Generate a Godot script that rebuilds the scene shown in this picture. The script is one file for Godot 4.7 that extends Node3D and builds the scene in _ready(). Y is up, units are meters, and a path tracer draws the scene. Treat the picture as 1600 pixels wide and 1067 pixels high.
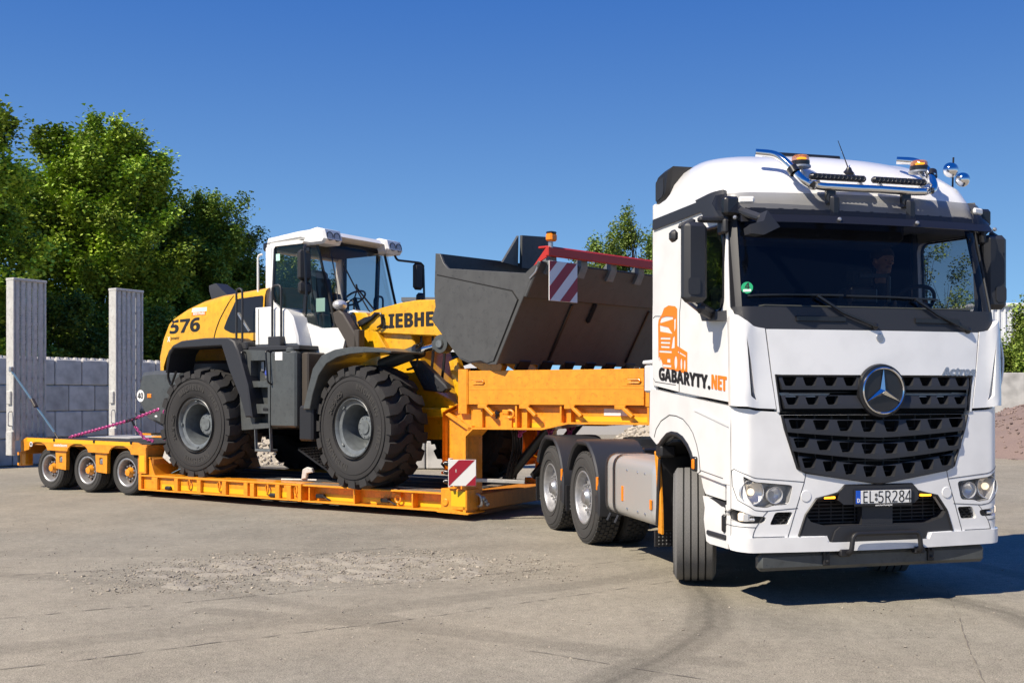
extends Node3D

# ---------------------------------------------------------------- mesh builder
class MB:
	var p := PackedVector3Array()
	var crease := 0.80
	func tri(a: Vector3, b: Vector3, c: Vector3) -> void:
		p.append(a); p.append(b); p.append(c)
	func quad(a: Vector3, b: Vector3, c: Vector3, d: Vector3) -> void:
		p.append(a); p.append(b); p.append(c); p.append(a); p.append(c); p.append(d)
	func _convex(from: int, o: Vector3) -> void:
		for i in range(from, p.size(), 3):
			var n := (p[i + 1] - p[i]).cross(p[i + 2] - p[i])
			if n.dot((p[i] + p[i + 1] + p[i + 2]) / 3.0 - o) < 0.0:
				var s := p[i + 1]; p[i + 1] = p[i + 2]; p[i + 2] = s
	func _volume(from: int) -> void:
		if from >= p.size(): return
		var o := p[from]
		var v := 0.0
		for i in range(from, p.size(), 3):
			v += (p[i] - o).dot((p[i + 1] - o).cross(p[i + 2] - o))
		if v < 0.0:
			for i in range(from, p.size(), 3):
				var s := p[i + 1]; p[i + 1] = p[i + 2]; p[i + 2] = s
	# chamfered box
	func box(c: Vector3, s: Vector3, b := 0.0, bs := Basis()) -> void:
		var from := p.size()
		var h := s * 0.5
		b = minf(b, minf(h.x, minf(h.y, h.z)) * 0.98)
		var P := func(sg: Vector3, ax: int) -> Vector3:
			var v := Vector3(sg.x * (h.x - b), sg.y * (h.y - b), sg.z * (h.z - b))
			v[ax] = sg[ax] * h[ax]
			return c + bs * v
		for ax in 3:
			var u := (ax + 1) % 3
			var w := (ax + 2) % 3
			for sg in [-1.0, 1.0]:
				var q := []
				for k in [[-1, -1], [1, -1], [1, 1], [-1, 1]]:
					var v := Vector3(); v[ax] = sg; v[u] = k[0]; v[w] = k[1]
					q.append(P.call(v, ax))
				quad(q[0], q[1], q[2], q[3])
			if b > 0.0:
				for su in [-1.0, 1.0]:
					for sw in [-1.0, 1.0]:
						var v1 := Vector3(); v1[ax] = 1; v1[u] = su; v1[w] = sw
						var v0 := v1; v0[ax] = -1
						quad(P.call(v1, u), P.call(v1, w), P.call(v0, w), P.call(v0, u))
		if b > 0.0:
			for sx in [-1.0, 1.0]:
				for sy in [-1.0, 1.0]:
					for sz in [-1.0, 1.0]:
						var v := Vector3(sx, sy, sz)
						tri(P.call(v, 0), P.call(v, 1), P.call(v, 2))
		_convex(from, c)
	# box given by two corners
	func bx(x0: float, x1: float, y0: float, y1: float, z0: float, z1: float, b := 0.0) -> void:
		box(Vector3(x0 + x1, y0 + y1, z0 + z1) * 0.5, Vector3(absf(x1 - x0), absf(y1 - y0), absf(z1 - z0)), b)
	# bar with rectangular section from a to b
	func bar(a: Vector3, b: Vector3, w: float, h: float, bev := 0.0, up := Vector3.UP) -> void:
		var d := (b - a)
		var x := d.normalized()
		if absf(x.dot(up)) > 0.98: up = Vector3.RIGHT if absf(x.x) < 0.9 else Vector3.BACK
		var z := x.cross(up).normalized()
		var y := z.cross(x).normalized()
		box((a + b) * 0.5, Vector3(d.length(), h, w), bev, Basis(x, y, z))
	func tube(pts: PackedVector3Array, r: float, n := 10, r_end := -1.0, cap := true) -> void:
		var from := p.size()
		var m := pts.size()
		var rings := []
		var t0 := (pts[1] - pts[0]).normalized()
		var u := t0.cross(Vector3.UP if absf(t0.y) < 0.9 else Vector3.RIGHT).normalized()
		for i in m:
			var t: Vector3
			if i == 0: t = pts[1] - pts[0]
			elif i == m - 1: t = pts[m - 1] - pts[m - 2]
			else: t = (pts[i + 1] - pts[i]).normalized() + (pts[i] - pts[i - 1]).normalized()
			t = t.normalized()
			u = (u - t * u.dot(t)).normalized()
			var w := t.cross(u)
			var k := 1.0
			if i > 0 and i < m - 1:
				k = 1.0 / maxf(0.6, cos(0.5 * (pts[i + 1] - pts[i]).angle_to(pts[i] - pts[i - 1])))
			var rr := r if r_end < 0.0 else lerpf(r, r_end, float(i) / (m - 1))
			var ring := PackedVector3Array()
			for j in n:
				var a := TAU * j / n
				ring.append(pts[i] + (u * cos(a) + w * sin(a)) * rr * k)
			rings.append(ring)
		for i in m - 1:
			for j in n:
				quad(rings[i][j], rings[i][(j + 1) % n], rings[i + 1][(j + 1) % n], rings[i + 1][j])
		if cap:
			for j in range(1, n - 1):
				tri(rings[0][0], rings[0][j + 1], rings[0][j])
				tri(rings[m - 1][0], rings[m - 1][j], rings[m - 1][j + 1])
		_volume(from)
	func rod(a: Vector3, b: Vector3, r: float, n := 14, r2 := -1.0) -> void:
		tube(PackedVector3Array([a, b]), r, n, r2)
	# profile of (radius, height along axis), turned round the axis
	func lathe(prof: Array, o: Vector3, axis: Vector3, n := 32, a0 := 0.0, a1 := TAU) -> void:
		var from := p.size()
		var z := axis.normalized()
		var x := z.cross(Vector3.UP if absf(z.y) < 0.9 else Vector3.RIGHT).normalized()
		var y := z.cross(x)
		var prev := PackedVector3Array()
		for i in n + 1:
			var a := a0 + (a1 - a0) * i / n
			var dir := x * cos(a) + y * sin(a)
			var cur := PackedVector3Array()
			for q in prof: cur.append(o + dir * q.x + z * q.y)
			if i > 0:
				for k in prof.size() - 1:
					if prof[k].x > 1e-6: tri(prev[k], cur[k], cur[k + 1])
					if prof[k + 1].x > 1e-6: tri(prev[k], cur[k + 1], prev[k + 1])
			prev = cur
		_volume(from)
	func grid(rows: Array) -> void:
		for i in rows.size() - 1:
			for j in rows[i].size() - 1:
				quad(rows[i][j], rows[i][j + 1], rows[i + 1][j + 1], rows[i + 1][j])
	# closed loft through rings of equal size
	func loft(rings: Array, cap := true) -> void:
		var from := p.size()
		var n: int = rings[0].size()
		for i in rings.size() - 1:
			for j in n:
				quad(rings[i][j], rings[i][(j + 1) % n], rings[i + 1][(j + 1) % n], rings[i + 1][j])
		if cap:
			for e in [0, rings.size() - 1]:
				var c := Vector3()
				for q in rings[e]: c += q
				c /= n
				for j in n:
					if e == 0: tri(c, rings[e][(j + 1) % n], rings[e][j])
					else: tri(c, rings[e][j], rings[e][(j + 1) % n])
		_volume(from)
	static func inset(poly: PackedVector2Array, d: float) -> PackedVector2Array:
		var out := PackedVector2Array()
		var n := poly.size()
		var s := 1.0
		var ar := 0.0
		for i in n: ar += poly[i].cross(poly[(i + 1) % n])
		if ar < 0.0: s = -1.0
		for i in n:
			var e0 := (poly[i] - poly[(i + n - 1) % n]).normalized()
			var e1 := (poly[(i + 1) % n] - poly[i]).normalized()
			var n0 := Vector2(-e0.y, e0.x) * s
			var n1 := Vector2(-e1.y, e1.x) * s
			var m := (n0 + n1)
			var l := m.length_squared()
			out.append(poly[i] + (m * (2.0 / l) * d if l > 0.3 else n0 * d))
		return out
	# polygon in the plane (o, ex, ey) pushed out by depth along ex x ey, with a chamfer on the far face
	func prism(poly: PackedVector2Array, o: Vector3, ex: Vector3, ey: Vector3, depth: float, bev := 0.0, back_bev := false) -> void:
		var from := p.size()
		var ez := ex.cross(ey).normalized()
		var n := poly.size()
		var layers := []
		while bev > 0.001 and Geometry2D.triangulate_polygon(inset(poly, bev)).is_empty(): bev *= 0.5
		if bev <= 0.001: bev = 0.0
		var small := inset(poly, bev) if bev > 0.0 else poly
		if back_bev and bev > 0.0: layers = [[small, 0.0], [poly, bev * signf(depth)], [poly, depth - bev * signf(depth)], [small, depth]]
		elif bev > 0.0: layers = [[poly, 0.0], [poly, depth - bev * signf(depth)], [small, depth]]
		else: layers = [[poly, 0.0], [poly, depth]]
		var at := func(q: Vector2, h: float) -> Vector3: return o + ex * q.x + ey * q.y + ez * h
		for l in layers.size() - 1:
			var A: PackedVector2Array = layers[l][0]
			var B: PackedVector2Array = layers[l + 1][0]
			for i in n:
				var j := (i + 1) % n
				quad(at.call(A[i], layers[l][1]), at.call(A[j], layers[l][1]), at.call(B[j], layers[l + 1][1]), at.call(B[i], layers[l + 1][1]))
		var ar := 0.0
		for i in n: ar += poly[i].cross(poly[(i + 1) % n])
		for e in [0, layers.size() - 1]:
			var P: PackedVector2Array = layers[e][0]
			var idx := Geometry2D.triangulate_polygon(P)
			for k in range(0, idx.size(), 3):
				var a: Vector3 = at.call(P[idx[k]], layers[e][1])
				var b: Vector3 = at.call(P[idx[k + 1]], layers[e][1])
				var c: Vector3 = at.call(P[idx[k + 2]], layers[e][1])
				# caps must run the same way round as the sides
				var up := (b - a).cross(c - a).dot(ez)
				var want := (1.0 if e > 0 else -1.0) * signf(ar)
				if up * want < 0.0: tri(a, c, b)
				else: tri(a, b, c)
		_volume(from)
	func sphere(c: Vector3, r: Vector3, n := 14, bs := Basis()) -> void:
		var from := p.size()
		var m := n / 2 + 1
		for i in m:
			var a0 := PI * i / m
			var a1 := PI * (i + 1) / m
			for j in n:
				var b0 := TAU * j / n
				var b1 := TAU * (j + 1) / n
				var f := func(a: float, b: float) -> Vector3: return c + bs * (r * Vector3(sin(a) * cos(b), cos(a), sin(a) * sin(b)))
				if i > 0: tri(f.call(a0, b0), f.call(a1, b0), f.call(a0, b1))
				if i < m - 1: tri(f.call(a0, b1), f.call(a1, b0), f.call(a1, b1))
		_convex(from, c)
	# a polygon in a surface's own coordinates laid on the surface f(uv, offset), with turned-down edges
	func panel(poly: PackedVector2Array, holes: Array, f: Callable, cell: Vector2, o1: float, o0: float, rim := true) -> void:
		var lo := poly[0]
		var hi := poly[0]
		for q in poly:
			lo = lo.min(q); hi = hi.max(q)
		var nu := maxi(1, ceili((hi.x - lo.x) / cell.x))
		var nv := maxi(1, ceili((hi.y - lo.y) / cell.y))
		var du := (hi.x - lo.x) / nu
		var dv := (hi.y - lo.y) / nv
		for i in nu:
			for j in nv:
				var a := Vector2(lo.x + du * i, lo.y + dv * j)
				var rect := PackedVector2Array([a, a + Vector2(du, 0), a + Vector2(du, dv), a + Vector2(0, dv)])
				var todo: Array = Geometry2D.intersect_polygons(poly, rect)
				for h: PackedVector2Array in holes:
					var left := []
					for q in todo:
						for c: PackedVector2Array in Geometry2D.clip_polygons(q, h):
							left.append(c)
					todo = left
				for q: PackedVector2Array in todo:
					if q.size() < 3 or Geometry2D.is_polygon_clockwise(q): continue
					var idx := Geometry2D.triangulate_polygon(q)
					for k in range(0, idx.size(), 3):
						tri(f.call(q[idx[k]], o1), f.call(q[idx[k + 1]], o1), f.call(q[idx[k + 2]], o1))
		if rim:
			for ring in [poly] + holes:
				for i in ring.size():
					var a: Vector2 = ring[i]
					var b: Vector2 = ring[(i + 1) % ring.size()]
					var k := maxi(1, ceili(maxf(absf(b.x - a.x) / cell.x, absf(b.y - a.y) / cell.y)))
					for s in k:
						var q0 := a.lerp(b, float(s) / k)
						var q1 := a.lerp(b, float(s + 1) / k)
						quad(f.call(q0, o0), f.call(q1, o0), f.call(q1, o1), f.call(q0, o1))
	func add(o: MB, x := Transform3D()) -> void:
		for q in o.p: p.append(x * q)
	func mesh(m: Material = null, into: ArrayMesh = null) -> ArrayMesh:
		var n := p.size()
		var nf := n / 3
		var fn := PackedVector3Array(); fn.resize(nf)
		var un := PackedVector3Array(); un.resize(nf)
		var at := {}
		var keys := []
		keys.resize(n)
		for i in nf:
			var a := p[i * 3]
			var v := (p[i * 3 + 1] - a).cross(p[i * 3 + 2] - a)
			fn[i] = v
			un[i] = v.normalized()
			for k in 3:
				var key := Vector3i((p[i * 3 + k] * 8000.0).round())
				keys[i * 3 + k] = key
				if at.has(key): at[key].append(i)
				else: at[key] = [i]
		var vs := PackedVector3Array(); vs.resize(n)
		var ns := PackedVector3Array(); ns.resize(n)
		for i in nf:
			for k in 3:
				var s := Vector3()
				for g in at[keys[i * 3 + k]]:
					if un[g].dot(un[i]) > crease: s += fn[g]
				if s.length_squared() < 1e-20: s = un[i] if un[i].length_squared() > 0.5 else Vector3.UP
				var d := i * 3 + (0 if k == 0 else 3 - k)
				vs[d] = p[i * 3 + k]
				ns[d] = s.normalized()
		var arr := []
		arr.resize(Mesh.ARRAY_MAX)
		arr[Mesh.ARRAY_VERTEX] = vs
		arr[Mesh.ARRAY_NORMAL] = ns
		var am := into if into else ArrayMesh.new()
		am.add_surface_from_arrays(Mesh.PRIMITIVE_TRIANGLES, arr)
		if m: am.surface_set_material(am.get_surface_count() - 1, m)
		return am

# ---------------------------------------------------------------- naming
var taken := {}
func numbered(called: String, parent: Node) -> String:
	var key := str(parent.get_instance_id()) + called
	taken[key] = taken.get(key, -1) + 1
	return called if taken[key] == 0 else "%s_%03d" % [called, taken[key]]

func put(o: Node3D, called: String, parent: Node) -> void:
	o.name = numbered(called, parent)
	parent.add_child(o, true)

func part(called: String, b: MB, m: Material, parent: Node, at := Vector3.ZERO) -> MeshInstance3D:
	var o := MeshInstance3D.new()
	o.mesh = b.mesh(m)
	o.position = at
	put(o, called, parent)
	return o

func shared(called: String, mesh: Mesh, parent: Node, x: Transform3D) -> MeshInstance3D:
	var o := MeshInstance3D.new()
	o.mesh = mesh
	o.transform = x
	put(o, called, parent)
	return o

func thing(called: String, label: String, category: String, at: Vector3, turn := 0.0, group := "") -> Node3D:
	var o := Node3D.new()
	put(o, called, self)
	o.position = at
	o.rotation.y = turn
	tag(o, label, category, group)
	return o

func tag(o: Node3D, label: String, category: String, group := "") -> void:
	o.set_meta("label", label)
	o.set_meta("category", category)
	if group: o.set_meta("group", group)

func group_node(called: String, parent: Node, at := Vector3.ZERO, bs := Basis()) -> Node3D:
	var o := Node3D.new()
	o.transform = Transform3D(bs, at)
	put(o, called, parent)
	return o

func V2(a: Array) -> PackedVector2Array:
	var r := PackedVector2Array()
	for i in range(0, a.size(), 2): r.append(Vector2(a[i], a[i + 1]))
	return r
func V3(a: Array) -> PackedVector3Array:
	var r := PackedVector3Array()
	for i in range(0, a.size(), 3): r.append(Vector3(a[i], a[i + 1], a[i + 2]))
	return r

# polyline with its corners rounded
func rounded(pts: PackedVector3Array, r: float, n := 5) -> PackedVector3Array:
	var out := PackedVector3Array([pts[0]])
	for i in range(1, pts.size() - 1):
		var a := pts[i] + (pts[i - 1] - pts[i]).limit_length(r)
		var b := pts[i] + (pts[i + 1] - pts[i]).limit_length(r)
		for k in n + 1:
			var t := float(k) / n
			out.append(a.lerp(pts[i], t).lerp(pts[i].lerp(b, t), t))
	out.append(pts[pts.size() - 1])
	return out
func round2(pts: PackedVector2Array, r: float, n := 4) -> PackedVector2Array:
	var out := PackedVector2Array()
	var m := pts.size()
	for i in m:
		var a := pts[i] + (pts[(i + m - 1) % m] - pts[i]).limit_length(minf(r, pts[i].distance_to(pts[(i + m - 1) % m]) * 0.49))
		var b := pts[i] + (pts[(i + 1) % m] - pts[i]).limit_length(minf(r, pts[i].distance_to(pts[(i + 1) % m]) * 0.49))
		for k in n + 1:
			var t := float(k) / n
			out.append(a.lerp(pts[i], t).lerp(pts[i].lerp(b, t), t))
	return out
func rect2(x0: float, y0: float, x1: float, y1: float) -> PackedVector2Array:
	return PackedVector2Array([Vector2(x0, y0), Vector2(x1, y0), Vector2(x1, y1), Vector2(x0, y1)])
func circle2(c: Vector2, r: float, n := 24, ry := -1.0) -> PackedVector2Array:
	var o := PackedVector2Array()
	for i in n: o.append(c + Vector2(cos(TAU * i / n) * r, sin(TAU * i / n) * (r if ry < 0.0 else ry)))
	return o

# lettering whose vertices are laid by f(Vector3) -> Vector3; the text is h tall and centred on (0, 0) unless align says otherwise
var fonts := {}
func letters(b: MB, text: String, h: float, f: Callable, depth := 0.004, face := "Droid Sans", weight := 700, align := HORIZONTAL_ALIGNMENT_CENTER, stretch := 1.0, fit := 0.0, heavy := 0.0) -> void:
	var key := face + str(weight)
	if not fonts.has(key):
		var sf := SystemFont.new()
		sf.font_names = PackedStringArray([face])
		sf.font_weight = weight
		fonts[key] = sf
	var t := TextMesh.new()
	t.font = fonts[key]
	t.text = text
	t.font_size = 64
	t.pixel_size = h / 46.0
	t.depth = depth
	t.curve_step = 2.0
	t.horizontal_alignment = align
	t.vertical_alignment = VERTICAL_ALIGNMENT_CENTER
	var pts := PackedVector3Array()
	for s in t.get_surface_count():
		var arr := t.surface_get_arrays(s)
		var vs: PackedVector3Array = arr[Mesh.ARRAY_VERTEX]
		var ix = arr[Mesh.ARRAY_INDEX]
		if ix == null or ix.is_empty(): pts.append_array(vs)
		else:
			for i in ix: pts.append(vs[i])
	var lo := INF
	var hi := -INF
	for q in pts:
		lo = minf(lo, q.x); hi = maxf(hi, q.x)
	if fit > 0.0: stretch = fit / maxf(1e-6, hi - lo)
	# a heavier face: the same letters again, each copy shifted a little and a hair deeper
	var shifts := [Vector3.ZERO]
	if heavy > 0.0: shifts = [Vector3(-heavy, 0, 0), Vector3(heavy, 0, 0.0002), Vector3(0, -heavy * 0.7, 0.0004), Vector3(0, heavy * 0.7, 0.0006), Vector3(0, 0, 0.0008)]
	for sh in shifts:
		for i in range(0, pts.size(), 3):
			b.tri(f.call(pts[i] * Vector3(stretch, 1, 1) + sh), f.call(pts[i + 2] * Vector3(stretch, 1, 1) + sh), f.call(pts[i + 1] * Vector3(stretch, 1, 1) + sh))

# ---------------------------------------------------------------- materials
var M := {}
var grain: ImageTexture
var blotch: ImageTexture
var grain_n: ImageTexture
var scuff: ImageTexture
var film: ImageTexture
func noise_image(size: int, freq: float, oct: int, lo: float, hi: float, sd: int, kind := FastNoiseLite.TYPE_SIMPLEX_SMOOTH) -> Image:
	var n := FastNoiseLite.new()
	n.seed = sd
	n.noise_type = kind
	n.frequency = freq
	n.fractal_octaves = oct
	var im := n.get_seamless_image(size, size)
	im.convert(Image.FORMAT_L8)
	var d := im.get_data()
	for i in d.size(): d[i] = int(clampf(lerpf(lo, hi, d[i] / 255.0), 0, 1) * 255.0)
	return Image.create_from_data(size, size, false, Image.FORMAT_L8, d)

func lin(r: float, g: float, b: float, a := 1.0) -> Color:
	var c := Color(r, g, b).linear_to_srgb()
	c.a = a
	return c
func mat(key: String, c: Color, rough: float, metal := 0.0, tex := 0, scale := 1.0, coat := 0.0) -> StandardMaterial3D:
	var m := StandardMaterial3D.new()
	m.resource_name = key
	m.albedo_color = c
	m.roughness = rough
	m.metallic = metal
	if tex > 0:
		m.albedo_texture = blotch if tex == 1 else scuff if tex == 4 else film if tex == 5 else grain
		m.uv1_triplanar = true
		m.uv1_scale = Vector3.ONE * scale
	if tex == 3:
		m.normal_enabled = true
		m.normal_texture = grain_n
		m.normal_scale = 0.5 if coat == 0.0 else 0.0
	if coat > 0.0:
		m.clearcoat_enabled = true
		m.clearcoat = coat
		m.clearcoat_roughness = 0.06
	M[key] = m
	return m
func glass(key: String, c: Color, alpha: float, rough := 0.02) -> StandardMaterial3D:
	var m := StandardMaterial3D.new()
	m.resource_name = key
	m.albedo_color = Color(c.r, c.g, c.b, alpha)
	m.transparency = BaseMaterial3D.TRANSPARENCY_ALPHA
	m.roughness = rough
	m.metallic_specular = 0.36
	M[key] = m
	return m
func glow(key: String, c: Color, e: float) -> StandardMaterial3D:
	var m := mat(key, c, 0.3)
	m.emission_enabled = true
	m.emission = c
	m.emission_energy_multiplier = e
	return m

func make_materials() -> void:
	grain = ImageTexture.create_from_image(noise_image(256, 0.09, 4, 0.84, 1.06, 5))
	blotch = ImageTexture.create_from_image(noise_image(256, 0.02, 5, 0.80, 1.10, 8))
	var b := noise_image(256, 0.12, 3, 0.0, 1.0, 9)
	b.convert(Image.FORMAT_RGBA8)
	b.bump_map_to_normal_map(3.0)
	grain_n = ImageTexture.create_from_image(b)
	film = ImageTexture.create_from_image(noise_image(256, 0.025, 5, 0.955, 1.03, 71))
	# worn paint: faint runs of dirt, rubbed patches, and small chips down to the primer
	var c1 := noise_image(512, 0.012, 4, 0.0, 1.0, 61).get_data()
	var c2 := noise_image(512, 0.11, 2, 0.0, 1.0, 62).get_data()
	var c3 := noise_image(512, 0.03, 3, 0.0, 1.0, 63).get_data()
	var sd := PackedByteArray(); sd.resize(512 * 512 * 3)
	for y in 512:
		for x in 512:
			var i := y * 512 + x
			var v := 0.97 + (c1[i] / 255.0 - 0.5) * 0.12 + (c3[x + ((y / 9) % 512) * 512] / 255.0 - 0.5) * 0.07
			var chip := c2[i] > 216 and c3[i] > 132
			var rub := clampf((c3[i] - 176) / 40.0, 0, 1) * 0.10
			v -= rub
			if chip: v *= 0.42
			sd[i * 3] = int(clampf(v, 0, 1) * 255)
			sd[i * 3 + 1] = int(clampf(v * (0.985 if not chip else 1.2), 0, 1) * 255)
			sd[i * 3 + 2] = int(clampf(v * (0.96 if not chip else 1.6), 0, 1) * 255)
	scuff = ImageTexture.create_from_image(Image.create_from_data(512, 512, false, Image.FORMAT_RGB8, sd))
	mat("white_paint", lin(0.76, 0.76, 0.755), 0.30, 0, 5, 0.35, 0.7)
	mat("cab_white", lin(0.72, 0.72, 0.70), 0.35, 0, 5, 0.4, 0.5)
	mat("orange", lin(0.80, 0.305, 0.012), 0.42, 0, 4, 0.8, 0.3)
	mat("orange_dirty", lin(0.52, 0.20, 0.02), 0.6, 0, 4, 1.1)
	mat("tape", lin(0.66, 0.42, 0.010), 0.35)
	mat("loader_yellow", lin(0.76, 0.40, 0.010), 0.35, 0, 4, 0.5, 0.5)
	mat("loader_grey", lin(0.064, 0.072, 0.076), 0.45, 0, 4, 0.6, 0.2)
	mat("bucket_grey", lin(0.068, 0.071, 0.074), 0.55, 0, 4, 0.5)
	mat("plastic_black", lin(0.012, 0.012, 0.014), 0.5)
	mat("plastic_grey", lin(0.021, 0.022, 0.026), 0.5)
	mat("trim_dark", lin(0.012, 0.012, 0.014), 0.3)
	mat("rubber", lin(0.024, 0.023, 0.0235), 0.8, 0, 3, 2.0)
	mat("rubber_dusty", lin(0.046, 0.044, 0.042), 0.9, 0, 3, 3.0)
	mat("rubber_tread", lin(0.165, 0.162, 0.158), 0.95, 0, 3, 3.0)
	mat("rim_grey", lin(0.135, 0.150, 0.158), 0.4, 0, 1, 1.5, 0.2)
	mat("rim_brown", lin(0.12, 0.09, 0.075), 0.6, 0, 2, 2.0)
	mat("brown_cover", lin(0.055, 0.045, 0.036), 0.5)
	mat("rim_silver", lin(0.44, 0.44, 0.45), 0.42, 0.6, 1, 2.0)
	mat("chrome", lin(0.75, 0.76, 0.78), 0.08, 1.0)
	mat("steel", lin(0.45, 0.46, 0.48), 0.4, 0.8, 2, 2.0)
	mat("galvanised", lin(0.58, 0.585, 0.58), 0.5, 0.2, 4, 0.9)
	mat("tank_metal", lin(0.58, 0.57, 0.55), 0.36, 0.55)
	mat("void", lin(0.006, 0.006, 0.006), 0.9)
	mat("interior", lin(0.012, 0.012, 0.013), 0.85)
	mat("deck_dark", lin(0.035, 0.034, 0.035), 0.85, 0, 3, 1.0)
	mat("deck_wood", lin(0.20, 0.15, 0.11), 0.85, 0, 3, 0.8)
	mat("black_print", lin(0.008, 0.008, 0.009), 0.5)
	mat("orange_print", lin(0.85, 0.20, 0.012), 0.45)
	mat("white_print", lin(0.75, 0.75, 0.75), 0.5)
	mat("grey_print", lin(0.10, 0.10, 0.10), 0.6)
	mat("red_paint", lin(0.42, 0.022, 0.014), 0.45)
	mat("red_print", lin(0.30, 0.008, 0.022), 0.4)
	mat("plate_white", lin(0.72, 0.72, 0.70), 0.4)
	mat("eu_blue", lin(0.006, 0.08, 0.50), 0.4)
	mat("pink_chain", lin(0.42, 0.06, 0.22), 0.45, 0.3)
	mat("strap_blue", lin(0.20, 0.34, 0.42), 0.8)
	mat("seat_cloth", lin(0.05, 0.055, 0.06), 0.9)
	mat("seat_white", lin(0.30, 0.31, 0.31), 0.7)
	mat("blue_cap", lin(0.01, 0.04, 0.35), 0.35)
	mat("yellow_sign", lin(0.75, 0.50, 0.01), 0.4)
	mat("green_badge", lin(0.01, 0.33, 0.14), 0.4)
	mat("mint_sticker", lin(0.45, 0.72, 0.62), 0.5)
	mat("lamp_body", lin(0.10, 0.10, 0.105), 0.3)
	mat("amber", lin(0.80, 0.22, 0.01), 0.15)
	mat("reflector", lin(0.66, 0.66, 0.66), 0.25, 0.5)
	mat("cream", lin(0.32, 0.33, 0.26), 0.8)
	mat("skin", lin(0.38, 0.22, 0.15), 0.6)
	mat("hair", lin(0.05, 0.035, 0.025), 0.8)
	mat("shirt", lin(0.02, 0.025, 0.035), 0.9)
	glow("amber_lit", lin(1.0, 0.36, 0.02), 2.0)
	glow("headlamp_lit", lin(1.0, 0.80, 0.56), 0.75)
	mat("lamp_chrome", lin(0.34, 0.34, 0.345), 0.28, 0.3)
	mat("lens_grey", lin(0.42, 0.43, 0.44), 0.12)
	glass("windscreen", lin(0.002, 0.003, 0.006), 0.58)
	glass("side_glass", lin(0.004, 0.008, 0.008), 0.28)
	glass("cab_glass", lin(0.01, 0.03, 0.035), 0.30)
	glass("clear_glass", lin(0.9, 0.9, 0.9), 0.03)
	glass("visor_glass", lin(0.010, 0.011, 0.012), 0.58)
	glass("amber_glass", lin(0.45, 0.14, 0.01), 0.5, 0.1)

func _ready() -> void:
	# the camera: a 37 mm view at eye level, its lens shifted up a little
	var cam := Camera3D.new()
	cam.name = "camera"
	cam.projection = Camera3D.PROJECTION_FRUSTUM
	cam.near = 0.1
	cam.far = 900.0
	cam.size = 0.1 * 1067.0 / 1650.0
	cam.frustum_offset = Vector2(0, 0.1 * 81.5 / 1650.0)
	cam.position = Vector3(0, 1.75, 0)
	add_child(cam)
	cam.current = true
	# the sky
	var sm := ProceduralSkyMaterial.new()
	sm.sky_top_color = Color(0.045, 0.285, 0.60)
	sm.sky_horizon_color = Color(0.545, 0.735, 0.87)
	sm.sky_curve = 0.13
	sm.sky_energy_multiplier = 1.0
	sm.ground_bottom_color = Color(0.36, 0.33, 0.30)
	sm.ground_horizon_color = Color(0.52, 0.56, 0.60)
	sm.sun_angle_max = 1.0
	var sky := Sky.new()
	sky.sky_material = sm
	var env := Environment.new()
	env.background_mode = Environment.BG_SKY
	env.sky = sky
	env.background_energy_multiplier = 1.0
	env.ambient_light_source = Environment.AMBIENT_SOURCE_SKY
	env.tonemap_mode = Environment.TONE_MAPPER_LINEAR
	env.tonemap_exposure = 1.45
	env.sdfgi_enabled = true
	env.ssao_enabled = true
	env.ssil_enabled = true
	var we := WorldEnvironment.new()
	we.environment = env
	we.name = "world_environment"
	add_child(we)
	# the sun, high to the left and a little behind the camera
	var sun := DirectionalLight3D.new()
	sun.name = "sun"
	sun.light_color = Color(1.0, 0.955, 0.88)
	sun.light_energy = 1.6
	sun.light_angular_distance = 0.5
	sun.shadow_enabled = true
	add_child(sun)
	var el := deg_to_rad(46.0)
	var travel := Vector3(0.77 * cos(el), -sin(el), -0.64 * cos(el))
	sun.look_at_from_position(Vector3.ZERO, travel, Vector3.UP)
	make_materials()
	build_ground()
	build_walls()
	build_piles()
	build_trees()
	build_trailer()
	build_loader()
	build_tractor()
	build_lashing()

# ---------------------------------------------------------------- ground
func seg_dist(p: Vector2, a: Vector2, b: Vector2) -> float:
	var ab := b - a
	var t := clampf((p - a).dot(ab) / ab.length_squared(), 0, 1)
	return p.distance_to(a + ab * t)

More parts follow.
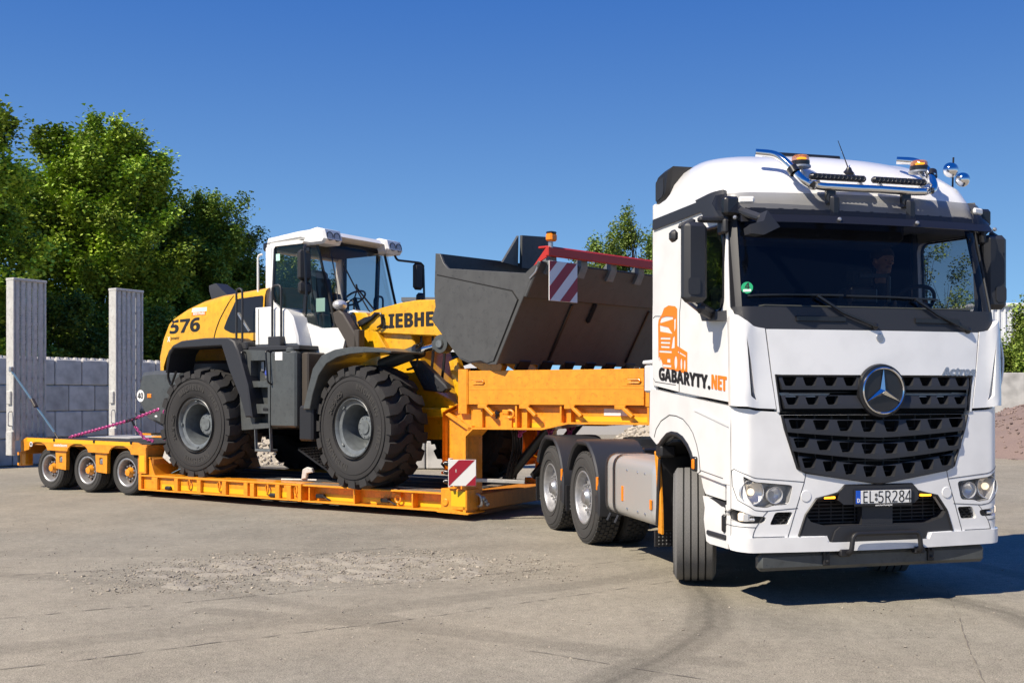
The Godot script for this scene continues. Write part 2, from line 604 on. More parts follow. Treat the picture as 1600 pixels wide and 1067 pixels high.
func build_ground() -> void:
	var N := 1280
	var span := 44.0
	var n1 := FastNoiseLite.new(); n1.seed = 3; n1.frequency = 0.010; n1.fractal_octaves = 5
	var n2 := FastNoiseLite.new(); n2.seed = 14; n2.frequency = 0.05; n2.fractal_octaves = 4
	var n3 := FastNoiseLite.new(); n3.seed = 22; n3.frequency = 0.004; n3.fractal_octaves = 3
	var a1 := n1.get_image(N, N, false, false, false).get_data()
	var a2 := n2.get_image(N, N, false, false, false).get_data()
	var n4 := FastNoiseLite.new(); n4.seed = 41; n4.frequency = 0.33; n4.fractal_octaves = 2
	var a4 := n4.get_image(N, N, false, false, false).get_data()
	var a3 := n3.get_image(N, N, false, false, false).get_data()
	# wear that stays where it is: darker tyre tracks and a strip of coarse broken concrete
	var mark := PackedFloat32Array(); mark.resize(N * N)
	var px := span / N
	var org := Vector2(-22.0, -45.0)
	var stroke := func(pts: Array, w: float, amount: float) -> void:
		for s in pts.size() - 1:
			var A: Vector2 = pts[s]
			var B: Vector2 = pts[s + 1]
			var lo := ((A.min(B) - Vector2(w, w) * 1.5 - org) / px).floor()
			var hi := ((A.max(B) + Vector2(w, w) * 1.5 - org) / px).ceil()
			for y in range(maxi(0, int(lo.y)), mini(N, int(hi.y))):
				for x in range(maxi(0, int(lo.x)), mini(N, int(hi.x))):
					var d := seg_dist(org + Vector2(x + 0.5, y + 0.5) * px, A, B)
					var k := clampf((w - d) / (w * 0.35), 0, 1) * amount
					var id := y * N + x
					if absf(k) > absf(mark[id]): mark[id] = k
	var arc := func(c: Vector2, r: float, a0: float, a1_: float) -> Array:
		var o := []
		for i in 15:
			var a := lerpf(a0, a1_, i / 14.0)
			o.append(c + Vector2(cos(a), sin(a)) * r)
		return o
	# tracks curling out from under the front wheels towards the lower right corner
	for w in [[Vector2(1.7, -9.7), Vector2(1.68, -9.0), Vector2(1.5, -8.0), Vector2(1.1, -7.2), Vector2(0.5, -6.3)], [Vector2(3.7, -9.2), Vector2(4.0, -8.4), Vector2(3.98, -7.4), Vector2(3.6, -6.4), Vector2(3.2, -5.6)]]:
		stroke.call(w, 0.21, 0.24)
		stroke.call(w, 0.05, 0.40)
	stroke.call([Vector2(-2.5, -8.6), Vector2(-0.8, -8.0), Vector2(0.3, -7.4), Vector2(1.4, -6.9)], 0.16, 0.18)
	stroke.call([Vector2(-4.0, -7.0), Vector2(-1.6, -8.3), Vector2(1.0, -10.0), Vector2(2.0, -10.8)], 0.20, 0.16)
	stroke.call([Vector2(-6.0, -10.6), Vector2(-3.0, -9.6), Vector2(-1.0, -8.3), Vector2(0.4, -7.4)], 0.14, 0.14)
	stroke.call([Vector2(4.6, -11.5), Vector2(5.0, -10.0), Vector2(5.1, -8.6), Vector2(4.9, -7.2)], 0.18, 0.20)
	stroke.call([Vector2(-9.0, -12.0), Vector2(-5.0, -11.6), Vector2(-1.0, -11.8), Vector2(2.0, -12.6)], 0.30, 0.09)
	stroke.call([Vector2(-9.0, -13.4), Vector2(-5.0, -13.1), Vector2(-1.0, -13.0)], 0.30, 0.04)
	var data := PackedByteArray(); data.resize(N * N * 3)
	for i in N * N:
		var v := 0.385 + (a1[i] / 255.0 - 0.5) * 0.10 + (a2[i] / 255.0 - 0.5) * 0.10 + (a4[i] / 255.0 - 0.5) * 0.13 + (a3[i] / 255.0 - 0.5) * 0.10
		v *= 1.0 - mark[i] * (0.75 + a2[i] / 510.0)
		var warm := (a3[i] / 255.0 - 0.5) * 0.10
		data[i * 3] = int(clampf(pow(v * (1.02 + warm), 0.4545), 0, 1) * 255)
		data[i * 3 + 1] = int(clampf(pow(v * 0.925, 0.4545), 0, 1) * 255)
		data[i * 3 + 2] = int(clampf(pow(v * (0.735 - warm), 0.4545), 0, 1) * 255)
	var macro := ImageTexture.create_from_image(Image.create_from_data(N, N, false, Image.FORMAT_RGB8, data))
	# fine speckle
	var S := 512
	var f1 := noise_image(S, 0.16, 3, 0.0, 1.0, 31)
	var f2 := noise_image(S, 0.45, 2, 0.0, 1.0, 32)
	var d1 := f1.get_data()
	var d2 := f2.get_data()
	var sp := PackedByteArray(); sp.resize(S * S * 3)
	for i in S * S:
		var v := 0.86 + (d1[i] / 255.0 - 0.5) * 0.26 + (d2[i] / 255.0 - 0.5) * 0.46
		if d2[i] < 70: v -= 0.22
		if d2[i] > 200: v += 0.08
		var c := int(clampf(v, 0, 1) * 255)
		sp[i * 3] = c; sp[i * 3 + 1] = c; sp[i * 3 + 2] = c
	var fine := ImageTexture.create_from_image(Image.create_from_data(S, S, false, Image.FORMAT_RGB8, sp))
	f2.convert(Image.FORMAT_RGBA8)
	f2.bump_map_to_normal_map(4.0)
	var m := StandardMaterial3D.new()
	m.resource_name = "yard"
	m.albedo_texture = macro
	m.roughness = 0.93
	m.metallic_specular = 0.3
	m.detail_enabled = true
	m.detail_albedo = fine
	m.detail_blend_mode = BaseMaterial3D.BLEND_MODE_MUL
	m.detail_uv_layer = BaseMaterial3D.DETAIL_UV_2
	m.uv2_scale = Vector3(1, 1, 1)
	M["yard"] = m
	# one sheet to the horizon, fine near the camera, its surface gently uneven
	var far := mat("yard_far", lin(0.36, 0.335, 0.285), 0.95, 0, 2, 0.7)
	var un := FastNoiseLite.new(); un.seed = 7; un.frequency = 0.35; un.fractal_octaves = 3
	var st := SurfaceTool.new()
	st.begin(Mesh.PRIMITIVE_TRIANGLES)
	var cols := 110
	for j in cols + 1:
		for i in cols + 1:
			var x := org.x + span * i / cols
			var z := org.y + span * j / cols
			var edge := minf(minf(i, cols - i), minf(j, cols - j))
			st.set_uv(Vector2(float(i) / cols, float(j) / cols))
			st.set_uv2(Vector2(x, z) / 1.7)
			st.set_normal(Vector3.UP)
			st.add_vertex(Vector3(x, un.get_noise_2d(x, z) * 0.012 * minf(1.0, edge / 3.0) - 0.012 * minf(1.0, edge / 3.0), z))
	for j in cols:
		for i in cols:
			var a := j * (cols + 1) + i
			for k in [a, a + 1, a + cols + 2, a, a + cols + 2, a + cols + 1]: st.add_index(k)
	st.generate_normals()
	var am := st.commit()
	am.surface_set_material(0, m)
	var rim := MB.new()
	for q in [[-400, org.x, -400, 200], [org.x + span, 400, -400, 200], [org.x, org.x + span, -400, org.y], [org.x, org.x + span, org.y + span, 200]]:
		rim.quad(Vector3(q[0], 0, q[2]), Vector3(q[0], 0, q[3]), Vector3(q[1], 0, q[3]), Vector3(q[1], 0, q[2]))
	rim.mesh(far, am)
	var g := MeshInstance3D.new()
	g.mesh = am
	put(g, "ground", self)
	g.set_meta("kind", "structure")
	# slab joints and cracks: thin dark gaps that wander a little
	var rng := RandomNumberGenerator.new(); rng.seed = 51
	var cb := MB.new()
	var crack := func(a: Vector2, b: Vector2, w: float, wob: float) -> void:
		var n := int(a.distance_to(b) / 0.06)
		var side := (b - a).orthogonal().normalized()
		var off := 0.0
		var prev := []
		for i in n + 1:
			off = clampf(off + rng.randf_range(-wob, wob), -0.05, 0.05)
			var c := a.lerp(b, float(i) / n) + side * off
			var hw := w * rng.randf_range(0.2, 1.0)
			if rng.randf() < 0.34: hw = 0.0004
			var cur := [Vector3(c.x + side.x * hw, 0.0, c.y + side.y * hw), Vector3(c.x - side.x * hw, 0.0, c.y - side.y * hw)]
			for k in 2: cur[k].y = un.get_noise_2d(cur[k].x, cur[k].z) * 0.012 - 0.012 + 0.004
			if i > 0: cb.quad(prev[0], prev[1], cur[1], cur[0])
			prev = cur
	crack.call(Vector2(-5.6, -7.4), Vector2(1.4, -11.2), 0.009, 0.006)
	crack.call(Vector2(-4.1, -6.2), Vector2(-0.3, -8.6), 0.008, 0.006)
	crack.call(Vector2(-0.3, -8.6), Vector2(2.2, -10.4), 0.007, 0.006)
	crack.call(Vector2(-8.4, -8.9), Vector2(-3.0, -10.9), 0.009, 0.006)
	crack.call(Vector2(0.0, -7.3), Vector2(3.4, -5.0), 0.006, 0.006)
	crack.call(Vector2(2.6, -5.6), Vector2(3.9, -9.4), 0.006, 0.006)
	crack.call(Vector2(-9.0, -11.3), Vector2(-4.8, -10.6), 0.006, 0.008)
	crack.call(Vector2(-3.2, -10.8), Vector2(-1.2, -12.3), 0.016, 0.010)
	var co := part("slab_joints", cb, mat("crack", lin(0.15, 0.132, 0.11), 1.0), self)
	co.set_meta("kind", "structure")
	# the patch of broken concrete: a thin rough sheet and loose stones
	var rn := FastNoiseLite.new(); rn.seed = 77; rn.frequency = 2.2; rn.fractal_octaves = 4
	var pb := MB.new()
	pb.crease = 0.3
	var ctr := Vector2(-1.85, -10.55)
	var hx := 2.3
	var hz := 1.15
	var inside := func(q: Vector2) -> float:
		var d := (q - ctr).rotated(0.16)
		return 1.0 - pow(absf(d.x / hx), 2.2) - pow(absf(d.y / hz), 2.2) + rn.get_noise_2d(q.x * 0.4 + 9, q.y * 0.4) * 0.7
	var hgt := func(x: float, z: float) -> Vector3:
		var k := clampf(inside.call(Vector2(x, z)) * 1.6, 0, 1)
		return Vector3(x, -0.03 + k * (0.016 + maxf(-0.6, rn.get_noise_2d(x, z)) * 0.056), z)
	var nx := 120
	var nz := 70
	var rows := []
	for j in nz + 1:
		var r := PackedVector3Array()
		for i in nx + 1: r.append(hgt.call(ctr.x - hx * 1.25 + hx * 2.5 * i / nx, ctr.y - hz * 1.4 + hz * 2.8 * j / nz))
		rows.append(r)
	pb.grid(rows)
	var rp := part("broken_concrete_patch", pb, mat("broken_concrete", lin(0.315, 0.285, 0.232), 1.0, 0, 3, 1.6), self)
	rp.set_meta("kind", "structure")
	var stone := MB.new()
	for k in 6:
		pass
	stone.crease = 0.2
	var ps := [Vector3(-1, 0, 0.1), Vector3(1.1, 0.1, 0), Vector3(0.1, 0.7, -0.2), Vector3(0, -0.7, 0.1), Vector3(0.2, 0.1, 0.9), Vector3(-0.2, -0.1, -0.8)]
	for q in [[0, 2, 4], [2, 1, 4], [1, 3, 4], [3, 0, 4], [2, 0, 5], [1, 2, 5], [3, 1, 5], [0, 3, 5]]:
		stone.tri(ps[q[0]], ps[q[1]], ps[q[2]])
	stone._convex(0, Vector3.ZERO)
	var sm := mat("stone", lin(0.36, 0.325, 0.275), 0.95)
	sm.vertex_color_use_as_albedo = true
	var mm := MultiMesh.new()
	mm.transform_format = MultiMesh.TRANSFORM_3D
	mm.use_colors = true
	mm.mesh = stone.mesh(sm)
	mm.instance_count = 5200
	for i in 5200:
		var q := Vector2()
		var loose := i > 3400
		for tries in 20:
			q = ctr + Vector2(rng.randf_range(-1.2, 1.2) * hx, rng.randf_range(-1.2, 1.2) * hz) if not loose else Vector2(rng.randf_range(-9, 6), rng.randf_range(-15, -5.2))
			if loose or inside.call(q) > rng.randf_range(-0.5, 0.6): break
		var s := rng.randf_range(0.004, 0.012) if loose else rng.randf_range(0.004, 0.013)
		if not loose and rng.randf() < 0.05: s *= 2.0
		var bs := Basis.from_euler(Vector3(rng.randf() * TAU, rng.randf() * TAU, rng.randf() * TAU)).scaled(Vector3(s * rng.randf_range(0.8, 1.5), s * rng.randf_range(0.5, 0.9), s))
		var y: float = maxf(hgt.call(q.x, q.y).y, -0.012)
		mm.set_instance_transform(i, Transform3D(bs, Vector3(q.x, y + s * 0.25, q.y)))
		var t := rng.randf_range(0.6, 1.15)
		mm.set_instance_color(i, Color(t, t * 0.97, t * 0.93))
	var mi := MultiMeshInstance3D.new()
	mi.multimesh = mm
	put(mi, "gravel", self)
	mi.set_meta("kind", "stuff")
	tag(mi, "loose crumbs of broken concrete scattered over the beige yard", "gravel")

# ---------------------------------------------------------------- walls and far buildings
func block_mesh(l: float, h: float, d: float, studs: bool, sd: int, m: Material) -> ArrayMesh:
	var b := MB.new()
	b.box(Vector3(0, h / 2, 0), Vector3(l - 0.02, h - 0.012, d), 0.022)
	if studs:
		var n := int(l / 0.22)
		for r in 3:
			for i in n:
				var c := Vector3(-l / 2 + l * (i + 0.5) / n, h - 0.008, (r - 1) * 0.22)
				b.lathe([Vector2(0.085, 0), Vector2(0.055, 0.06), Vector2(0, 0.062)], c, Vector3.UP, 8)
	return b.mesh(m)

func build_walls() -> void:
	var rng := RandomNumberGenerator.new(); rng.seed = 8
	var tones := []
	for k in 3:
		var c := [0.44, 0.48, 0.52][k] as float
		var m := mat("block_concrete_%d" % k, lin(c, c * 0.97, c * 0.92), 0.93, 0, 1, 0.35)
		tones.append(m)
	var dir := Vector3(0.545, 0, -0.839)
	var turn := atan2(-dir.z, dir.x)
	var lay := func(w: Node3D, cols: int, rows: int, l: float, h: float, d: float) -> void:
		var kinds := []
		for k in 3: kinds.append([block_mesh(l, h, d, false, k, tones[k]), block_mesh(l, h, d, true, k, tones[k]), block_mesh(l / 2, h, d, false, k, tones[k])])
		for r in rows:
			for c in cols:
				var k := rng.randi() % 3
				var x := (c + 0.5 + (0.5 if r % 2 else 0.0)) * l
				shared("block", kinds[k][1 if r == rows - 1 else 0], w, Transform3D(Basis(Vector3.UP, rng.randf_range(-0.006, 0.006)), Vector3(x + rng.randf_range(-0.004, 0.004), r * h, rng.randf_range(-0.015, 0.015))))
			if r % 2:
				shared("block", kinds[r % 3][2], w, Transform3D(Basis(), Vector3(l * 0.25, r * h, 0)))
	var a := thing("block_wall", "long grey wall of stacked concrete blocks with studded top behind the trailer", "wall", Vector3(-13.6, 0, -23.8), turn)
	lay.call(a, 24, 4, 0.76, 0.655, 0.65)
	var bw := thing("block_wall", "short low wall of concrete blocks glimpsed beyond the big front tyre", "wall", Vector3(-4.6, 0, -24.8))
	lay.call(bw, 3, 2, 1.30, 0.655, 0.65)
	# retaining wall on the far right
	var rw := thing("retaining_wall", "pale concrete retaining wall below the bush, behind the brown heap", "wall", Vector3(13, 0, -40))
	var wm := mat("pale_concrete", lin(0.52, 0.51, 0.48), 0.9, 0, 1, 0.25)
	for i in 8:
		var b := MB.new()
		b.box(Vector3(i * 2.5 + 1.25, 1.27 - (0.02 if i % 3 == 1 else 0.0), 0), Vector3(2.48, 2.54, 0.3), 0.02)
		part("panel", b, wm, rw)
	# far white building with ribbed cladding
	var fb := thing("white_building", "far white building with ribbed cladding above the bush at the edge", "building", Vector3(31.6, 0, -72))
	var bb := MB.new()
	bb.bx(0, 26, 0, 7.75, -18, 0)
	part("wall", bb, mat("cladding", lin(0.60, 0.62, 0.64), 0.6), fb)
	var rb := MB.new()
	for i in 60: rb.box(Vector3(0.3 + i * 0.43, 3.85, 0.05), Vector3(0.16, 7.6, 0.12), 0.03)
	part("ribs", rb, M["cladding"], fb)
	var eb := MB.new()
	eb.box(Vector3(13, 7.8, -9), Vector3(26.3, 0.22, 18.5), 0.04)
	part("roof_edge", eb, mat("roof_edge", lin(0.72, 0.73, 0.75), 0.5), fb)
	var f2 := thing("far_building", "small distant white building peeking over the yellow loader arm", "building", Vector3(-8.6, 0, -84))
	var b2 := MB.new()
	b2.bx(0, 7, 0, 9.1, -8, 0)
	part("wall", b2, mat("far_white", lin(0.62, 0.62, 0.62), 0.7), f2)
	var b3 := MB.new()
	b3.bx(-0.2, 7.2, 9.1, 9.4, -8.2, 0.2)
	b3.bx(2.0, 2.3, 0.0, 9.1, 0.0, 0.15)
	part("roof_edge", b3, mat("far_grey", lin(0.14, 0.15, 0.16), 0.7), f2)

# ---------------------------------------------------------------- heaps
func heap(called: String, label: String, at: Vector3, rx: float, rz: float, h: float, m: Material, stone_m: Material, sd: int, count: int, size: float) -> void:
	var t := thing(called, label, "heap", at)
	var n := FastNoiseLite.new(); n.seed = sd; n.frequency = 0.9; n.fractal_octaves = 5
	var f := func(x: float, z: float) -> Vector3:
		var r := Vector2(x / rx, z / rz).length()
		var k := clampf(1.0 - r, 0, 1)
		var y := h * minf(pow(k, 0.85) * 1.25, 1.0 - (1.0 - k) * 0.12) if k > 0 else 0.0
		return Vector3(x, y + n.get_noise_2d(x + at.x, z) * 0.16 * minf(1.0, k * 4.0) - (0.02 if k <= 0.0 else 0.0), z)
	var b := MB.new()
	b.crease = 0.5
	var rows := []
	for j in 61:
		var row := PackedVector3Array()
		for i in 61: row.append(f.call(rx * (i / 30.0 - 1.0), rz * (j / 30.0 - 1.0)))
		rows.append(row)
	b.grid(rows)
	part("mound", b, m, t)
	var rng := RandomNumberGenerator.new(); rng.seed = sd
	var st := MB.new()
	st.crease = 0.2
	st.box(Vector3.ZERO, Vector3(1.5, 0.9, 1.1), 0.3)
	var mm := MultiMesh.new()
	mm.transform_format = MultiMesh.TRANSFORM_3D
	mm.use_colors = true
	mm.mesh = st.mesh(stone_m)
	mm.instance_count = count
	for i in count:
		var a := rng.randf() * TAU
		var r := sqrt(rng.randf()) * 1.04
		var q: Vector3 = f.call(cos(a) * r * rx, sin(a) * r * rz)
		var s := size * rng.randf_range(0.4, 1.3)
		mm.set_instance_transform(i, Transform3D(Basis.from_euler(Vector3(rng.randf() * TAU, rng.randf() * TAU, 0)).scaled(Vector3(s, s, s)), q + Vector3(0, s * 0.2, 0)))
		var v := rng.randf_range(0.6, 1.25)
		mm.set_instance_color(i, Color(v, v, v))
	var mi := MultiMeshInstance3D.new()
	mi.multimesh = mm
	put(mi, "stones", t)
	mi.set_meta("kind", "stuff")

func build_piles() -> void:
	var tan_m := mat("tan_rubble", lin(0.40, 0.355, 0.29), 0.95, 0, 3, 1.0)
	var tan_s := mat("tan_stone", lin(0.42, 0.375, 0.31), 0.95)
	tan_s.vertex_color_use_as_albedo = true
	var br_m := mat("brown_gravel", lin(0.22, 0.16, 0.14), 0.95, 0, 3, 1.0)
	var br_s := mat("brown_stone", lin(0.23, 0.17, 0.15), 0.95)
	br_s.vertex_color_use_as_albedo = true
	heap("gravel_heap", "brown gravel heap at the far right in front of the retaining wall", Vector3(19.5, 0, -31.5), 7.0, 6.0, 2.25, br_m, br_s, 5, 5000, 0.05)
	heap("gravel_heap", "tan gravel heap seen under the orange gooseneck behind the truck", Vector3(4.5, 0, -24.5), 2.9, 2.6, 1.5, tan_m, tan_s, 6, 4000, 0.055)
	heap("gravel_heap", "pale gravel heap glimpsed between the loader's wheels", Vector3(-6.1, 0, -28.5), 1.8, 2.4, 1.6, tan_m, tan_s, 9, 3000, 0.055)

# ---------------------------------------------------------------- trees
func leaf_cluster(sd: int, m: Material, leaf: float, count: int, spread: float) -> ArrayMesh:
	var rng := RandomNumberGenerator.new(); rng.seed = sd
	var vs := PackedVector3Array()
	var ns := PackedVector3Array()
	for i in count:
		var c := Vector3(rng.randfn(), rng.randfn() * 0.9, rng.randfn()) * spread * 0.55
		var bs := Basis.from_euler(Vector3(rng.randf_range(-0.9, 0.9), rng.randf() * TAU, rng.randf_range(-0.6, 0.6)))
		var l := leaf * rng.randf_range(0.7, 1.3)
		var w := l * 0.46
		# a folded leaf with a pointed tip
		var a := c
		var tip := c + bs * Vector3(0, -l * 0.22, l)
		var L := c + bs * Vector3(-w, l * 0.06, l * 0.42)
		var R := c + bs * Vector3(w, l * 0.06, l * 0.42)
		for q in [[a, tip, L], [a, R, tip]]:
			var n: Vector3 = (q[2] - q[0]).cross(q[1] - q[0]).normalized()
			for v in q: vs.append(v); ns.append(n)
	var arr := []
	arr.resize(Mesh.ARRAY_MAX)
	arr[Mesh.ARRAY_VERTEX] = vs
	arr[Mesh.ARRAY_NORMAL] = ns
	var am := ArrayMesh.new()
	am.add_surface_from_arrays(Mesh.PRIMITIVE_TRIANGLES, arr)
	am.surface_set_material(0, m)
	return am

# lobes: [x, y, z, rx, ry, rz]; tufts sit on the lobes' skins and carry the leaf clusters
func tree(called: String, label: String, cat: String, at: Vector3, lobes: Array, sd: int, clusters: int, cl: ArrayMesh, cl_r: float, tint: Color, trunk_h: float, trunk_r: float, group := "", fill := 0.36) -> void:
	var rng := RandomNumberGenerator.new(); rng.seed = sd
	var t := thing(called, label, cat, at, 0.0, group)
	var limbs := MB.new()
	if trunk_h > 0.0:
		limbs.tube(PackedVector3Array([Vector3(0, -0.1, 0), Vector3(0.05, trunk_h * 0.5, 0.02), Vector3(-0.04, trunk_h, 0.0)]), trunk_r, 10, trunk_r * 0.65)
	for L in lobes:
		var c := Vector3(L[0], L[1], L[2])
		var base := Vector3(0, maxf(0.0, minf(trunk_h, c.y - 0.6)), 0)
		limbs.tube(PackedVector3Array([base, base.lerp(c, 0.5) + Vector3(0, -0.15, 0), c + Vector3(0, L[4] * 0.4, 0)]), maxf(0.025, trunk_r * 0.45), 7, 0.015)
		for k in 5:
			var d := Vector3(rng.randfn(), absf(rng.randfn()) * 0.8, rng.randfn()).normalized()
			limbs.tube(PackedVector3Array([c.lerp(base, 0.3), c + d * Vector3(L[3], L[4], L[5]) * 0.9]), maxf(0.015, trunk_r * 0.18), 5, 0.006)
	part("trunk", limbs, M["bark"], t)
	var vol := 0.0
	for L in lobes: vol += pow(L[3] * L[4] * L[5], 0.667)
	var xs := []
	var cs := []
	for L in lobes:
		var n := int(clusters * pow(L[3] * L[4] * L[5], 0.667) / vol)
		var tufts := maxi(6, n / 26)
		var r := Vector3(L[3], L[4], L[5])
		for k in tufts:
			var d := Vector3(rng.randfn(), rng.randfn(), rng.randfn()).normalized()
			var inner := rng.randf() < fill
			var c := Vector3(L[0], L[1], L[2]) + d * r * (rng.randf_range(0.3, 0.8) if inner else rng.randf_range(0.82, 1.08))
			var tr := rng.randf_range(0.55, 1.15) * cl_r
			# tufts reach outwards and up, as shoots do
			var lean := (d + Vector3(0, 0.9, 0)).normalized()
			var tone := rng.randf_range(0.5, 1.45)
			for q in n / tufts:
				var h := rng.randf_range(-1.0, 1.3)
				var rad := tr * (0.62 if h < 0.2 else 0.62 * (1.35 - h))
				var p := c + lean * h * tr + Vector3(rng.randfn(), rng.randfn() * 0.7, rng.randfn()) * rad * 0.5
				if p.y < 0.1: continue
				var s := rng.randf_range(0.7, 1.2)
				xs.append(Transform3D(Basis.from_euler(Vector3(rng.randf_range(-0.5, 0.5), rng.randf() * TAU, rng.randf_range(-0.5, 0.5))).scaled(Vector3(s, s, s)), p))
				var v := tone * rng.randf_range(0.8, 1.2)
				cs.append(Color(tint.r * v * rng.randf_range(0.9, 1.15), tint.g * v, tint.b * v))
	var mm := MultiMesh.new()
	mm.transform_format = MultiMesh.TRANSFORM_3D
	mm.use_colors = true
	mm.mesh = cl
	mm.instance_count = xs.size()
	for i in xs.size():
		mm.set_instance_transform(i, xs[i])
		mm.set_instance_color(i, cs[i])
	var mi := MultiMeshInstance3D.new()
	mi.multimesh = mm
	put(mi, "crown", t)
	mi.set_meta("kind", "stuff")

func build_trees() -> void:
	mat("bark", lin(0.055, 0.042, 0.032), 0.95, 0, 3, 1.0)
	var leaf := mat("leaf", Color.WHITE, 0.55)
	leaf.vertex_color_use_as_albedo = true
	leaf.metallic_specular = 0.35
	leaf.backlight_enabled = true
	leaf.backlight = Color(0.35, 0.42, 0.10)
	leaf.cull_mode = BaseMaterial3D.CULL_DISABLED
	var big := leaf_cluster(1, leaf, 0.125, 26, 0.33)
	var small := leaf_cluster(2, leaf, 0.10, 24, 0.27)
	var bright := Color(0.28, 0.40, 0.045)
	var mid := Color(0.165, 0.255, 0.035)
	var dark := Color(0.11, 0.175, 0.028)
	tree("maple_tree", "tall bright green maple cut off by the left edge", "tree", Vector3(-16.6, 0, -31), [[0.1, 9.0, 0, 1.2, 1.4, 1.2], [0.1, 8.2, 0, 1.8, 2.0, 1.7], [0.3, 5.4, 0.6, 2.2, 2.6, 2.0], [-1.2, 6.5, 0.3, 2.0, 2.6, 1.8], [0.6, 3.2, 0.3, 2.0, 2.0, 1.6], [0.9, 6.9, 0, 1.2, 1.5, 1.2]], 11, 4600, big, 0.50, bright, 3.0, 0.22)
	tree("maple_tree", "tallest round maple in sunlight rising behind the two upright ramps", "tree", Vector3(-14.7, 0, -37.5), [[0, 8.8, 0, 2.1, 2.3, 2.0], [-1.1, 7.4, 0.5, 1.9, 2.4, 1.8], [1.1, 7.6, 0.4, 1.9, 2.3, 1.8], [0, 5.6, 1.0, 2.9, 2.3, 1.8], [0.5, 9.9, 0, 0.9, 1.0, 0.9], [-1.1, 9.7, 0, 0.9, 1.2, 0.9], [1.3, 9.5, 0, 0.9, 1.2, 0.9], [-1.0, 3.4, 0.8, 2.4, 1.9, 1.5], [1.4, 3.2, 0.8, 2.3, 1.9, 1.5]], 12, 8600, big, 0.48, Color(0.255, 0.365, 0.042), 3.5, 0.28)
	tree("oak_tree", "dark green tree with ragged top between the maple and the loader cab", "tree", Vector3(-12.0, 0, -40.5), [[0, 6.9, 0, 2.0, 1.9, 1.8], [-1.2, 5.5, 0.8, 1.9, 2.2, 1.6], [1.4, 5.2, 0.6, 1.9, 2.1, 1.6], [0.7, 8.2, 0, 0.9, 0.9, 0.9], [-0.6, 8.3, 0, 0.8, 0.8, 0.8], [0.2, 3.4, 1.0, 2.6, 1.8, 1.4]], 13, 6400, small, 0.48, mid, 3.0, 0.25)
	tree("oak_tree", "lower dark tree directly left of the white loader cab", "tree", Vector3(-10.2, 0, -43.5), [[1.0, 5.4, 0, 1.7, 2.0, 1.6], [-0.9, 5.2, 0.5, 1.7, 1.9, 1.5], [0.5, 3.4, 0.8, 2.3, 1.9, 1.4], [1.4, 6.9, 0, 0.7, 0.8, 0.7]], 14, 5000, small, 0.46, dark, 2.6, 0.2)
	tree("shrub", "shaded leafy undergrowth along the top of the block wall", "shrub", Vector3(-13.5, 0, -33.6), [[-2.4, 2.4, 0.9, 1.6, 1.9, 0.9], [-0.8, 2.6, 0.4, 1.6, 2.1, 0.9], [0.9, 2.5, -1.2, 1.7, 2.0, 0.9], [2.4, 2.4, -3.0, 1.6, 2.0, 0.9], [3.6, 2.4, -4.6, 1.5, 2.0, 0.9]], 15, 4600, small, 0.5, dark, 0.0, 0.1)
	tree("ash_tree", "airy light tree rising behind the raised bucket beside the truck cab", "tree", Vector3(5.3, 0, -45), [[0, 7.2, 0, 1.7, 1.5, 1.6], [-1.1, 6.4, 0.3, 1.2, 1.3, 1.2], [1.2, 6.2, 0.2, 1.5, 1.6, 1.3], [0.1, 5.0, 0.3, 1.9, 1.6, 1.4], [-0.2, 8.6, 0, 0.7, 0.6, 0.7], [2.6, 6.0, 0, 1.5, 1.8, 1.3]], 16, 2700, small, 0.55, Color(0.17, 0.24, 0.05), 4.0, 0.16, "", 0.35)
	tree("young_tree", "thin young tree seen through the windscreen and left window of the truck", "tree", Vector3(17.5, 0, -44), [[-0.3, 7.0, 0, 1.0, 1.2, 1.0], [0.8, 5.8, 0.1, 1.0, 1.1, 1.0], [-0.9, 5.7, 0.1, 1.0, 1.1, 0.9], [0.1, 4.4, 0.1, 1.3, 1.1, 1.0]], 17, 230, small, 0.45, Color(0.17, 0.25, 0.04), 3.0, 0.06)
	tree("bush", "bushy green shrub growing above the retaining wall at the far right", "shrub", Vector3(22.0, 0, -43), [[-1.6, 3.4, 0, 1.5, 1.3, 1.2], [0.2, 3.6, 0.2, 1.5, 1.6, 1.2], [1.8, 3.5, 0.1, 1.5, 1.4, 1.2], [-0.7, 4.6, 0, 0.8, 0.8, 0.8], [1.0, 4.8, 0, 0.7, 0.8, 0.8], [-2.0, 2.6, 0.3, 1.2, 1.1, 0.9], [0.2, 2.7, 0.5, 1.5, 1.0, 0.9]], 18, 2600, small, 0.5, Color(0.15, 0.215, 0.035), 0.0, 0.1)

# ---------------------------------------------------------------- wheels shared by truck and trailer
func tyre_profile(R: float, w: float, rr: float, ribs: int, gw: float, gd: float) -> Array:
	var h := w / 2
	var pr := [Vector2(rr, -h * 0.80), Vector2(rr + 0.012, -h * 0.90), Vector2(lerpf(rr, R, 0.35), -h * 0.99), Vector2(lerpf(rr, R, 0.6), -h), Vector2(lerpf(rr, R, 0.82), -h * 0.96), Vector2(R - 0.012, -h * 0.86)]
	var tw := w * 0.82
	var rw := (tw - gw * (ribs - 1)) / ribs
	var z := -tw / 2
	for k in ribs:
		var c := 0.008 * absf(k - (ribs - 1) / 2.0) / ((ribs - 1) / 2.0)
		pr.append(Vector2(R - c, z)); pr.append(Vector2(R - c, z + rw))
		z += rw
		if k < ribs - 1:
			pr.append(Vector2(R - gd, z + gw * 0.2)); pr.append(Vector2(R - gd, z + gw * 0.8))
			z += gw
	for k in range(5, -1, -1): pr.append(Vector2(pr[k].x, -pr[k].y))
	return pr

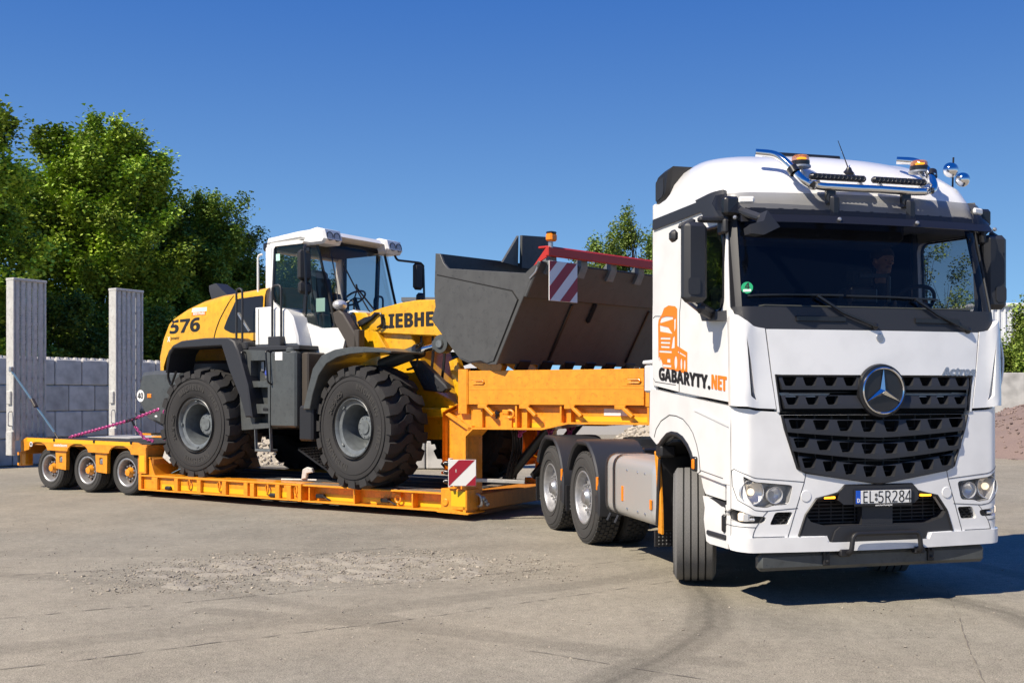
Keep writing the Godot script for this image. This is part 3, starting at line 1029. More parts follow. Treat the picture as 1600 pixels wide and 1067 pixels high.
func tyre_ring(b: MB, R: float, w: float, rr: float, ribs := 5, gw := 0.016, gd := 0.022, z0 := 0.0, n := 56) -> void:
	var pr := tyre_profile(R, w, rr, ribs, gw, gd)
	pr.append(pr[0])
	b.lathe(pr, Vector3(0, 0, z0), Vector3(0, 0, 1), n)
	# moulded rings on the sidewall
	for s in [-1.0, 1.0]:
		for q in [0.28, 0.74]:
			var r := lerpf(rr, R, q)
			b.lathe([Vector2(r - 0.006, s * w * 0.49), Vector2(r, s * (w * 0.5 + 0.004)), Vector2(r + 0.006, s * w * 0.49)], Vector3(0, 0, z0), Vector3(0, 0, 1), n)

# disc wheel: bright lip, dished disc with hand holes, nuts and hub
func truck_wheel(parent: Node3D, at: Vector3, turn: Basis, R: float, w: float, rr: float, twin: bool, hub_m: Material, dish: float, disc_m: Material, lip_m: Material, tread_m: Material = null, blocks := false) -> Node3D:
	var t := group_node("wheel", parent, at, turn)
	var b := MB.new()
	tyre_ring(b, R, w, rr)
	if twin: tyre_ring(b, R, w, rr, 5, 0.012, 0.016, -w - 0.06)
	var ty := part("tyre", b, tread_m if tread_m else M["rubber_dusty"], t)
	if blocks:
		var tb := MB.new()
		for z0 in ([0.0, -w - 0.06] if twin else [0.0]):
			for i in 44:
				for k in 5:
					var a := TAU * (i + (0.5 if k % 2 else 0.0)) / 44.0
					var z: float = z0 + (k - 2) * w * 0.172
					var e := Vector3(cos(a), sin(a), 0)
					tb.box(e * (R + 0.001) + Vector3(0, 0, z), Vector3(0.020, TAU * R / 44.0 * 0.84, w * 0.150), 0.004, Basis(e, Vector3(-e.y, e.x, 0), Vector3(0, 0, 1)))
		part("tread_blocks", tb, M["rubber_dusty"], t).set_meta("kind", "stuff")
	if tread_m:
		var gb := MB.new()
		var tw := w * 0.82
		var rw := (tw - 0.016 * 4) / 5
		for k in 4:
			var z := -tw / 2 + rw * (k + 1) + 0.016 * k
			gb.lathe([Vector2(R - 0.012, z + 0.001), Vector2(R - 0.012, z + 0.015)], Vector3.ZERO, Vector3(0, 0, 1), 56)
		part("tread_grooves", gb, M["void"], t)
	var h := w / 2
	var lip := MB.new()
	lip.lathe([Vector2(rr + 0.012, h * 0.80), Vector2(rr + 0.014, h * 0.93), Vector2(rr, h * 0.95), Vector2(rr - 0.016, h * 0.86), Vector2(rr - 0.026, h * 0.55), Vector2(rr - 0.035, h - dish), Vector2(rr - 0.02, h - dish - 0.01), Vector2(rr + 0.005, h * 0.5), Vector2(rr + 0.012, h * 0.80)], Vector3.ZERO, Vector3(0, 0, 1), 48)
	part("rim", lip, lip_m, t)
	var d := MB.new()
	var zd := h - dish
	# disc as a flat ring pierced by ten hand holes
	var outer := circle2(Vector2.ZERO, rr - 0.02, 48)
	var holes := []
	for i in 10: holes.append(circle2(Vector2.from_angle(TAU * (i + 0.5) / 10) * rr * 0.72, rr * 0.115, 10))
	var f := func(q: Vector2, o: float) -> Vector3:
		var l := q.length() / rr
		return Vector3(q.x, q.y, zd + o + dish * 0.30 * clampf((0.62 - l) / 0.2, 0, 1))
	d.panel(outer, holes, f, Vector2(rr * 0.11, rr * 0.11), 0.0, -0.02)
	part("disc", d, disc_m, t)
	var dk := MB.new()
	dk.lathe([Vector2(0, zd - 0.05), Vector2(rr - 0.02, zd - 0.05)], Vector3.ZERO, Vector3(0, 0, 1), 24)
	part("brake", dk, M["void"], t)
	var nb := MB.new()
	for i in 10:
		var a := TAU * i / 10
		nb.lathe([Vector2(0.017, 0), Vector2(0.015, 0.03), Vector2(0, 0.032)], Vector3(cos(a) * rr * 0.50, sin(a) * rr * 0.50, zd + dish * 0.28), Vector3(0, 0, 1), 6)
	part("nuts", nb, lip_m, t)
	var hb := MB.new()
	hb.lathe([Vector2(rr * 0.40, zd), Vector2(rr * 0.38, zd + dish * 0.45), Vector2(rr * 0.30, zd + dish * 0.62), Vector2(rr * 0.25, zd + dish * 0.9), Vector2(rr * 0.10, zd + dish * 0.95), Vector2(0, zd + dish * 0.95)], Vector3.ZERO, Vector3(0, 0, 1), 24)
	part("hub", hb, hub_m, t)
	return t

# ---------------------------------------------------------------- trailer
func hazard_plate(parent: Node3D, called: String, x: Transform3D, w: float, h: float, slant := 1.0, period := 0.55) -> Node3D:
	var g := group_node(called, parent, x.origin, x.basis)
	var b := MB.new()
	b.box(Vector3(0, 0, -0.006), Vector3(w, h, 0.012), 0.003)
	part("plate", b, M["plate_white"], g)
	var s := MB.new()
	var rect := rect2(-w / 2 + 0.004, -h / 2 + 0.004, w / 2 - 0.004, h / 2 - 0.004)
	var n := 3
	var st := h * period * 2.0
	for i in range(-4, 5):
		var c := (i * 2.0) * st * 0.5
		var k := w * slant
		var band := PackedVector2Array([Vector2(-w / 2, c - k / 2), Vector2(w / 2, c + k / 2), Vector2(w / 2, c + k / 2 + st * 0.5), Vector2(-w / 2, c - k / 2 + st * 0.5)])
		for q in Geometry2D.intersect_polygons(rect, band):
			s.prism(q, Vector3(0, 0, 0.0), Vector3.RIGHT, Vector3.UP, 0.0025)
	part("stripes", s, M["red_print"], g)
	return g

func build_trailer() -> void:
	var t := thing("lowbed_trailer", "long orange lowbed trailer with three axles carrying the wheel loader", "trailer", Vector3(-0.305, 0, -15.83), deg_to_rad(58.7 - 90.0))
	var O: Material = M["orange"]
	var X := Vector3.RIGHT
	var Y := Vector3.UP
	# --- low bed, rear telescopic section and front section
	for s in [1.0, -1.0]:
		var b := MB.new()
		b.bx(-6.30, -2.66, 0.13, 0.355, s * 1.16, s * 1.235, 0.006)
		b.bx(-6.30, -2.66, 0.335, 0.37, s * 0.90, s * 1.285, 0.008)
		b.bx(-6.32, -2.66, 0.105, 0.13, s * 1.00, s * 1.295, 0.006)
		b.bx(-2.69, -2.62, 0.10, 0.372, s * 0.95, s * 1.30, 0.006)
		b.bx(-6.33, -6.26, 0.12, 0.38, s * 0.95, s * 1.29, 0.006)
		part("side_beam", b, O, t)
		for x in [-5.90, -5.40, -4.86, -4.28, -3.80, -3.66, -3.12, -2.88]:
			var r := MB.new()
			r.bx(x - 0.045, x + 0.045, 0.13, 0.335, s * 1.225, s * 1.292, 0.006)
			if x == -5.90 or x == -2.88: r.bx(x - 0.10, x + 0.02, 0.26, 0.335, s * 1.225, s * 1.288, 0.004)
			part("stake_pocket", r, O, t)
		for x in [-5.12, -3.36, -4.42, -2.76]:
			var r := MB.new()
			var ring := PackedVector3Array()
			for k in 13: ring.append(Vector3(x + sin(TAU * k / 12) * 0.045, 0.262 + cos(TAU * k / 12) * 0.075, s * (1.262 + 0.02 * sin(TAU * k / 12))))
			r.tube(ring, 0.012, 7)
			part("lashing_ring", r, O, t)
		for x in [-5.62, -3.24]:
			var r := MB.new()
			r.bx(x - 0.07, x + 0.07, 0.135, 0.20, s * 1.20, s * 1.29, 0.02)
			part("winch_box", r, M["plastic_black"], t)
		for q in [[-5.80, -5.47], [-5.33, -4.92], [-4.80, -4.34], [-4.20, -3.86], [-3.58, -3.18], [-3.06, -2.94]]:
			var r := MB.new()
			r.bx(q[0], q[1], 0.145, 0.225, s * 1.236, s * 1.239)
			part("reflective_tape", r, M["tape"], t)
		# front section: an open beam
		var c := MB.new()
		c.bx(-2.62, 0.0, 0.12, 0.345, s * 1.05, s * 1.12, 0.004)
		c.bx(-2.62, 0.0, 0.335, 0.365, s * 0.80, s * 1.27, 0.008)
		c.bx(-2.62, 0.02, 0.098, 0.122, s * 0.95, s * 1.285, 0.006)
		part("side_beam", c, O, t)
		for x in [-2.50, -1.62, -0.55]:
			var r := MB.new()
			r.bx(x - 0.012, x + 0.012, 0.12, 0.335, s * 1.11, s * 1.25, 0.002)
			part("web_rib", r, O, t)
		for x in [-2.35, -1.10]:
			var r := MB.new()
			r.box(Vector3(x, 0.19, s * 1.16), Vector3(0.16, 0.07, 0.07), 0.015)
			r.rod(Vector3(x + 0.05, 0.20, s * 1.18), Vector3(x + 0.22, 0.14, s * 1.19), 0.014, 8)
			part("clamp", r, M["trim_dark"], t)
		var q2 := MB.new()
		var rr := PackedVector3Array()
		for k in 13: rr.append(Vector3(-0.86 + sin(TAU * k / 12) * 0.05, 0.235 + cos(TAU * k / 12) * 0.06, s * 1.175))
		q2.tube(rr, 0.014, 7)
		q2.box(Vector3(-0.90, 0.285, s * 1.15), Vector3(0.16, 0.07, 0.06), 0.01)
		part("lashing_ring", q2, O, t)
		var r2 := MB.new()
		r2.bx(-2.30, -1.70, 0.135, 0.225, s * 1.121, s * 1.124)
		r2.bx(-1.55, -0.10, 0.135, 0.215, s * 1.121, s * 1.124)
		part("reflective_tape", r2, M["tape"], t)
	# cross members and the floor
	var cm := MB.new()
	for i in 12: cm.box(Vector3(-6.1 + i * 0.54, 0.22, 0), Vector3(0.10, 0.16, 2.1), 0.005)
	cm.bx(-6.3, 0.0, 0.14, 0.30, -0.25, 0.25, 0.01)
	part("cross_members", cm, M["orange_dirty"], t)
	for i in 13:
		var pl := MB.new()
		var z := -0.78 + i * 0.13
		pl.bx(-6.26, -0.02, 0.325, 0.358 - 0.004 * (i % 3), z - 0.062, z + 0.062, 0.006)
		part("deck_plank", pl, M["deck_dark"] if i % 4 else M["deck_wood"], t)
	for s in [1.0, -1.0]:
		var mt := MB.new()
		mt.bx(-2.66, -0.02, 0.364, 0.372, s * 0.92, s * 1.22, 0.002)
		part("wear_plate", mt, M["deck_wood"], t)
	# --- rear bogie body
	var body := MB.new()
	body.bx(-9.55, -6.35, 0.55, 0.85, -0.62, 0.62, 0.01)
	body.bx(-9.58, -6.14, 0.80, 0.875, -1.27, 1.27, 0.01)
	body.bx(-6.40, -6.16, 0.37, 0.86, -1.25, 1.25, 0.01)
	body.bx(-6.18, -6.05, 0.37, 0.655, -1.22, 1.22, 0.02)
	body.bx(-9.62, -9.50, 0.62, 0.88, -1.28, 1.28, 0.012)
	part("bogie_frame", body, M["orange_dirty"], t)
	var ledge := MB.new()
	ledge.prism(V2([-6.30, 0.37, -5.97, 0.37, -6.00, 0.42, -6.09, 0.64, -6.12, 0.66, -6.30, 0.66]), Vector3(0, 0, -1.24), X, Y, 2.48, 0.004)
	ledge.bx(-6.16, -6.08, 0.645, 0.67, -1.25, 1.25, 0.004)
	part("step_front", ledge, O, t)
	var dk := MB.new()
	dk.bx(-9.50, -6.10, 0.875, 0.905, -1.12, 1.20, 0.01)
	part("deck_mat", dk, M["deck_dark"], t)
	var edge := MB.new()
	edge.bx(-8.0, -6.4, 0.905, 0.935, -0.55, -0.38, 0.006)
	edge.bx(-8.0, -6.4, 0.905, 0.930, -1.10, -0.98, 0.006)
	part("guide_rail", edge, O, t)
	var top_plate := MB.new()
	top_plate.bx(-9.4, -7.9, 0.905, 0.914, -1.0, 0.2, 0.002)
	part("tread_plate", top_plate, M["galvanised"], t)
	# fascia with three wheel arches
	var arch := func(xc: float, r: float, y0: float) -> Array:
		var o := []
		for k in 9:
			var a := PI * k / 8.0
			o.append(Vector2(xc - cos(a) * r, y0 + sin(a) * 0.145))
		return o
	var pts := PackedVector2Array([Vector2(-9.60, 0.66), Vector2(-9.36, 0.71)])
	for q in [[-9.08, 0.27, 0.715], [-7.94, 0.29, 0.71], [-6.80, 0.29, 0.705]]:
		for p in arch.call(q[0], q[1], q[2]): pts.append(p)
	pts.append_array(V2([-6.31, 0.70, -6.31, 0.39, -6.13, 0.39, -6.13, 0.835, -6.36, 0.915, -9.42, 0.935, -9.60, 0.87]))
	for s in [1.0, -1.0]:
		var fa := MB.new()
		fa.prism(pts, Vector3(0, 0, 1.262 if s > 0 else -1.30), X, Y, 0.038, 0.004, true)
		part("fascia", fa, O, t)
		var tp := MB.new()
		for q in [[-9.40, -8.62], [-8.58, -7.50], [-7.46, -6.52]]:
			var y0: float = lerpf(0.928, 0.912, (q[0] + 9.42) / 3.06)
			var y1: float = lerpf(0.928, 0.912, (q[1] + 9.42) / 3.06)
			tp.prism(PackedVector2Array([Vector2(q[0], y0 - 0.065), Vector2(q[1], y1 - 0.065), Vector2(q[1], y1), Vector2(q[0], y0)]), Vector3(0, 0, s * 1.3005), X, Y, s * 0.002)
		tp.bx(-6.29, -6.16, 0.42, 0.70, s * 1.3005, s * 1.3025)
		part("reflective_tape", tp, M["tape"], t)
		for q in [[-8.62, -8.32, 0.37], [-7.50, -7.19, 0.35]]:
			var bk := MB.new()
			var hole := rect2(q[0] + 0.11, 0.50, q[0] + 0.20, 0.62)
			var ff := func(p: Vector2, o: float) -> Vector3: return Vector3(p.x, p.y, s * (1.24 + o))
			bk.panel(PackedVector2Array([Vector2(q[0] + 0.02, q[2] + 0.02), Vector2(q[1], q[2]), Vector2(q[1] + 0.01, 0.72), Vector2(q[0], 0.72)]), [hole], ff, Vector2(0.07, 0.07), 0.02, -0.05)
			part("hanger_bracket", bk, O, t)
			var vb := MB.new()
			vb.box(Vector3(q[0] + 0.155, 0.55, s * 1.235), Vector3(0.07, 0.10, 0.06), 0.015)
			part("valve", vb, M["steel"], t)
		for x in [-8.60, -7.48, -6.50]:
			var ho := MB.new()
			ho.box(Vector3(x, 0.905, s * 1.285), Vector3(0.05, 0.05, 0.06), 0.01)
			part("lashing_hook", ho, M["trim_dark"], t)
	var bd := MB.new()
	bd.prism(circle2(Vector2(-9.28, 0.815), 0.045, 20), Vector3(0, 0, 1.3005), X, Y, 0.003)
	letters(bd, "nooteboom", 0.05, func(v: Vector3) -> Vector3: return Vector3(-8.42 + v.x, 0.815 + v.y, 1.3015 + v.z), 0.003, "Droid Sans", 700, HORIZONTAL_ALIGNMENT_CENTER, 1.0)
	part("white_lettering", bd, M["white_print"], t)
	var br := MB.new()
	letters(br, "80", 0.045, func(v: Vector3) -> Vector3: return Vector3(-9.28 + v.x, 0.815 + v.y, 1.3055 + v.z), 0.002)
	part("speed_lettering", br, M["black_print"], t)
	# tail lamps and rear marker frame
	for s in [1.0, -1.0]:
		var lf := MB.new()
		lf.bx(-9.74, -9.62, 0.40, 0.66, s * 1.02, s * 1.28, 0.012)
		lf.bx(-9.62, -9.50, 0.42, 0.64, s * 1.20, s * 1.27, 0.01)
		part("tail_lamp_frame", lf, O, t)
		var ll := MB.new()
		ll.bx(-9.72, -9.64, 0.46, 0.60, s * 1.278, s * 1.288, 0.004)
		part("side_marker", ll, M["trim_dark"], t)
	# wheels
	for x in [-8.74, -7.69, -6.63]:
		truck_wheel(t, Vector3(x - 0.06, 0.385, 1.135), Basis(Vector3(0, 0, 1), x), 0.385, 0.215, 0.235, true, O, 0.13, M["rim_brown"], M["rim_silver"])
		truck_wheel(t, Vector3(x, 0.385, -1.115), Basis(Vector3.UP, PI), 0.385, 0.215, 0.235, true, O, 0.13, M["rim_brown"], M["rim_silver"])
	var ax := MB.new()
	for x in [-8.74, -7.69, -6.63]:
		ax.rod(Vector3(x, 0.385, -0.8), Vector3(x, 0.385, 0.8), 0.07, 14)
		ax.bar(Vector3(x, 0.40, -0.6), Vector3(x + 0.3, 0.62, -0.6), 0.1, 0.12)
		ax.bar(Vector3(x, 0.40, 0.6), Vector3(x + 0.3, 0.62, 0.6), 0.1, 0.12)
	part("axles", ax, M["orange_dirty"], t)
	# --- upright loading ramps
	for s in [1.0, -1.0]:
		var zc: float = 1.13 * s
		var rp := group_node("ramp", t)
		var fr := MB.new()
		for z in [zc - 0.325, zc + 0.325]: fr.bx(-9.78, -9.56, 0.86, 3.88, z - 0.018, z + 0.018, 0.006)
		for i in 9: fr.bx(-9.76, -9.62, 0.95 + i * 0.35, 1.0 + i * 0.35, zc - 0.31, zc + 0.31, 0.004)
		part("frame", fr, M["galvanised"], rp)
		for i in 5:
			var z: float = zc - 0.30 + 0.60 * (i + 0.5) / 5
			var b := MB.new()
			b.bx(-9.63, -9.575, 0.88, 3.86, z - 0.046, z + 0.046, 0.014)
			for k in 60:
				b.box(Vector3(-9.573, 0.95 + k * 0.0485, z - 0.045), Vector3(0.012, 0.018, 0.012), 0.004)
			part("slat", b, M["galvanised"], rp)
		var cp := MB.new()
		cp.bx(-9.79, -9.545, 3.85, 3.90, zc - 0.35, zc + 0.35, 0.008)
		part("end_cap", cp, M["galvanised"], rp)
		var hg := MB.new()
		hg.bx(-9.74, -9.56, 0.60, 1.05, zc + 0.30, zc + 0.38, 0.01)
		hg.bx(-9.72, -9.60, 1.55, 1.80, zc + 0.335, zc + 0.385, 0.01)
		hg.tube(rounded(V3([-9.60, 1.15, zc + 0.345, -9.60, 1.15, zc + 0.42, -9.60, 1.42, zc + 0.42, -9.60, 1.42, zc + 0.345]), 0.04), 0.012, 7)
		part("hinge", hg, M["galvanised"], rp)
	# --- gooseneck
	for s in [1.0, -1.0]:
		var z1: float = 1.30 * s
		var lg := MB.new()
		# leg web, its flanges and its inner face
		lg.prism(V2([0.06, 0.10, 0.40, 0.10, 0.40, 1.20, 0.50, 1.29, 1.10, 1.29, 1.10, 1.45, 0.30, 1.60, 0.06, 1.47]), Vector3(0, 0, z1 - 0.10 if s > 0 else z1 + 0.07), X, Y, 0.03)
		lg.prism(V2([-0.01, 0.63, 0.05, 0.63, 0.05, 0.79, 0.12, 0.73, 0.12, 0.70, 0.16, 0.74, 0.06, 0.84, 0.06, 1.46, 0.30, 1.57, 0.30, 1.62, 0.01, 1.49, 0.01, 0.80, 0.09, 0.70, -0.01, 0.66]), Vector3(0, 0, minf(z1, z1 - s * 0.42)), X, Y, 0.42)
		lg.prism(V2([0.355, 0.10, 0.40, 0.10, 0.40, 1.16, 0.52, 1.265, 0.50, 1.31, 0.355, 1.18]), Vector3(0, 0, minf(z1, z1 - s * 0.42)), X, Y, 0.42)
		lg.prism(V2([0.06, 1.46, 0.12, 1.49, 0.50, 1.27, 0.46, 1.235]), Vector3(0, 0, minf(z1, z1 - s * 0.10)), X, Y, 0.10)
		lg.bx(-0.02, 0.42, 0.14, 0.43, minf(z1, z1 - s * 0.30), maxf(z1, z1 - s * 0.30), 0.01)
		lg.prism(V2([-0.08, 0.095, 0.44, 0.085, 0.46, 0.105, 0.12, 0.16, -0.02, 0.15]), Vector3(0, 0, minf(z1 + s * 0.012, z1 - s * 0.40)), X, Y, 0.41)
		part("neck_leg", lg, O, t)
		var pin := MB.new()
		pin.lathe([Vector2(0.055, 0), Vector2(0.055, 0.012), Vector2(0.045, 0.02), Vector2(0, 0.02)], Vector3(0.06, 0.24, z1), Vector3(0, 0, s), 18)
		part("pin", pin, O, t)
		var tp := MB.new()
		tp.bx(0.16, 0.40, 0.19, 0.40, z1 + s * 0.0005, z1 + s * 0.003)
		part("reflective_tape", tp, M["tape"], t)
		# neck beam: recessed web, bottom flange that kinks up, ribs and clamps
		var nb := MB.new()
		nb.prism(V2([0.28, 1.285, 1.60, 1.295, 2.00, 1.375, 3.14, 1.38, 3.14, 1.60, 0.28, 1.60]), Vector3(0, 0, 1.17 if s > 0 else -1.20), X, Y, 0.03)
		for q in [[0.44, 1.262, 1.60, 1.272], [1.60, 1.272, 2.00, 1.355], [2.00, 1.355, 3.15, 1.36]]:
			nb.prism(PackedVector2Array([Vector2(q[0], q[1]), Vector2(q[2], q[3]), Vector2(q[2], q[3] + 0.025), Vector2(q[0], q[1] + 0.025)]), Vector3(0, 0, 0.6 if s > 0 else -1.30), X, Y, 0.70)
		part("neck_beam", nb, O, t)
		for x in [0.65, 1.20, 1.36, 1.88, 2.02, 3.12]:
			var rb := MB.new()
			rb.bx(x - 0.014, x + 0.014, 1.29 if x < 1.7 else 1.375, 1.585, minf(s * 1.19, s * 1.285), maxf(s * 1.19, s * 1.285), 0.003)
			part("rib", rb, O, t)
		for x in [0.72, 1.38, 2.06, 2.78]:
			var cl := MB.new()
			cl.bar(Vector3(x, 1.575, s * 1.30), Vector3(x + 0.16, 1.455, s * 1.335), 0.06, 0.045, 0.008)
			cl.box(Vector3(x - 0.03, 1.575, s * 1.31), Vector3(0.15, 0.055, 0.05), 0.008)
			part("board_latch", cl, O, t)
		var tq := MB.new()
		for q in [[0.46, 0.63], [0.67, 1.18], [1.38, 1.58]]: tq.bx(q[0], q[1], 1.30, 1.36, minf(s * 1.2005, s * 1.203), maxf(s * 1.2005, s * 1.203))
		tq.bx(2.06, 3.10, 1.39, 1.455, minf(s * 1.2005, s * 1.203), maxf(s * 1.2005, s * 1.203))
		part("reflective_tape", tq, M["tape"], t)
		# side board
		var bo := MB.new()
		bo.bx(0.43, 3.07, 1.60, 2.062, minf(s * 1.255, s * 1.30), maxf(s * 1.255, s * 1.30), 0.006)
		bo.bx(0.44, 3.06, 1.805, 1.812, minf(s * 1.30, s * 1.3035), maxf(s * 1.30, s * 1.3035), 0.001)
		part("side_board", bo, O, t)
		for x in [0.58, 2.90]:
			var lk := MB.new()
			lk.bx(x - 0.13, x + 0.17, 1.845, 1.955, minf(s * 1.3003, s * 1.303), maxf(s * 1.3003, s * 1.303), 0.001)
			lk.bx(x - 0.09, x + 0.13, 1.94, 1.948, minf(s * 1.30, s * 1.309), maxf(s * 1.30, s * 1.309), 0.002)
			lk.tube(rounded(V3([x - 0.05, 1.925, s * 1.306, x + 0.12, 1.925, s * 1.312, x + 0.12, 1.885, s * 1.312, x - 0.03, 1.885, s * 1.306]), 0.02), 0.011, 7)
			lk.box(Vector3(x - 0.03, 1.90, s * 1.306), Vector3(0.07, 0.07, 0.014), 0.006)
			part("board_lock", lk, O, t)
		var po := MB.new()
		po.bx(0.28, 0.425, 1.47, 2.085, minf(s * 1.22, s * 1.31), maxf(s * 1.22, s * 1.31), 0.006)
		po.bx(0.43, 0.445, 1.60, 2.085, minf(s * 1.24, s * 1.315), maxf(s * 1.24, s * 1.315), 0.003)
		part("corner_post", po, O, t)
		var p2 := MB.new()
		p2.bx(3.085, 3.14, 1.585, 2.065, minf(s * 1.22, s * 1.295), maxf(s * 1.22, s * 1.295), 0.005)
		p2.prism(V2([3.14, 1.58, 3.30, 1.58, 3.30, 1.74, 3.22, 1.82, 3.18, 2.06, 3.14, 2.06]), Vector3(0, 0, 1.20 if s > 0 else -1.24), X, Y, 0.04, 0.004)
		part("corner_post", p2, O, t)
		# lifting hook and valve under the board
		var hk := MB.new()
		var hr := PackedVector3Array()
		for k in 10: hr.append(Vector3(1.08 + sin(-0.6 + 4.2 * k / 9) * 0.06, 1.475 + cos(-0.6 + 4.2 * k / 9) * 0.05, s * 1.24))
		hk.tube(hr, 0.018, 8)
		hk.box(Vector3(1.0, 1.50, s * 1.215), Vector3(0.10, 0.07, 0.05), 0.01)
		part("lashing_hook", hk, O, t)
		var vv := MB.new()
		vv.lathe([Vector2(0.04, 0), Vector2(0.038, 0.05), Vector2(0.02, 0.07), Vector2(0, 0.07)], Vector3(0.87, 1.47, s * 1.20), Vector3(0, 0, s), 14)
		vv.rod(Vector3(0.87, 1.53, s * 1.25), Vector3(0.87, 1.41, s * 1.25), 0.014, 8)
		part("valve", vv, M["trim_dark"], t)
	var nd := MB.new()
	nd.bx(0.20, 3.30, 1.56, 1.60, -1.25, 1.25, 0.008)
	nd.bx(0.30, 3.20, 1.38, 1.56, -0.55, 0.55, 0.01)
	nd.bx(0.05, 0.45, 0.12, 0.35, -1.0, 1.0, 0.01)
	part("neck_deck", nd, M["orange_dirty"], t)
	var fw := MB.new()
	fw.bx(3.26, 3.30, 1.60, 2.05, -1.20, 1.20, 0.008)
	part("front_board", fw, O, t)
	var lb := MB.new()
	lb.bx(2.47, 2.80, 1.47, 1.585, 1.2005, 1.206)
	part("notice_plate", lb, M["plate_white"], t)
	# dark gear between the legs: hydraulic rams and hoses
	var gear := MB.new()
	gear.rod(Vector3(0.5, 0.5, 0.40), Vector3(1.3, 1.35, 0.40), 0.07, 14)
	gear.rod(Vector3(0.5, 0.5, -0.40), Vector3(1.3, 1.35, -0.40), 0.07, 14)
	for k in 4: gear.tube(rounded(V3([0.62, 0.5, 0.35 + k * 0.09, 0.80, 0.95 + 0.05 * k, 0.45 + k * 0.06, 0.72, 1.30, 0.35 + k * 0.1]), 0.2), 0.016, 7)
	part("hydraulics", gear, M["trim_dark"], t)
	var cou := MB.new()
	for k in 3: cou.lathe([Vector2(0.035, 0), Vector2(0.035, 0.04), Vector2(0.02, 0.06), Vector2(0, 0.06)], Vector3(0.50, 0.30 - 0.045 * k, 1.05 - 0.05 * k), Vector3(1, 0, 0.2), 12)
	cou.tube(rounded(V3([0.45, 0.36, 1.10, 0.52, 0.34, 1.10, 0.53, 0.20, 1.08, 0.45, 0.18, 1.06]), 0.05), 0.02, 8)
	part("air_couplings", cou, M["steel"], t)
	var arm := MB.new()
	arm.bar(Vector3(0.42, 0.56, 1.20), Vector3(1.00, 0.52, 0.72), 0.05, 0.05, 0.006)
	part("swing_arm", arm, M["galvanised"], t)
	# chequered warning board with three lamps on the neck leg
	hazard_plate(t, "warning_board", Transform3D(Basis(Vector3.UP, 0.55), Vector3(0.385, 0.665, 1.36)), 0.38, 0.36, 1.0, 0.62)
	var br2 := MB.new()
	br2.bx(0.175, 0.215, 0.46, 0.86, 1.33, 1.40, 0.004)
	br2.box(Vector3(0.25, 0.69, 1.395), Vector3(0.14, 0.05, 0.03), 0.006)
	part("board_bracket", br2, M["galvanised"], t)
	for k in 3:
		var lm := MB.new()
		lm.lathe([Vector2(0.035, 0), Vector2(0.038, 0.03), Vector2(0.03, 0.07), Vector2(0.012, 0.085), Vector2(0, 0.085)], Vector3(0.175, 0.79 - k * 0.125, 1.365), Vector3(-0.9, 0, 0.35), 14)
		part("marker_lamp", lm, M["trim_dark"], t)
		var le := MB.new()
		le.sphere(Vector3(0.115, 0.79 - k * 0.125, 1.40), Vector3.ONE * 0.016, 8)
		part("marker_lens", le, M["plate_white"], t)

# ---------------------------------------------------------------- wheel loader
var LX := 0.0
const LB := 0.35   # the loader stands on the trailer's floor; heights below are measured from the yard

# the front half of the machine is swung a little on its joint: the bucket and the front wheels stand turned by SWING
const SWING := 0.195
var swung := false
func swing(v: Vector3) -> Vector3:
	# slides each point of the bucket along its sight line from the near plate's old plane to the turned one
	var eye := Vector3(0, 1.75, 0)
	var bs := Basis(Vector3.UP, deg_to_rad(55.2 - 90.0))
	var o := Vector3(-1.459, 0, -16.374)
	var corner := o + bs * Vector3(2.50, 2.12, 1.40)
	var bt := Basis(Vector3.UP, deg_to_rad(55.2 - 90.0) - SWING)
	var w := o + bs * Vector3(v.x, v.y, 1.40)
	var k := (corner - eye).dot(bt.z) / (w - eye).dot(bt.z)
	var q := eye + (w - eye) * k + bt.z * (v.z - 1.40)
	return bs.inverse() * (q - o)
func lp(called: String, b: MB, m: Material, parent: Node, base := true) -> MeshInstance3D:
	if swung:
		for i in b.p.size(): b.p[i] = swing(b.p[i] + Vector3(LX, 0, 0))
		return part(called, b, m, parent, Vector3(0, -LB, 0))
	return part(called, b, m, parent, Vector3(LX, -LB, 0) if base else Vector3.ZERO)

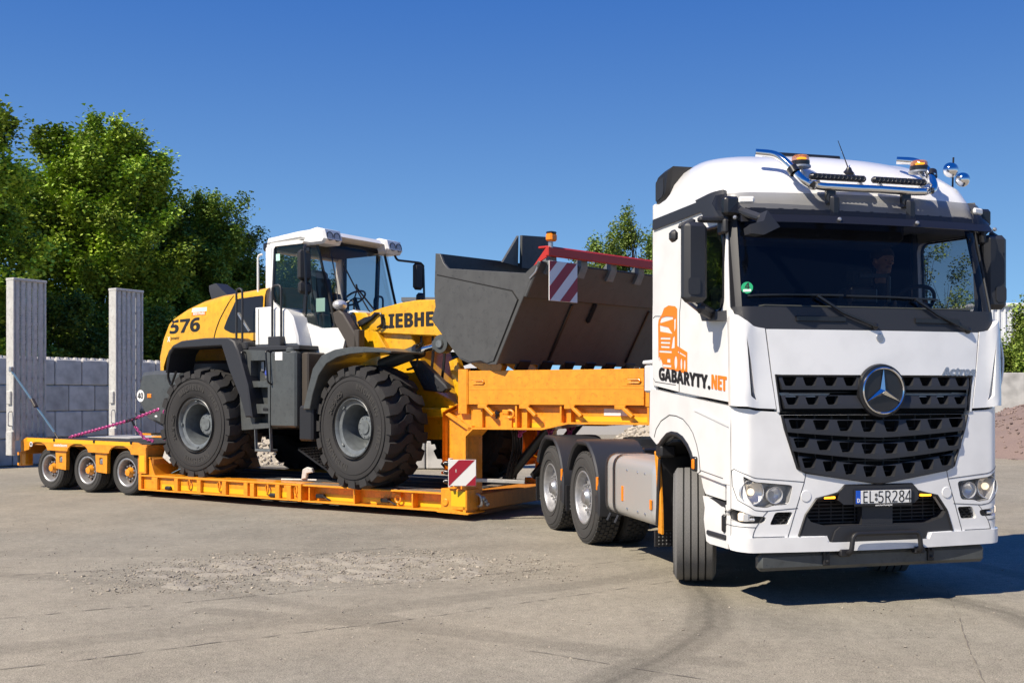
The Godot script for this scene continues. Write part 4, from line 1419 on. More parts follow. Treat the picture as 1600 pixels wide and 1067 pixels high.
func loader_tyre(b: MB, R: float, w: float, rr: float) -> void:
	var h := w / 2
	var base := R - 0.066
	var pr := [Vector2(rr, -h * 0.78), Vector2(rr + 0.025, -h * 0.86), Vector2(rr + 0.10, -h * 0.97), Vector2(rr + 0.19, -h * 1.02), Vector2(rr + 0.27, -h * 1.03), Vector2(rr + 0.33, -h * 1.01), Vector2(base - 0.05, -h * 0.985), Vector2(base - 0.012, -h * 0.95), Vector2(base, -h * 0.80), Vector2(base + 0.010, 0.0)]
	for k in range(8, -1, -1): pr.append(Vector2(pr[k].x, -pr[k].y))
	pr.append(pr[0])
	b.lathe(pr, Vector3.ZERO, Vector3(0, 0, 1), 72)
	for s in [-1.0, 1.0]:
		for r in [rr + 0.05, rr + 0.28, rr + 0.345]:
			b.lathe([Vector2(r - 0.008, s * h * 0.95), Vector2(r, s * (h * 1.035 + 0.004)), Vector2(r + 0.008, s * h * 0.95)], Vector3.ZERO, Vector3(0, 0, 1), 72)
	# interlocking blocks: each runs in from the shoulder, steps sideways, and ends just past the middle
	var n := 20
	var pitch := TAU * R / n
	for s in [-1.0, 1.0]:
		for i in n:
			var a0 := pitch * (i + (0.5 if s > 0.0 else 0.0))
			var L := [Vector2(0.0, 1.03), Vector2(0.01, 0.62), Vector2(0.055, 0.40), Vector2(0.13, 0.20), Vector2(0.155, -0.02), Vector2(0.145, -0.14)]
			var W := [0.60, 0.57, 0.53, 0.50, 0.48, 0.34]
			var left := PackedVector2Array()
			var right := PackedVector2Array()
			for k in 6:
				var c: Vector2 = Vector2(a0 + L[k].x, L[k].y * h * s)
				var hw: float = W[k] * pitch * 0.5
				left.append(c - Vector2(hw, 0)); right.append(c + Vector2(hw, 0))
			right.reverse()
			left.append_array(right)
			left = MB.inset(left, 0.002)
			if Geometry2D.is_polygon_clockwise(left): left.reverse()
			var f := func(q: Vector2, o: float) -> Vector3:
				var t := absf(q.y) / h
				var r: float = base + 0.010 * (1.0 - t) + o - 0.020 * clampf((t - 0.78) / 0.25, 0, 1) - (0.045 if o < 0.0 else 0.0)
				return Vector3(cos(q.x / R) * r, sin(q.x / R) * r, q.y)
			b.panel(left, [], f, Vector2(0.12, 0.12), 0.060, -0.004)

func loader_wheel(parent: Node3D, at: Vector3, turn: Basis, proto: Dictionary) -> void:
	var g := group_node("wheel", parent, at, turn)
	for k in ["tyre", "rim", "hub", "bolts", "sidewall_lettering"]:
		shared(k, proto[k], g, Transform3D())

func ring_text(b: MB, text: String, r: float, a_mid: float, h: float, z: float, flip := false) -> void:
	letters(b, text, h, func(v: Vector3) -> Vector3:
		var a := a_mid - v.x / r if not flip else a_mid + v.x / r
		var q := r + (v.y if not flip else -v.y)
		return Vector3(cos(a) * q, sin(a) * q, z + v.z), 0.006, "Droid Sans", 700, HORIZONTAL_ALIGNMENT_CENTER, 1.15)

func build_loader() -> void:
	var t := thing("wheel_loader", "large yellow and grey wheel loader with white cab standing on the trailer", "wheel loader", Vector3(-1.488, 0.343, -16.70), deg_to_rad(55.2 - 90.0))
	t.scale = Vector3.ONE * 1.02
	var X := Vector3.RIGHT
	var Y := Vector3.UP
	var YE: Material = M["loader_yellow"]
	var GR: Material = M["loader_grey"]
	# --- wheels
	var R := 0.90
	var w := 0.67
	var proto := {}
	var tb := MB.new()
	loader_tyre(tb, R, w, 0.40)
	proto["tyre"] = tb.mesh(M["rubber"])
	var rb := MB.new()
	rb.lathe([Vector2(0.40, 0.26), Vector2(0.425, 0.285), Vector2(0.43, 0.315), Vector2(0.415, 0.325), Vector2(0.395, 0.30), Vector2(0.385, 0.27), Vector2(0.35, 0.262), Vector2(0.335, 0.255), Vector2(0.325, 0.18), Vector2(0.315, -0.08), Vector2(0.30, -0.12), Vector2(0.0, -0.12)], Vector3.ZERO, Vector3(0, 0, 1), 56)
	for k in 4: rb.box(Vector3(cos(0.6 + k * 1.57) * 0.375, sin(0.6 + k * 1.57) * 0.375, 0.285), Vector3(0.02, 0.05, 0.03), 0.005, Basis(Vector3(0, 0, 1), 0.6 + k * 1.57))
	proto["rim"] = rb.mesh(M["rim_grey"])
	var hb := MB.new()
	hb.lathe([Vector2(0.225, -0.13), Vector2(0.225, -0.05), Vector2(0.20, -0.03), Vector2(0.185, 0.07), Vector2(0.165, 0.09), Vector2(0.10, 0.095), Vector2(0.095, 0.115), Vector2(0, 0.115)], Vector3.ZERO, Vector3(0, 0, 1), 36)
	proto["hub"] = hb.mesh(M["rim_grey"])
	var bb := MB.new()
	for k in 20: bb.lathe([Vector2(0.018, 0), Vector2(0.016, 0.03), Vector2(0, 0.032)], Vector3(cos(TAU * k / 20) * 0.262, sin(TAU * k / 20) * 0.262, -0.12), Vector3(0, 0, 1), 6)
	for k in 10: bb.lathe([Vector2(0.010, 0), Vector2(0.009, 0.012), Vector2(0, 0.013)], Vector3(cos(TAU * k / 10) * 0.14, sin(TAU * k / 10) * 0.14, 0.092), Vector3(0, 0, 1), 6)
	proto["bolts"] = bb.mesh(M["steel"])
	var lt := MB.new()
	var zt := w / 2 * 1.025
	ring_text(lt, "MICHELIN", 0.60, -2.45, 0.085, zt, true)
	ring_text(lt, "MICHELIN", 0.60, 0.70, 0.085, zt)
	ring_text(lt, "26.5 R25", 0.55, 2.25, 0.070, zt)
	ring_text(lt, "XHA2", 0.62, 0.0 - 0.35, 0.085, zt)
	proto["sidewall_lettering"] = lt.mesh(M["rubber_dusty"])
	var zc := 1.13
	loader_wheel(t, Vector3(0.04, R - 0.01, 1.13), Basis(Vector3.UP, -0.15) * Basis(Vector3(0, 0, 1), 0.15), proto)
	loader_wheel(t, Vector3(-3.5, R - 0.02, zc), Basis(Vector3(0, 0, 1), 1.0), proto)
	loader_wheel(t, Vector3(0.40, R - 0.01, -1.09), Basis(Vector3.UP, PI - 0.15), proto)
	loader_wheel(t, Vector3(-3.5, R - 0.02, -zc), Basis(Vector3.UP, PI), proto)
	# --- frame and axles
	var fr := MB.new()
	fr.bx(-5.0, -1.5, 1.15, 2.3, -0.62, 0.62, 0.05)
	fr.rod(Vector3(-3.5, 1.22, -0.85), Vector3(-3.5, 1.22, 0.85), 0.24, 18)
	fr.rod(Vector3(0.36, 1.24, -0.85), Vector3(0.08, 1.24, 0.85), 0.24, 18)
	fr.bx(-1.6, -0.9, 1.1, 1.9, -0.35, 0.35, 0.05)
	lp("frame", fr, M["plastic_black"], t)
	var ff := MB.new()
	ff.prism(V2([-0.95, 1.05, 0.75, 1.05, 1.15, 1.35, 1.18, 1.55, 0.7, 1.75, 0.35, 2.3, 0.1, 2.95, -0.55, 2.98, -0.95, 2.1]), Vector3(0, 0, -0.42), X, Y, 0.84, 0.02, true)
	ff.bx(0.2, 1.05, 1.38, 1.52, -0.62, 0.62, 0.02)
	lp("front_frame", ff, YE, t)
	var tw := MB.new()
	for s in [1.0, -1.0]:
		tw.prism(V2([-1.08, 2.42, -1.0, 2.60, -0.98, 2.95, -0.90, 3.0, -0.62, 2.98, -0.42, 2.72, -0.20, 2.42]), Vector3(0, 0, 0.40 if s > 0 else -0.52), X, Y, 0.12, 0.015, true)
	lp("tower", tw, YE, t)
	# --- counterweight
	var cw := MB.new()
	cw.prism(V2([-5.10, 2.13, -5.42, 2.10, -5.50, 1.86, -5.58, 1.80, -5.58, 1.64, -5.50, 1.56, -5.30, 1.30, -4.75, 1.12, -4.30, 1.12, -4.30, 2.13]), Vector3(0, 0, -1.10), X, Y, 2.20, 0.07, true)
	lp("counterweight", cw, GR, t)
	var rc := MB.new()
	rc.prism(circle2(Vector2(-5.42, 1.69), 0.105, 28), Vector3(0, 0, 1.0955), X, Y, 0.006)
	rc.sphere(Vector3(-4.99, 1.335, 1.08), Vector3(0.05, 0.03, 0.03), 8)
	lp("round_speed_sign", rc, M["white_print"], t)
	var rt := MB.new()
	letters(rt, "40", 0.105, func(v: Vector3) -> Vector3: return Vector3(-5.42 + v.x, 1.69 + v.y, 1.1035 + v.z), 0.003)
	lp("speed_lettering", rt, M["black_print"], t)
	var am := MB.new()
	am.box(Vector3(-5.17, 1.69, 1.10), Vector3(0.11, 0.075, 0.02), 0.006)
	lp("reflector", am, M["amber"], t)
	var hk := MB.new()
	hk.box(Vector3(-5.60, 1.50, 0.6), Vector3(0.06, 0.10, 0.16), 0.02)
	lp("rear_hook", hk, M["trim_dark"], t)
	var bf := MB.new()
	bf.rod(Vector3(-5.46, 1.42, 0.95), Vector3(-5.60, 1.42, 0.95), 0.045, 10)
	lp("rubber_buffer", bf, M["trim_dark"], t)
	# --- engine hood: one rounded shell lofted across its width
	var prof := [[-5.08, 2.12], [-5.09, 2.41], [-4.98, 2.75], [-4.84, 2.98], [-4.71, 3.07], [-4.39, 3.20], [-3.94, 3.32], [-3.47, 3.39], [-2.39, 3.46]]
	var low := [[-4.93, 2.12], [-4.93, 2.20], [-4.86, 2.35], [-4.78, 2.48], [-4.60, 2.55], [-4.30, 2.58], [-3.90, 2.60], [-3.47, 2.62], [-2.39, 2.58]]
	var hood := MB.new()
	hood.crease = 0.6
	var rows := []
	for k in prof.size():
		var a := Vector2(prof[k][0], prof[k][1])
		var b := Vector2(low[k][0], low[k][1])
		var ring := PackedVector3Array()
		var rail := []
		for q in [[0.0, 0.985], [0.45, 0.985], [0.80, 0.965], [0.91, 0.94], [0.968, 0.885], [0.992, 0.80], [1.0, 0.66]]: rail.append(q)
		for q in rail: ring.append(Vector3(lerpf(b.x, a.x, q[0]), lerpf(b.y, a.y, q[0]), q[1]))
		for q in [0.3, 0.0, -0.3]: ring.append(Vector3(a.x, a.y + 0.02, q))
		rail.reverse()
		for q in rail: ring.append(Vector3(lerpf(b.x, a.x, q[0]), lerpf(b.y, a.y, q[0]), -q[1]))
		rows.append(ring)
	hood.grid(rows)
	var lo := rows[0] as PackedVector3Array
	for j in lo.size() - 1: hood.tri(Vector3(-4.93, 2.3, 0), lo[j], lo[j + 1])
	lp("hood", hood, YE, t)
	# places on the flank: x, y and how far it stands out
	var side := func(x: float, y: float) -> float:
		var top := 0.0
		var bot := 0.0
		for k in prof.size() - 1:
			if x >= prof[k][0] and x <= prof[k + 1][0] and prof[k + 1][0] > prof[k][0]:
				top = lerpf(prof[k][1], prof[k + 1][1], (x - prof[k][0]) / (prof[k + 1][0] - prof[k][0]))
		for k in low.size() - 1:
			if x >= low[k][0] and x <= low[k + 1][0] and low[k + 1][0] > low[k][0]:
				bot = lerpf(low[k][1], low[k + 1][1], (x - low[k][0]) / (low[k + 1][0] - low[k][0]))
		var q := clampf((y - bot) / maxf(0.1, top - bot), 0, 1)
		var ks := [0.0, 0.45, 0.80, 0.91, 0.968, 0.992, 1.0]
		var zs := [0.985, 0.985, 0.965, 0.94, 0.885, 0.80, 0.66]
		for k in 6:
			if q <= ks[k + 1]: return lerpf(zs[k], zs[k + 1], (q - ks[k]) / (ks[k + 1] - ks[k]))
		return 0.66
	var onhood := func(p: Vector2, o: float) -> Vector3: return Vector3(p.x, p.y, side.call(p.x, p.y) + o)
	var gl := MB.new()
	gl.panel(round2(V2([-3.36, 2.80, -3.15, 2.725, -2.42, 2.715, -2.42, 3.31, -3.03, 3.285, -3.08, 3.26]), 0.05), [], onhood, Vector2(0.1, 0.05), 0.006, -0.01)
	lp("hood_grille", gl, M["trim_dark"], t)
	var sr := MB.new()
	sr.bar(Vector3(-3.0, 3.05, 1.0), Vector3(-2.72, 2.74, 1.0), 0.02, 0.025)
	lp("gas_strut", sr, M["steel"], t)
	var sm := MB.new()
	var seam := PackedVector3Array()
	for k in 13:
		var kk := k / 12.0
		var x := lerpf(-3.60, -3.16, pow(kk, 1.4))
		var y := lerpf(2.64, 3.34, kk)
		seam.append(onhood.call(Vector2(x, y), 0.002))
	sm.tube(seam, 0.009, 5)
	lp("hood_seam", sm, M["trim_dark"], t)
	var snk := MB.new()
	snk.loft([PackedVector3Array([Vector3(-4.02, 3.27, 0.30), Vector3(-3.58, 3.36, 0.30), Vector3(-3.58, 3.36, 0.66), Vector3(-4.02, 3.27, 0.66)]), PackedVector3Array([Vector3(-4.16, 3.50, 0.33), Vector3(-3.85, 3.52, 0.33), Vector3(-3.85, 3.52, 0.63), Vector3(-4.16, 3.50, 0.63)]), PackedVector3Array([Vector3(-4.20, 3.60, 0.36), Vector3(-4.02, 3.63, 0.36), Vector3(-4.02, 3.63, 0.60), Vector3(-4.20, 3.60, 0.60)])])
	lp("exhaust_scoop", snk, M["plastic_grey"], t)
	var num := MB.new()
	letters(num, "576", 0.225, func(v: Vector3) -> Vector3: return onhood.call(Vector2(-4.37 + v.x + v.y * 0.03, 2.885 + v.y + v.x * 0.02), v.z), 0.006, "Droid Sans", 700, HORIZONTAL_ALIGNMENT_CENTER, 1.75, 0.80, 0.008)
	letters(num, "power", 0.055, func(v: Vector3) -> Vector3: return onhood.call(Vector2(-4.62 + v.x + v.y * 0.2, 2.685 + v.y), v.z), 0.004)
	lp("model_number", num, M["black_print"], t)
	var xp := MB.new()
	letters(xp, "X", 0.09, func(v: Vector3) -> Vector3: return onhood.call(Vector2(-4.79 + v.x, 2.67 + v.y), v.z), 0.004)
	lp("model_letter", xp, M["white_print"], t)
	var mk := MB.new()
	mk.panel(rect2(-4.20, 3.115, -3.80, 3.185), [], onhood, Vector2(0.1, 0.05), 0.004, 0.0)
	lp("sticker", mk, M["mint_sticker"], t)
	var mo := MB.new()
	mo.panel(rect2(-4.19, 3.055, -3.82, 3.113), [], onhood, Vector2(0.1, 0.05), 0.004, 0.0)
	lp("sticker", mo, M["orange_print"], t)
	var mt := MB.new()
	letters(mt, "MIETPARK", 0.045, func(v: Vector3) -> Vector3: return onhood.call(Vector2(-4.0 + v.x, 3.083 + v.y), v.z + 0.005), 0.003)
	lp("sticker_lettering", mt, M["white_print"], t)
	# --- rear mudguards
	for s in [1.0, -1.0]:
		var fg := MB.new()
		fg.prism(V2([-4.32, 2.08, -4.25, 2.42, -4.13, 2.53, -3.90, 2.60, -3.30, 2.63, -2.75, 2.62, -2.60, 2.56, -2.50, 2.40, -2.28, 1.86, -2.18, 1.36, -2.34, 1.36, -2.46, 1.66, -2.72, 2.10, -2.90, 2.49, -4.10, 2.475, -4.20, 2.38, -4.28, 2.08]), Vector3(0, 0, 0.86 if s > 0 else -1.42), X, Y, 0.56, 0.02, true)
		lp("rear_mudguard", fg, M["plastic_grey"], t)
		var st := MB.new()
		st.tube(rounded(V3([-4.18, 2.46, s * 1.36, -4.38, 2.02, s * 1.32, -4.34, 1.86, s * 1.28, -4.18, 2.10, s * 1.30]), 0.06), 0.022, 8)
		lp("mudguard_stay", st, M["trim_dark"], t)
		# front mudguard: a curved strip following the tyre
		var path := [[-1.00, 1.50], [-0.93, 1.72], [-0.80, 2.10], [-0.62, 2.29], [-0.35, 2.37], [-0.05, 2.40], [0.25, 2.395], [0.55, 2.36], [0.74, 2.32]]
		var inn := [[-0.86, 1.50], [-0.80, 1.72], [-0.68, 2.00], [-0.52, 2.17], [-0.30, 2.26], [-0.05, 2.30], [0.25, 2.315], [0.55, 2.31], [0.73, 2.295]]
		var pl := PackedVector2Array()
		for q in path: pl.append(Vector2(q[0], q[1]))
		inn.reverse()
		for q in inn: pl.append(Vector2(q[0], q[1]))
		var fm := MB.new()
		fm.prism(pl, Vector3(0, 0, 0.74 if s > 0 else -1.47), X, Y, 0.73, 0.03, true)
		lp("front_mudguard", fm, GR, t)
		var fl := MB.new()
		fl.bx(-1.15, -0.86, 1.02, 1.55, minf(s * 0.8, s * 1.42), maxf(s * 0.8, s * 1.42), 0.03)
		lp("mud_flap", fl, M["plastic_black"], t)
	# --- ladder and tank block on each side
	for s in [1.0, -1.0]:
		var zo: float = 1.30 * s
		var bk := MB.new()
		var outer := V2([-2.55, 1.15, -1.90, 1.20, -1.90, 2.40, -2.66, 2.43])
		var holes := [rect2(-2.34, 1.92, -1.97, 2.25), rect2(-2.29, 1.56, -1.95, 1.83), rect2(-2.25, 1.26, -1.94, 1.42)]
		var fz := func(p: Vector2, o: float) -> Vector3: return Vector3(p.x, p.y, zo + o * s)
		bk.panel(outer, holes, fz, Vector2(0.3, 0.3), 0.0, -0.16)
		bk.bx(-2.64, -1.90, 1.18, 2.40, minf(s * 0.8, zo - s * 0.155), maxf(s * 0.8, zo - s * 0.155), 0.01)
		lp("step_block", bk, GR, t)
		var tk := MB.new()
		tk.bx(-1.895, -1.32, 1.21, 2.38, minf(s * 0.75, zo + s * 0.012), maxf(s * 0.75, zo + s * 0.012), 0.03)
		lp("tank", tk, GR, t)
		var tl := MB.new()
		tl.bx(-1.32, -1.17, 1.20, 2.36, minf(s * 0.70, s * 1.20), maxf(s * 0.70, s * 1.20), 0.02)
		lp("tank_cover", tl, M["brown_cover"], t)
		for y in [1.56, 1.26, 1.92]:
			var sp := MB.new()
			sp.bx(-2.33, -1.95, y - 0.02, y + 0.006, minf(zo - s * 0.15, zo - s * 0.004), maxf(zo - s * 0.15, zo - s * 0.004), 0.004)
			lp("step", sp, GR, t)
		for x in [-2.46, -1.90]:
			var hr := MB.new()
			hr.tube(rounded(V3([x, 2.38, zo, x, 2.40, zo + s * 0.09, x + 0.05, 1.90, zo + s * 0.09, x + 0.05, 1.87, zo]), 0.05), 0.014, 8)
			lp("grab_rail", hr, M["trim_dark"], t)
		var ld := MB.new()
		for x in [-2.26, -1.92]: ld.bar(Vector3(x, 1.20, zo - s * 0.03), Vector3(x + 0.02, 0.82, zo - s * 0.03), 0.05, 0.014)
		ld.bx(-2.25, -1.90, 0.82, 0.86, minf(zo - s * 0.16, zo), maxf(zo - s * 0.16, zo), 0.006)
		lp("hanging_step", ld, M["rim_grey"], t)
		# walkway rails
		var wr := MB.new()
		wr.tube(rounded(V3([-2.70, 2.55, s * 1.28, -2.70, 3.40, s * 1.28, -2.56, 3.40, s * 1.28, -2.56, 2.55, s * 1.28]), 0.07), 0.018, 8)
		wr.tube(rounded(V3([-1.98, 2.56, s * 1.18, -1.98, 3.42, s * 1.18, -1.78, 3.42, s * 1.18, -1.78, 2.56, s * 1.18]), 0.08), 0.018, 8)
		wr.bx(-2.02, -1.74, 2.42, 2.62, minf(s * 1.12, s * 1.24), maxf(s * 1.12, s * 1.24), 0.01)
		wr.bx(-2.76, -2.45, 2.42, 2.56, minf(s * 1.0, s * 1.29), maxf(s * 1.0, s * 1.29), 0.02)
		wr.bx(-2.45, -1.30, 2.40, 2.47, minf(s * 0.7, s * 1.26), maxf(s * 0.7, s * 1.26), 0.01)
		lp("walkway_rail", wr, M["plastic_grey"], t)
		# white locker behind the door step
		var wb := MB.new()
		wb.prism(V2([-2.44, 2.48, -1.45, 2.48, -1.47, 2.62, -1.58, 2.92, -1.72, 3.04, -2.10, 3.10, -2.44, 3.10]), Vector3(0, 0, 0.80 if s > 0 else -1.14), X, Y, 0.34, 0.03, true)
		lp("locker", wb, M["cab_white"], t)
		var ls := MB.new()
		ls.tube(V3([-2.33, 2.49, s * 1.141, -2.34, 2.75, s * 1.141, -2.335, 3.08, s * 1.141]), 0.006, 5)
		lp("locker_seam", ls, M["trim_dark"], t)
	var sg := MB.new()
	sg.prism(V2([-2.08, 1.645, -1.98, 1.645, -2.03, 1.755]), Vector3(0, 0, 1.146), X, Y, 0.004)
	sg.prism(circle2(Vector2(-1.975, 1.325), 0.045, 16), Vector3(0, 0, 1.146), X, Y, 0.03)
	lp("warning_triangle", sg, M["yellow_sign"], t)
	var sx := MB.new()
	letters(sx, "!", 0.06, func(v: Vector3) -> Vector3: return Vector3(-2.03 + v.x, 1.685 + v.y, 1.152 + v.z), 0.002)
	sx.box(Vector3(-2.0, 1.485, 1.305), Vector3(0.11, 0.045, 0.012), 0.01)
	lp("lock", sx, M["black_print"], t)
	var bc := MB.new()
	bc.lathe([Vector2(0.06, 0), Vector2(0.06, 0.05), Vector2(0.05, 0.06), Vector2(0, 0.06)], Vector3(-2.07, 2.05, 1.15), Vector3(0.2, 0.3, 1), 18)
	lp("filler_cap", bc, M["blue_cap"], t)
	var lk := MB.new()
	lk.box(Vector3(-2.22, 2.16, 1.16), Vector3(0.06, 0.16, 0.03), 0.008)
	lk.box(Vector3(-2.09, 2.06, 1.15), Vector3(0.17, 0.18, 0.012), 0.004)
	lp("filler_bracket", lk, M["steel"], t)
	var wl := MB.new()
	wl.bx(-1.77, -1.61, 2.245, 2.37, 1.3125, 1.315)
	lp("notice_sticker", wl, M["white_print"], t)
	var tc := MB.new()
	tc.lathe([Vector2(0.09, 0), Vector2(0.09, 0.05), Vector2(0.07, 0.07), Vector2(0, 0.07)], Vector3(-1.50, 2.37, 1.22), Vector3(0, 1, 0), 20)
	lp("tank_cap", tc, GR, t)
	var ot := MB.new()
	ot.box(Vector3(-1.165, 1.98, 1.02), Vector3(0.01, 0.07, 0.14), 0.003)
	lp("side_marker", ot, M["orange_print"], t)
	# --- cab: floor pan and rear in white, glass all round
	var cab := MB.new()
	for s in [1.0, -1.0]:
		var fz := func(p: Vector2, o: float) -> Vector3:
			# the cab narrows to the roof, and its nose curves in
			var z := 0.86 - 0.03 * clampf((p.y - 2.6) / 1.6, 0, 1) - 0.10 * pow(clampf((p.x + 1.5) / 0.75, 0, 1), 2.0)
			return Vector3(p.x, p.y, s * (z + o))
		cab.panel(V2([-2.50, 2.45, -2.10, 2.42, -1.38, 2.33, -0.86, 2.36, -0.80, 2.60, -0.86, 2.735, -0.98, 2.745, -1.23, 2.745, -1.62, 2.86, -1.90, 2.98, -2.22, 3.13, -2.30, 3.20, -2.36, 3.32, -2.33, 4.06, -2.29, 4.10, -1.55, 4.10, -1.30, 4.07, -1.30, 4.12, -1.56, 4.12, -1.75, 4.16, -2.40, 4.16, -2.50, 4.05]), [], fz, Vector2(0.25, 0.3), 0.0, -0.06)
		var gp := MB.new()
		gp.panel(V2([-2.34, 4.11, -2.37, 3.32, -2.30, 3.19, -2.22, 3.12, -1.90, 2.97, -1.62, 2.85, -1.23, 2.735, -1.06, 2.735, -1.15, 3.20, -1.34, 4.08, -1.55, 4.11]), [], fz, Vector2(0.2, 0.3), -0.02, -0.026)
		lp("side_window", gp, M["cab_glass"], t)
		var fp := MB.new()
		fp.panel(V2([-1.66, 2.87, -1.60, 2.85, -1.52, 4.06, -1.58, 4.08]), [], fz, Vector2(0.1, 0.3), -0.004, -0.05)
		lp("door_pillar", fp, M["trim_dark"], t)
		fp = MB.new()
		fp.panel(V2([-2.335, 4.10, -2.36, 3.32, -2.30, 3.20, -2.27, 3.22, -2.32, 3.33, -2.30, 4.10]), [], fz, Vector2(0.1, 0.3), -0.004, -0.05)
		lp("window_frame", fp, M["trim_dark"], t)
		var ds := MB.new()
		for x in [-1.66, -1.56]: ds.tube(V3([x, 2.84, s * 0.864, x + 0.0, 2.40, s * 0.864]), 0.007, 5)
		lp("door_seam", ds, M["trim_dark"], t)
	cab.bx(-2.52, -2.44, 2.45, 3.15, -0.84, 0.84, 0.02)
	cab.bx(-2.52, -2.44, 4.02, 4.16, -0.82, 0.82, 0.02)
	cab.bx(-2.50, -0.9, 2.34, 2.42, -0.80, 0.80, 0.02)
	cab.bx(-2.52, -2.36, 3.1, 4.1, 0.76, 0.845, 0.02)
	cab.bx(-2.52, -2.36, 3.1, 4.1, -0.845, -0.76, 0.02)
	cab.prism(V2([-1.05, 2.36, -0.74, 2.40, -0.72, 2.80, -0.78, 2.98, -0.92, 3.04, -1.05, 3.02]), Vector3(0, 0, -0.60), X, Y, 1.12, 0.06, true)
	lp("cab_body", cab, M["cab_white"], t)
	var roof := MB.new()
	roof.prism(V2([-2.52, 4.13, -2.48, 4.245, -1.78, 4.30, -1.42, 4.31, -1.24, 4.27, -1.16, 4.20, -1.32, 4.14, -1.60, 4.14, -1.72, 4.17]), Vector3(0, 0, -0.84), X, Y, 1.68, 0.035, true)
	lp("roof", roof, M["cab_white"], t)
	for s in [1.0, -1.0]:
		var pod := MB.new()
		pod.prism(V2([-1.62, 4.09, -1.46, 4.29, -1.30, 4.315, -1.13, 4.27, -1.08, 4.12, -1.14, 4.05, -1.42, 4.05]), Vector3(0, 0, 0.52 if s > 0 else -0.92), X, Y, 0.40, 0.035, true)
		lp("lamp_pod", pod, M["cab_white"], t)
		for k in 2:
			var lm := MB.new()
			var at := Vector3(-1.105, 4.165, s * (0.81 - 0.155 * k))
			lm.lathe([Vector2(0.0, 0.012), Vector2(0.058, 0.012), Vector2(0.060, 0.0), Vector2(0.060, 0.018), Vector2(0.070, 0.018), Vector2(0.070, -0.03)], at, Vector3(1, 0.1, 0), 20)
			lp("work_lamp_ring", lm, M["trim_dark"], t)
			var lz := MB.new()
			lz.lathe([Vector2(0, 0.020), Vector2(0.040, 0.018), Vector2(0.058, 0.013), Vector2(0.055, 0.0), Vector2(0, 0)], at, Vector3(1, 0.1, 0), 20)
			lp("work_lamp", lz, M["lens_grey"], t)
	# windscreen, back window, frames
	var ws := MB.new()
	var wrows := []
	for j in 9:
		var v := j / 8.0
		var row := PackedVector3Array()
		for i in 13:
			var z := lerpf(-0.74, 0.74, i / 12.0)
			row.append(Vector3(lerpf(-0.93, -1.30, v) - 0.12 * pow(absf(z) / 0.74, 3.0), lerpf(2.75, 4.10, v), z))
		wrows.append(row)
	ws.grid(wrows)
	lp("windscreen", ws, M["cab_glass"], t)
	var wf := MB.new()
	for s in [1.0, -1.0]:
		wf.tube(V3([-1.02, 2.75, s * 0.765, -1.13, 3.2, s * 0.775, -1.40, 4.10, s * 0.79]), 0.022, 8)
	wf.bx(-1.46, -1.30, 4.06, 4.13, -0.80, 0.80, 0.02)
	wf.bx(-1.10, -0.90, 2.72, 2.78, -0.78, 0.78, 0.02)
	lp("windscreen_frame", wf, M["interior"], t)
	var bw := MB.new()
	bw.quad(Vector3(-2.47, 3.14, -0.78), Vector3(-2.47, 3.14, 0.78), Vector3(-2.47, 4.05, 0.76), Vector3(-2.47, 4.05, -0.76))
	lp("rear_window", bw, M["cab_glass"], t)
	# inside the cab
	var it := MB.new()
	it.bx(-2.40, -1.0, 2.42, 2.70, -0.75, 0.75, 0.03)
	it.bx(-2.44, -1.3, 4.06, 4.12, -0.76, 0.76, 0.02)
	it.bx(-1.28, -1.02, 2.60, 3.02, -0.30, 0.30, 0.05)
	it.bx(-2.0, -1.45, 2.7, 3.02, 0.34, 0.62, 0.05)
	lp("cab_interior", it, M["interior"], t)
	var se := MB.new()
	se.box(Vector3(-1.85, 2.98, 0), Vector3(0.52, 0.16, 0.52), 0.06)
	se.box(Vector3(-2.10, 3.36, 0), Vector3(0.16, 0.66, 0.50), 0.07, Basis(Vector3(0, 0, 1), 0.12))
	lp("seat", se, M["seat_cloth"], t)
	var sh := MB.new()
	sh.box(Vector3(-2.14, 3.66, 0), Vector3(0.14, 0.24, 0.40), 0.06, Basis(Vector3(0, 0, 1), 0.12))
	lp("headrest", sh, M["seat_white"], t)
	var sw := MB.new()
	var ringp := PackedVector3Array()
	for k in 25: ringp.append(Vector3(-1.34, 3.28, 0) + Basis(Vector3(0, 0, 1), 0.6) * Vector3(cos(TAU * k / 24) * 0.19, 0, sin(TAU * k / 24) * 0.19))
	sw.tube(ringp, 0.016, 8)
	sw.rod(Vector3(-1.34, 3.28, 0), Vector3(-1.20, 2.95, 0), 0.035, 10)
	for k in 3: sw.rod(Vector3(-1.34, 3.28, 0), ringp[k * 8 + 2], 0.012, 6)
	lp("steering_wheel", sw, M["trim_dark"], t)
	var wp := MB.new()
	wp.tube(V3([-0.88, 2.98, 0.10, -1.02, 3.45, 0.36, -1.10, 3.75, 0.50]), 0.012, 6)
	wp.tube(V3([-0.88, 3.00, -0.05, -1.02, 3.40, 0.28, -1.02, 3.46, 0.30]), 0.014, 6)
	wp.tube(V3([-1.02, 3.05, 0.70, -1.15, 3.5, 0.62, -1.28, 3.96, 0.60]), 0.011, 6)
	wp.tube(V3([-1.28, 2.80, 0.885, -1.42, 3.4, 0.885, -1.48, 3.92, 0.875]), 0.010, 6)
	lp("wiper", wp, M["trim_dark"], t)
	# mirrors
	var ma := MB.new()
	ma.tube(rounded(V3([-1.36, 4.02, 0.86, -1.30, 4.00, 1.14, -1.28, 3.96, 1.17, -1.24, 3.22, 1.17]), 0.05), 0.018, 8)
	ma.tube(rounded(V3([-1.22, 4.08, -0.84, -1.22, 3.98, -0.90, -1.12, 3.98, -1.42, -1.10, 3.92, -1.46, -1.08, 3.30, -1.46]), 0.06), 0.020, 8)
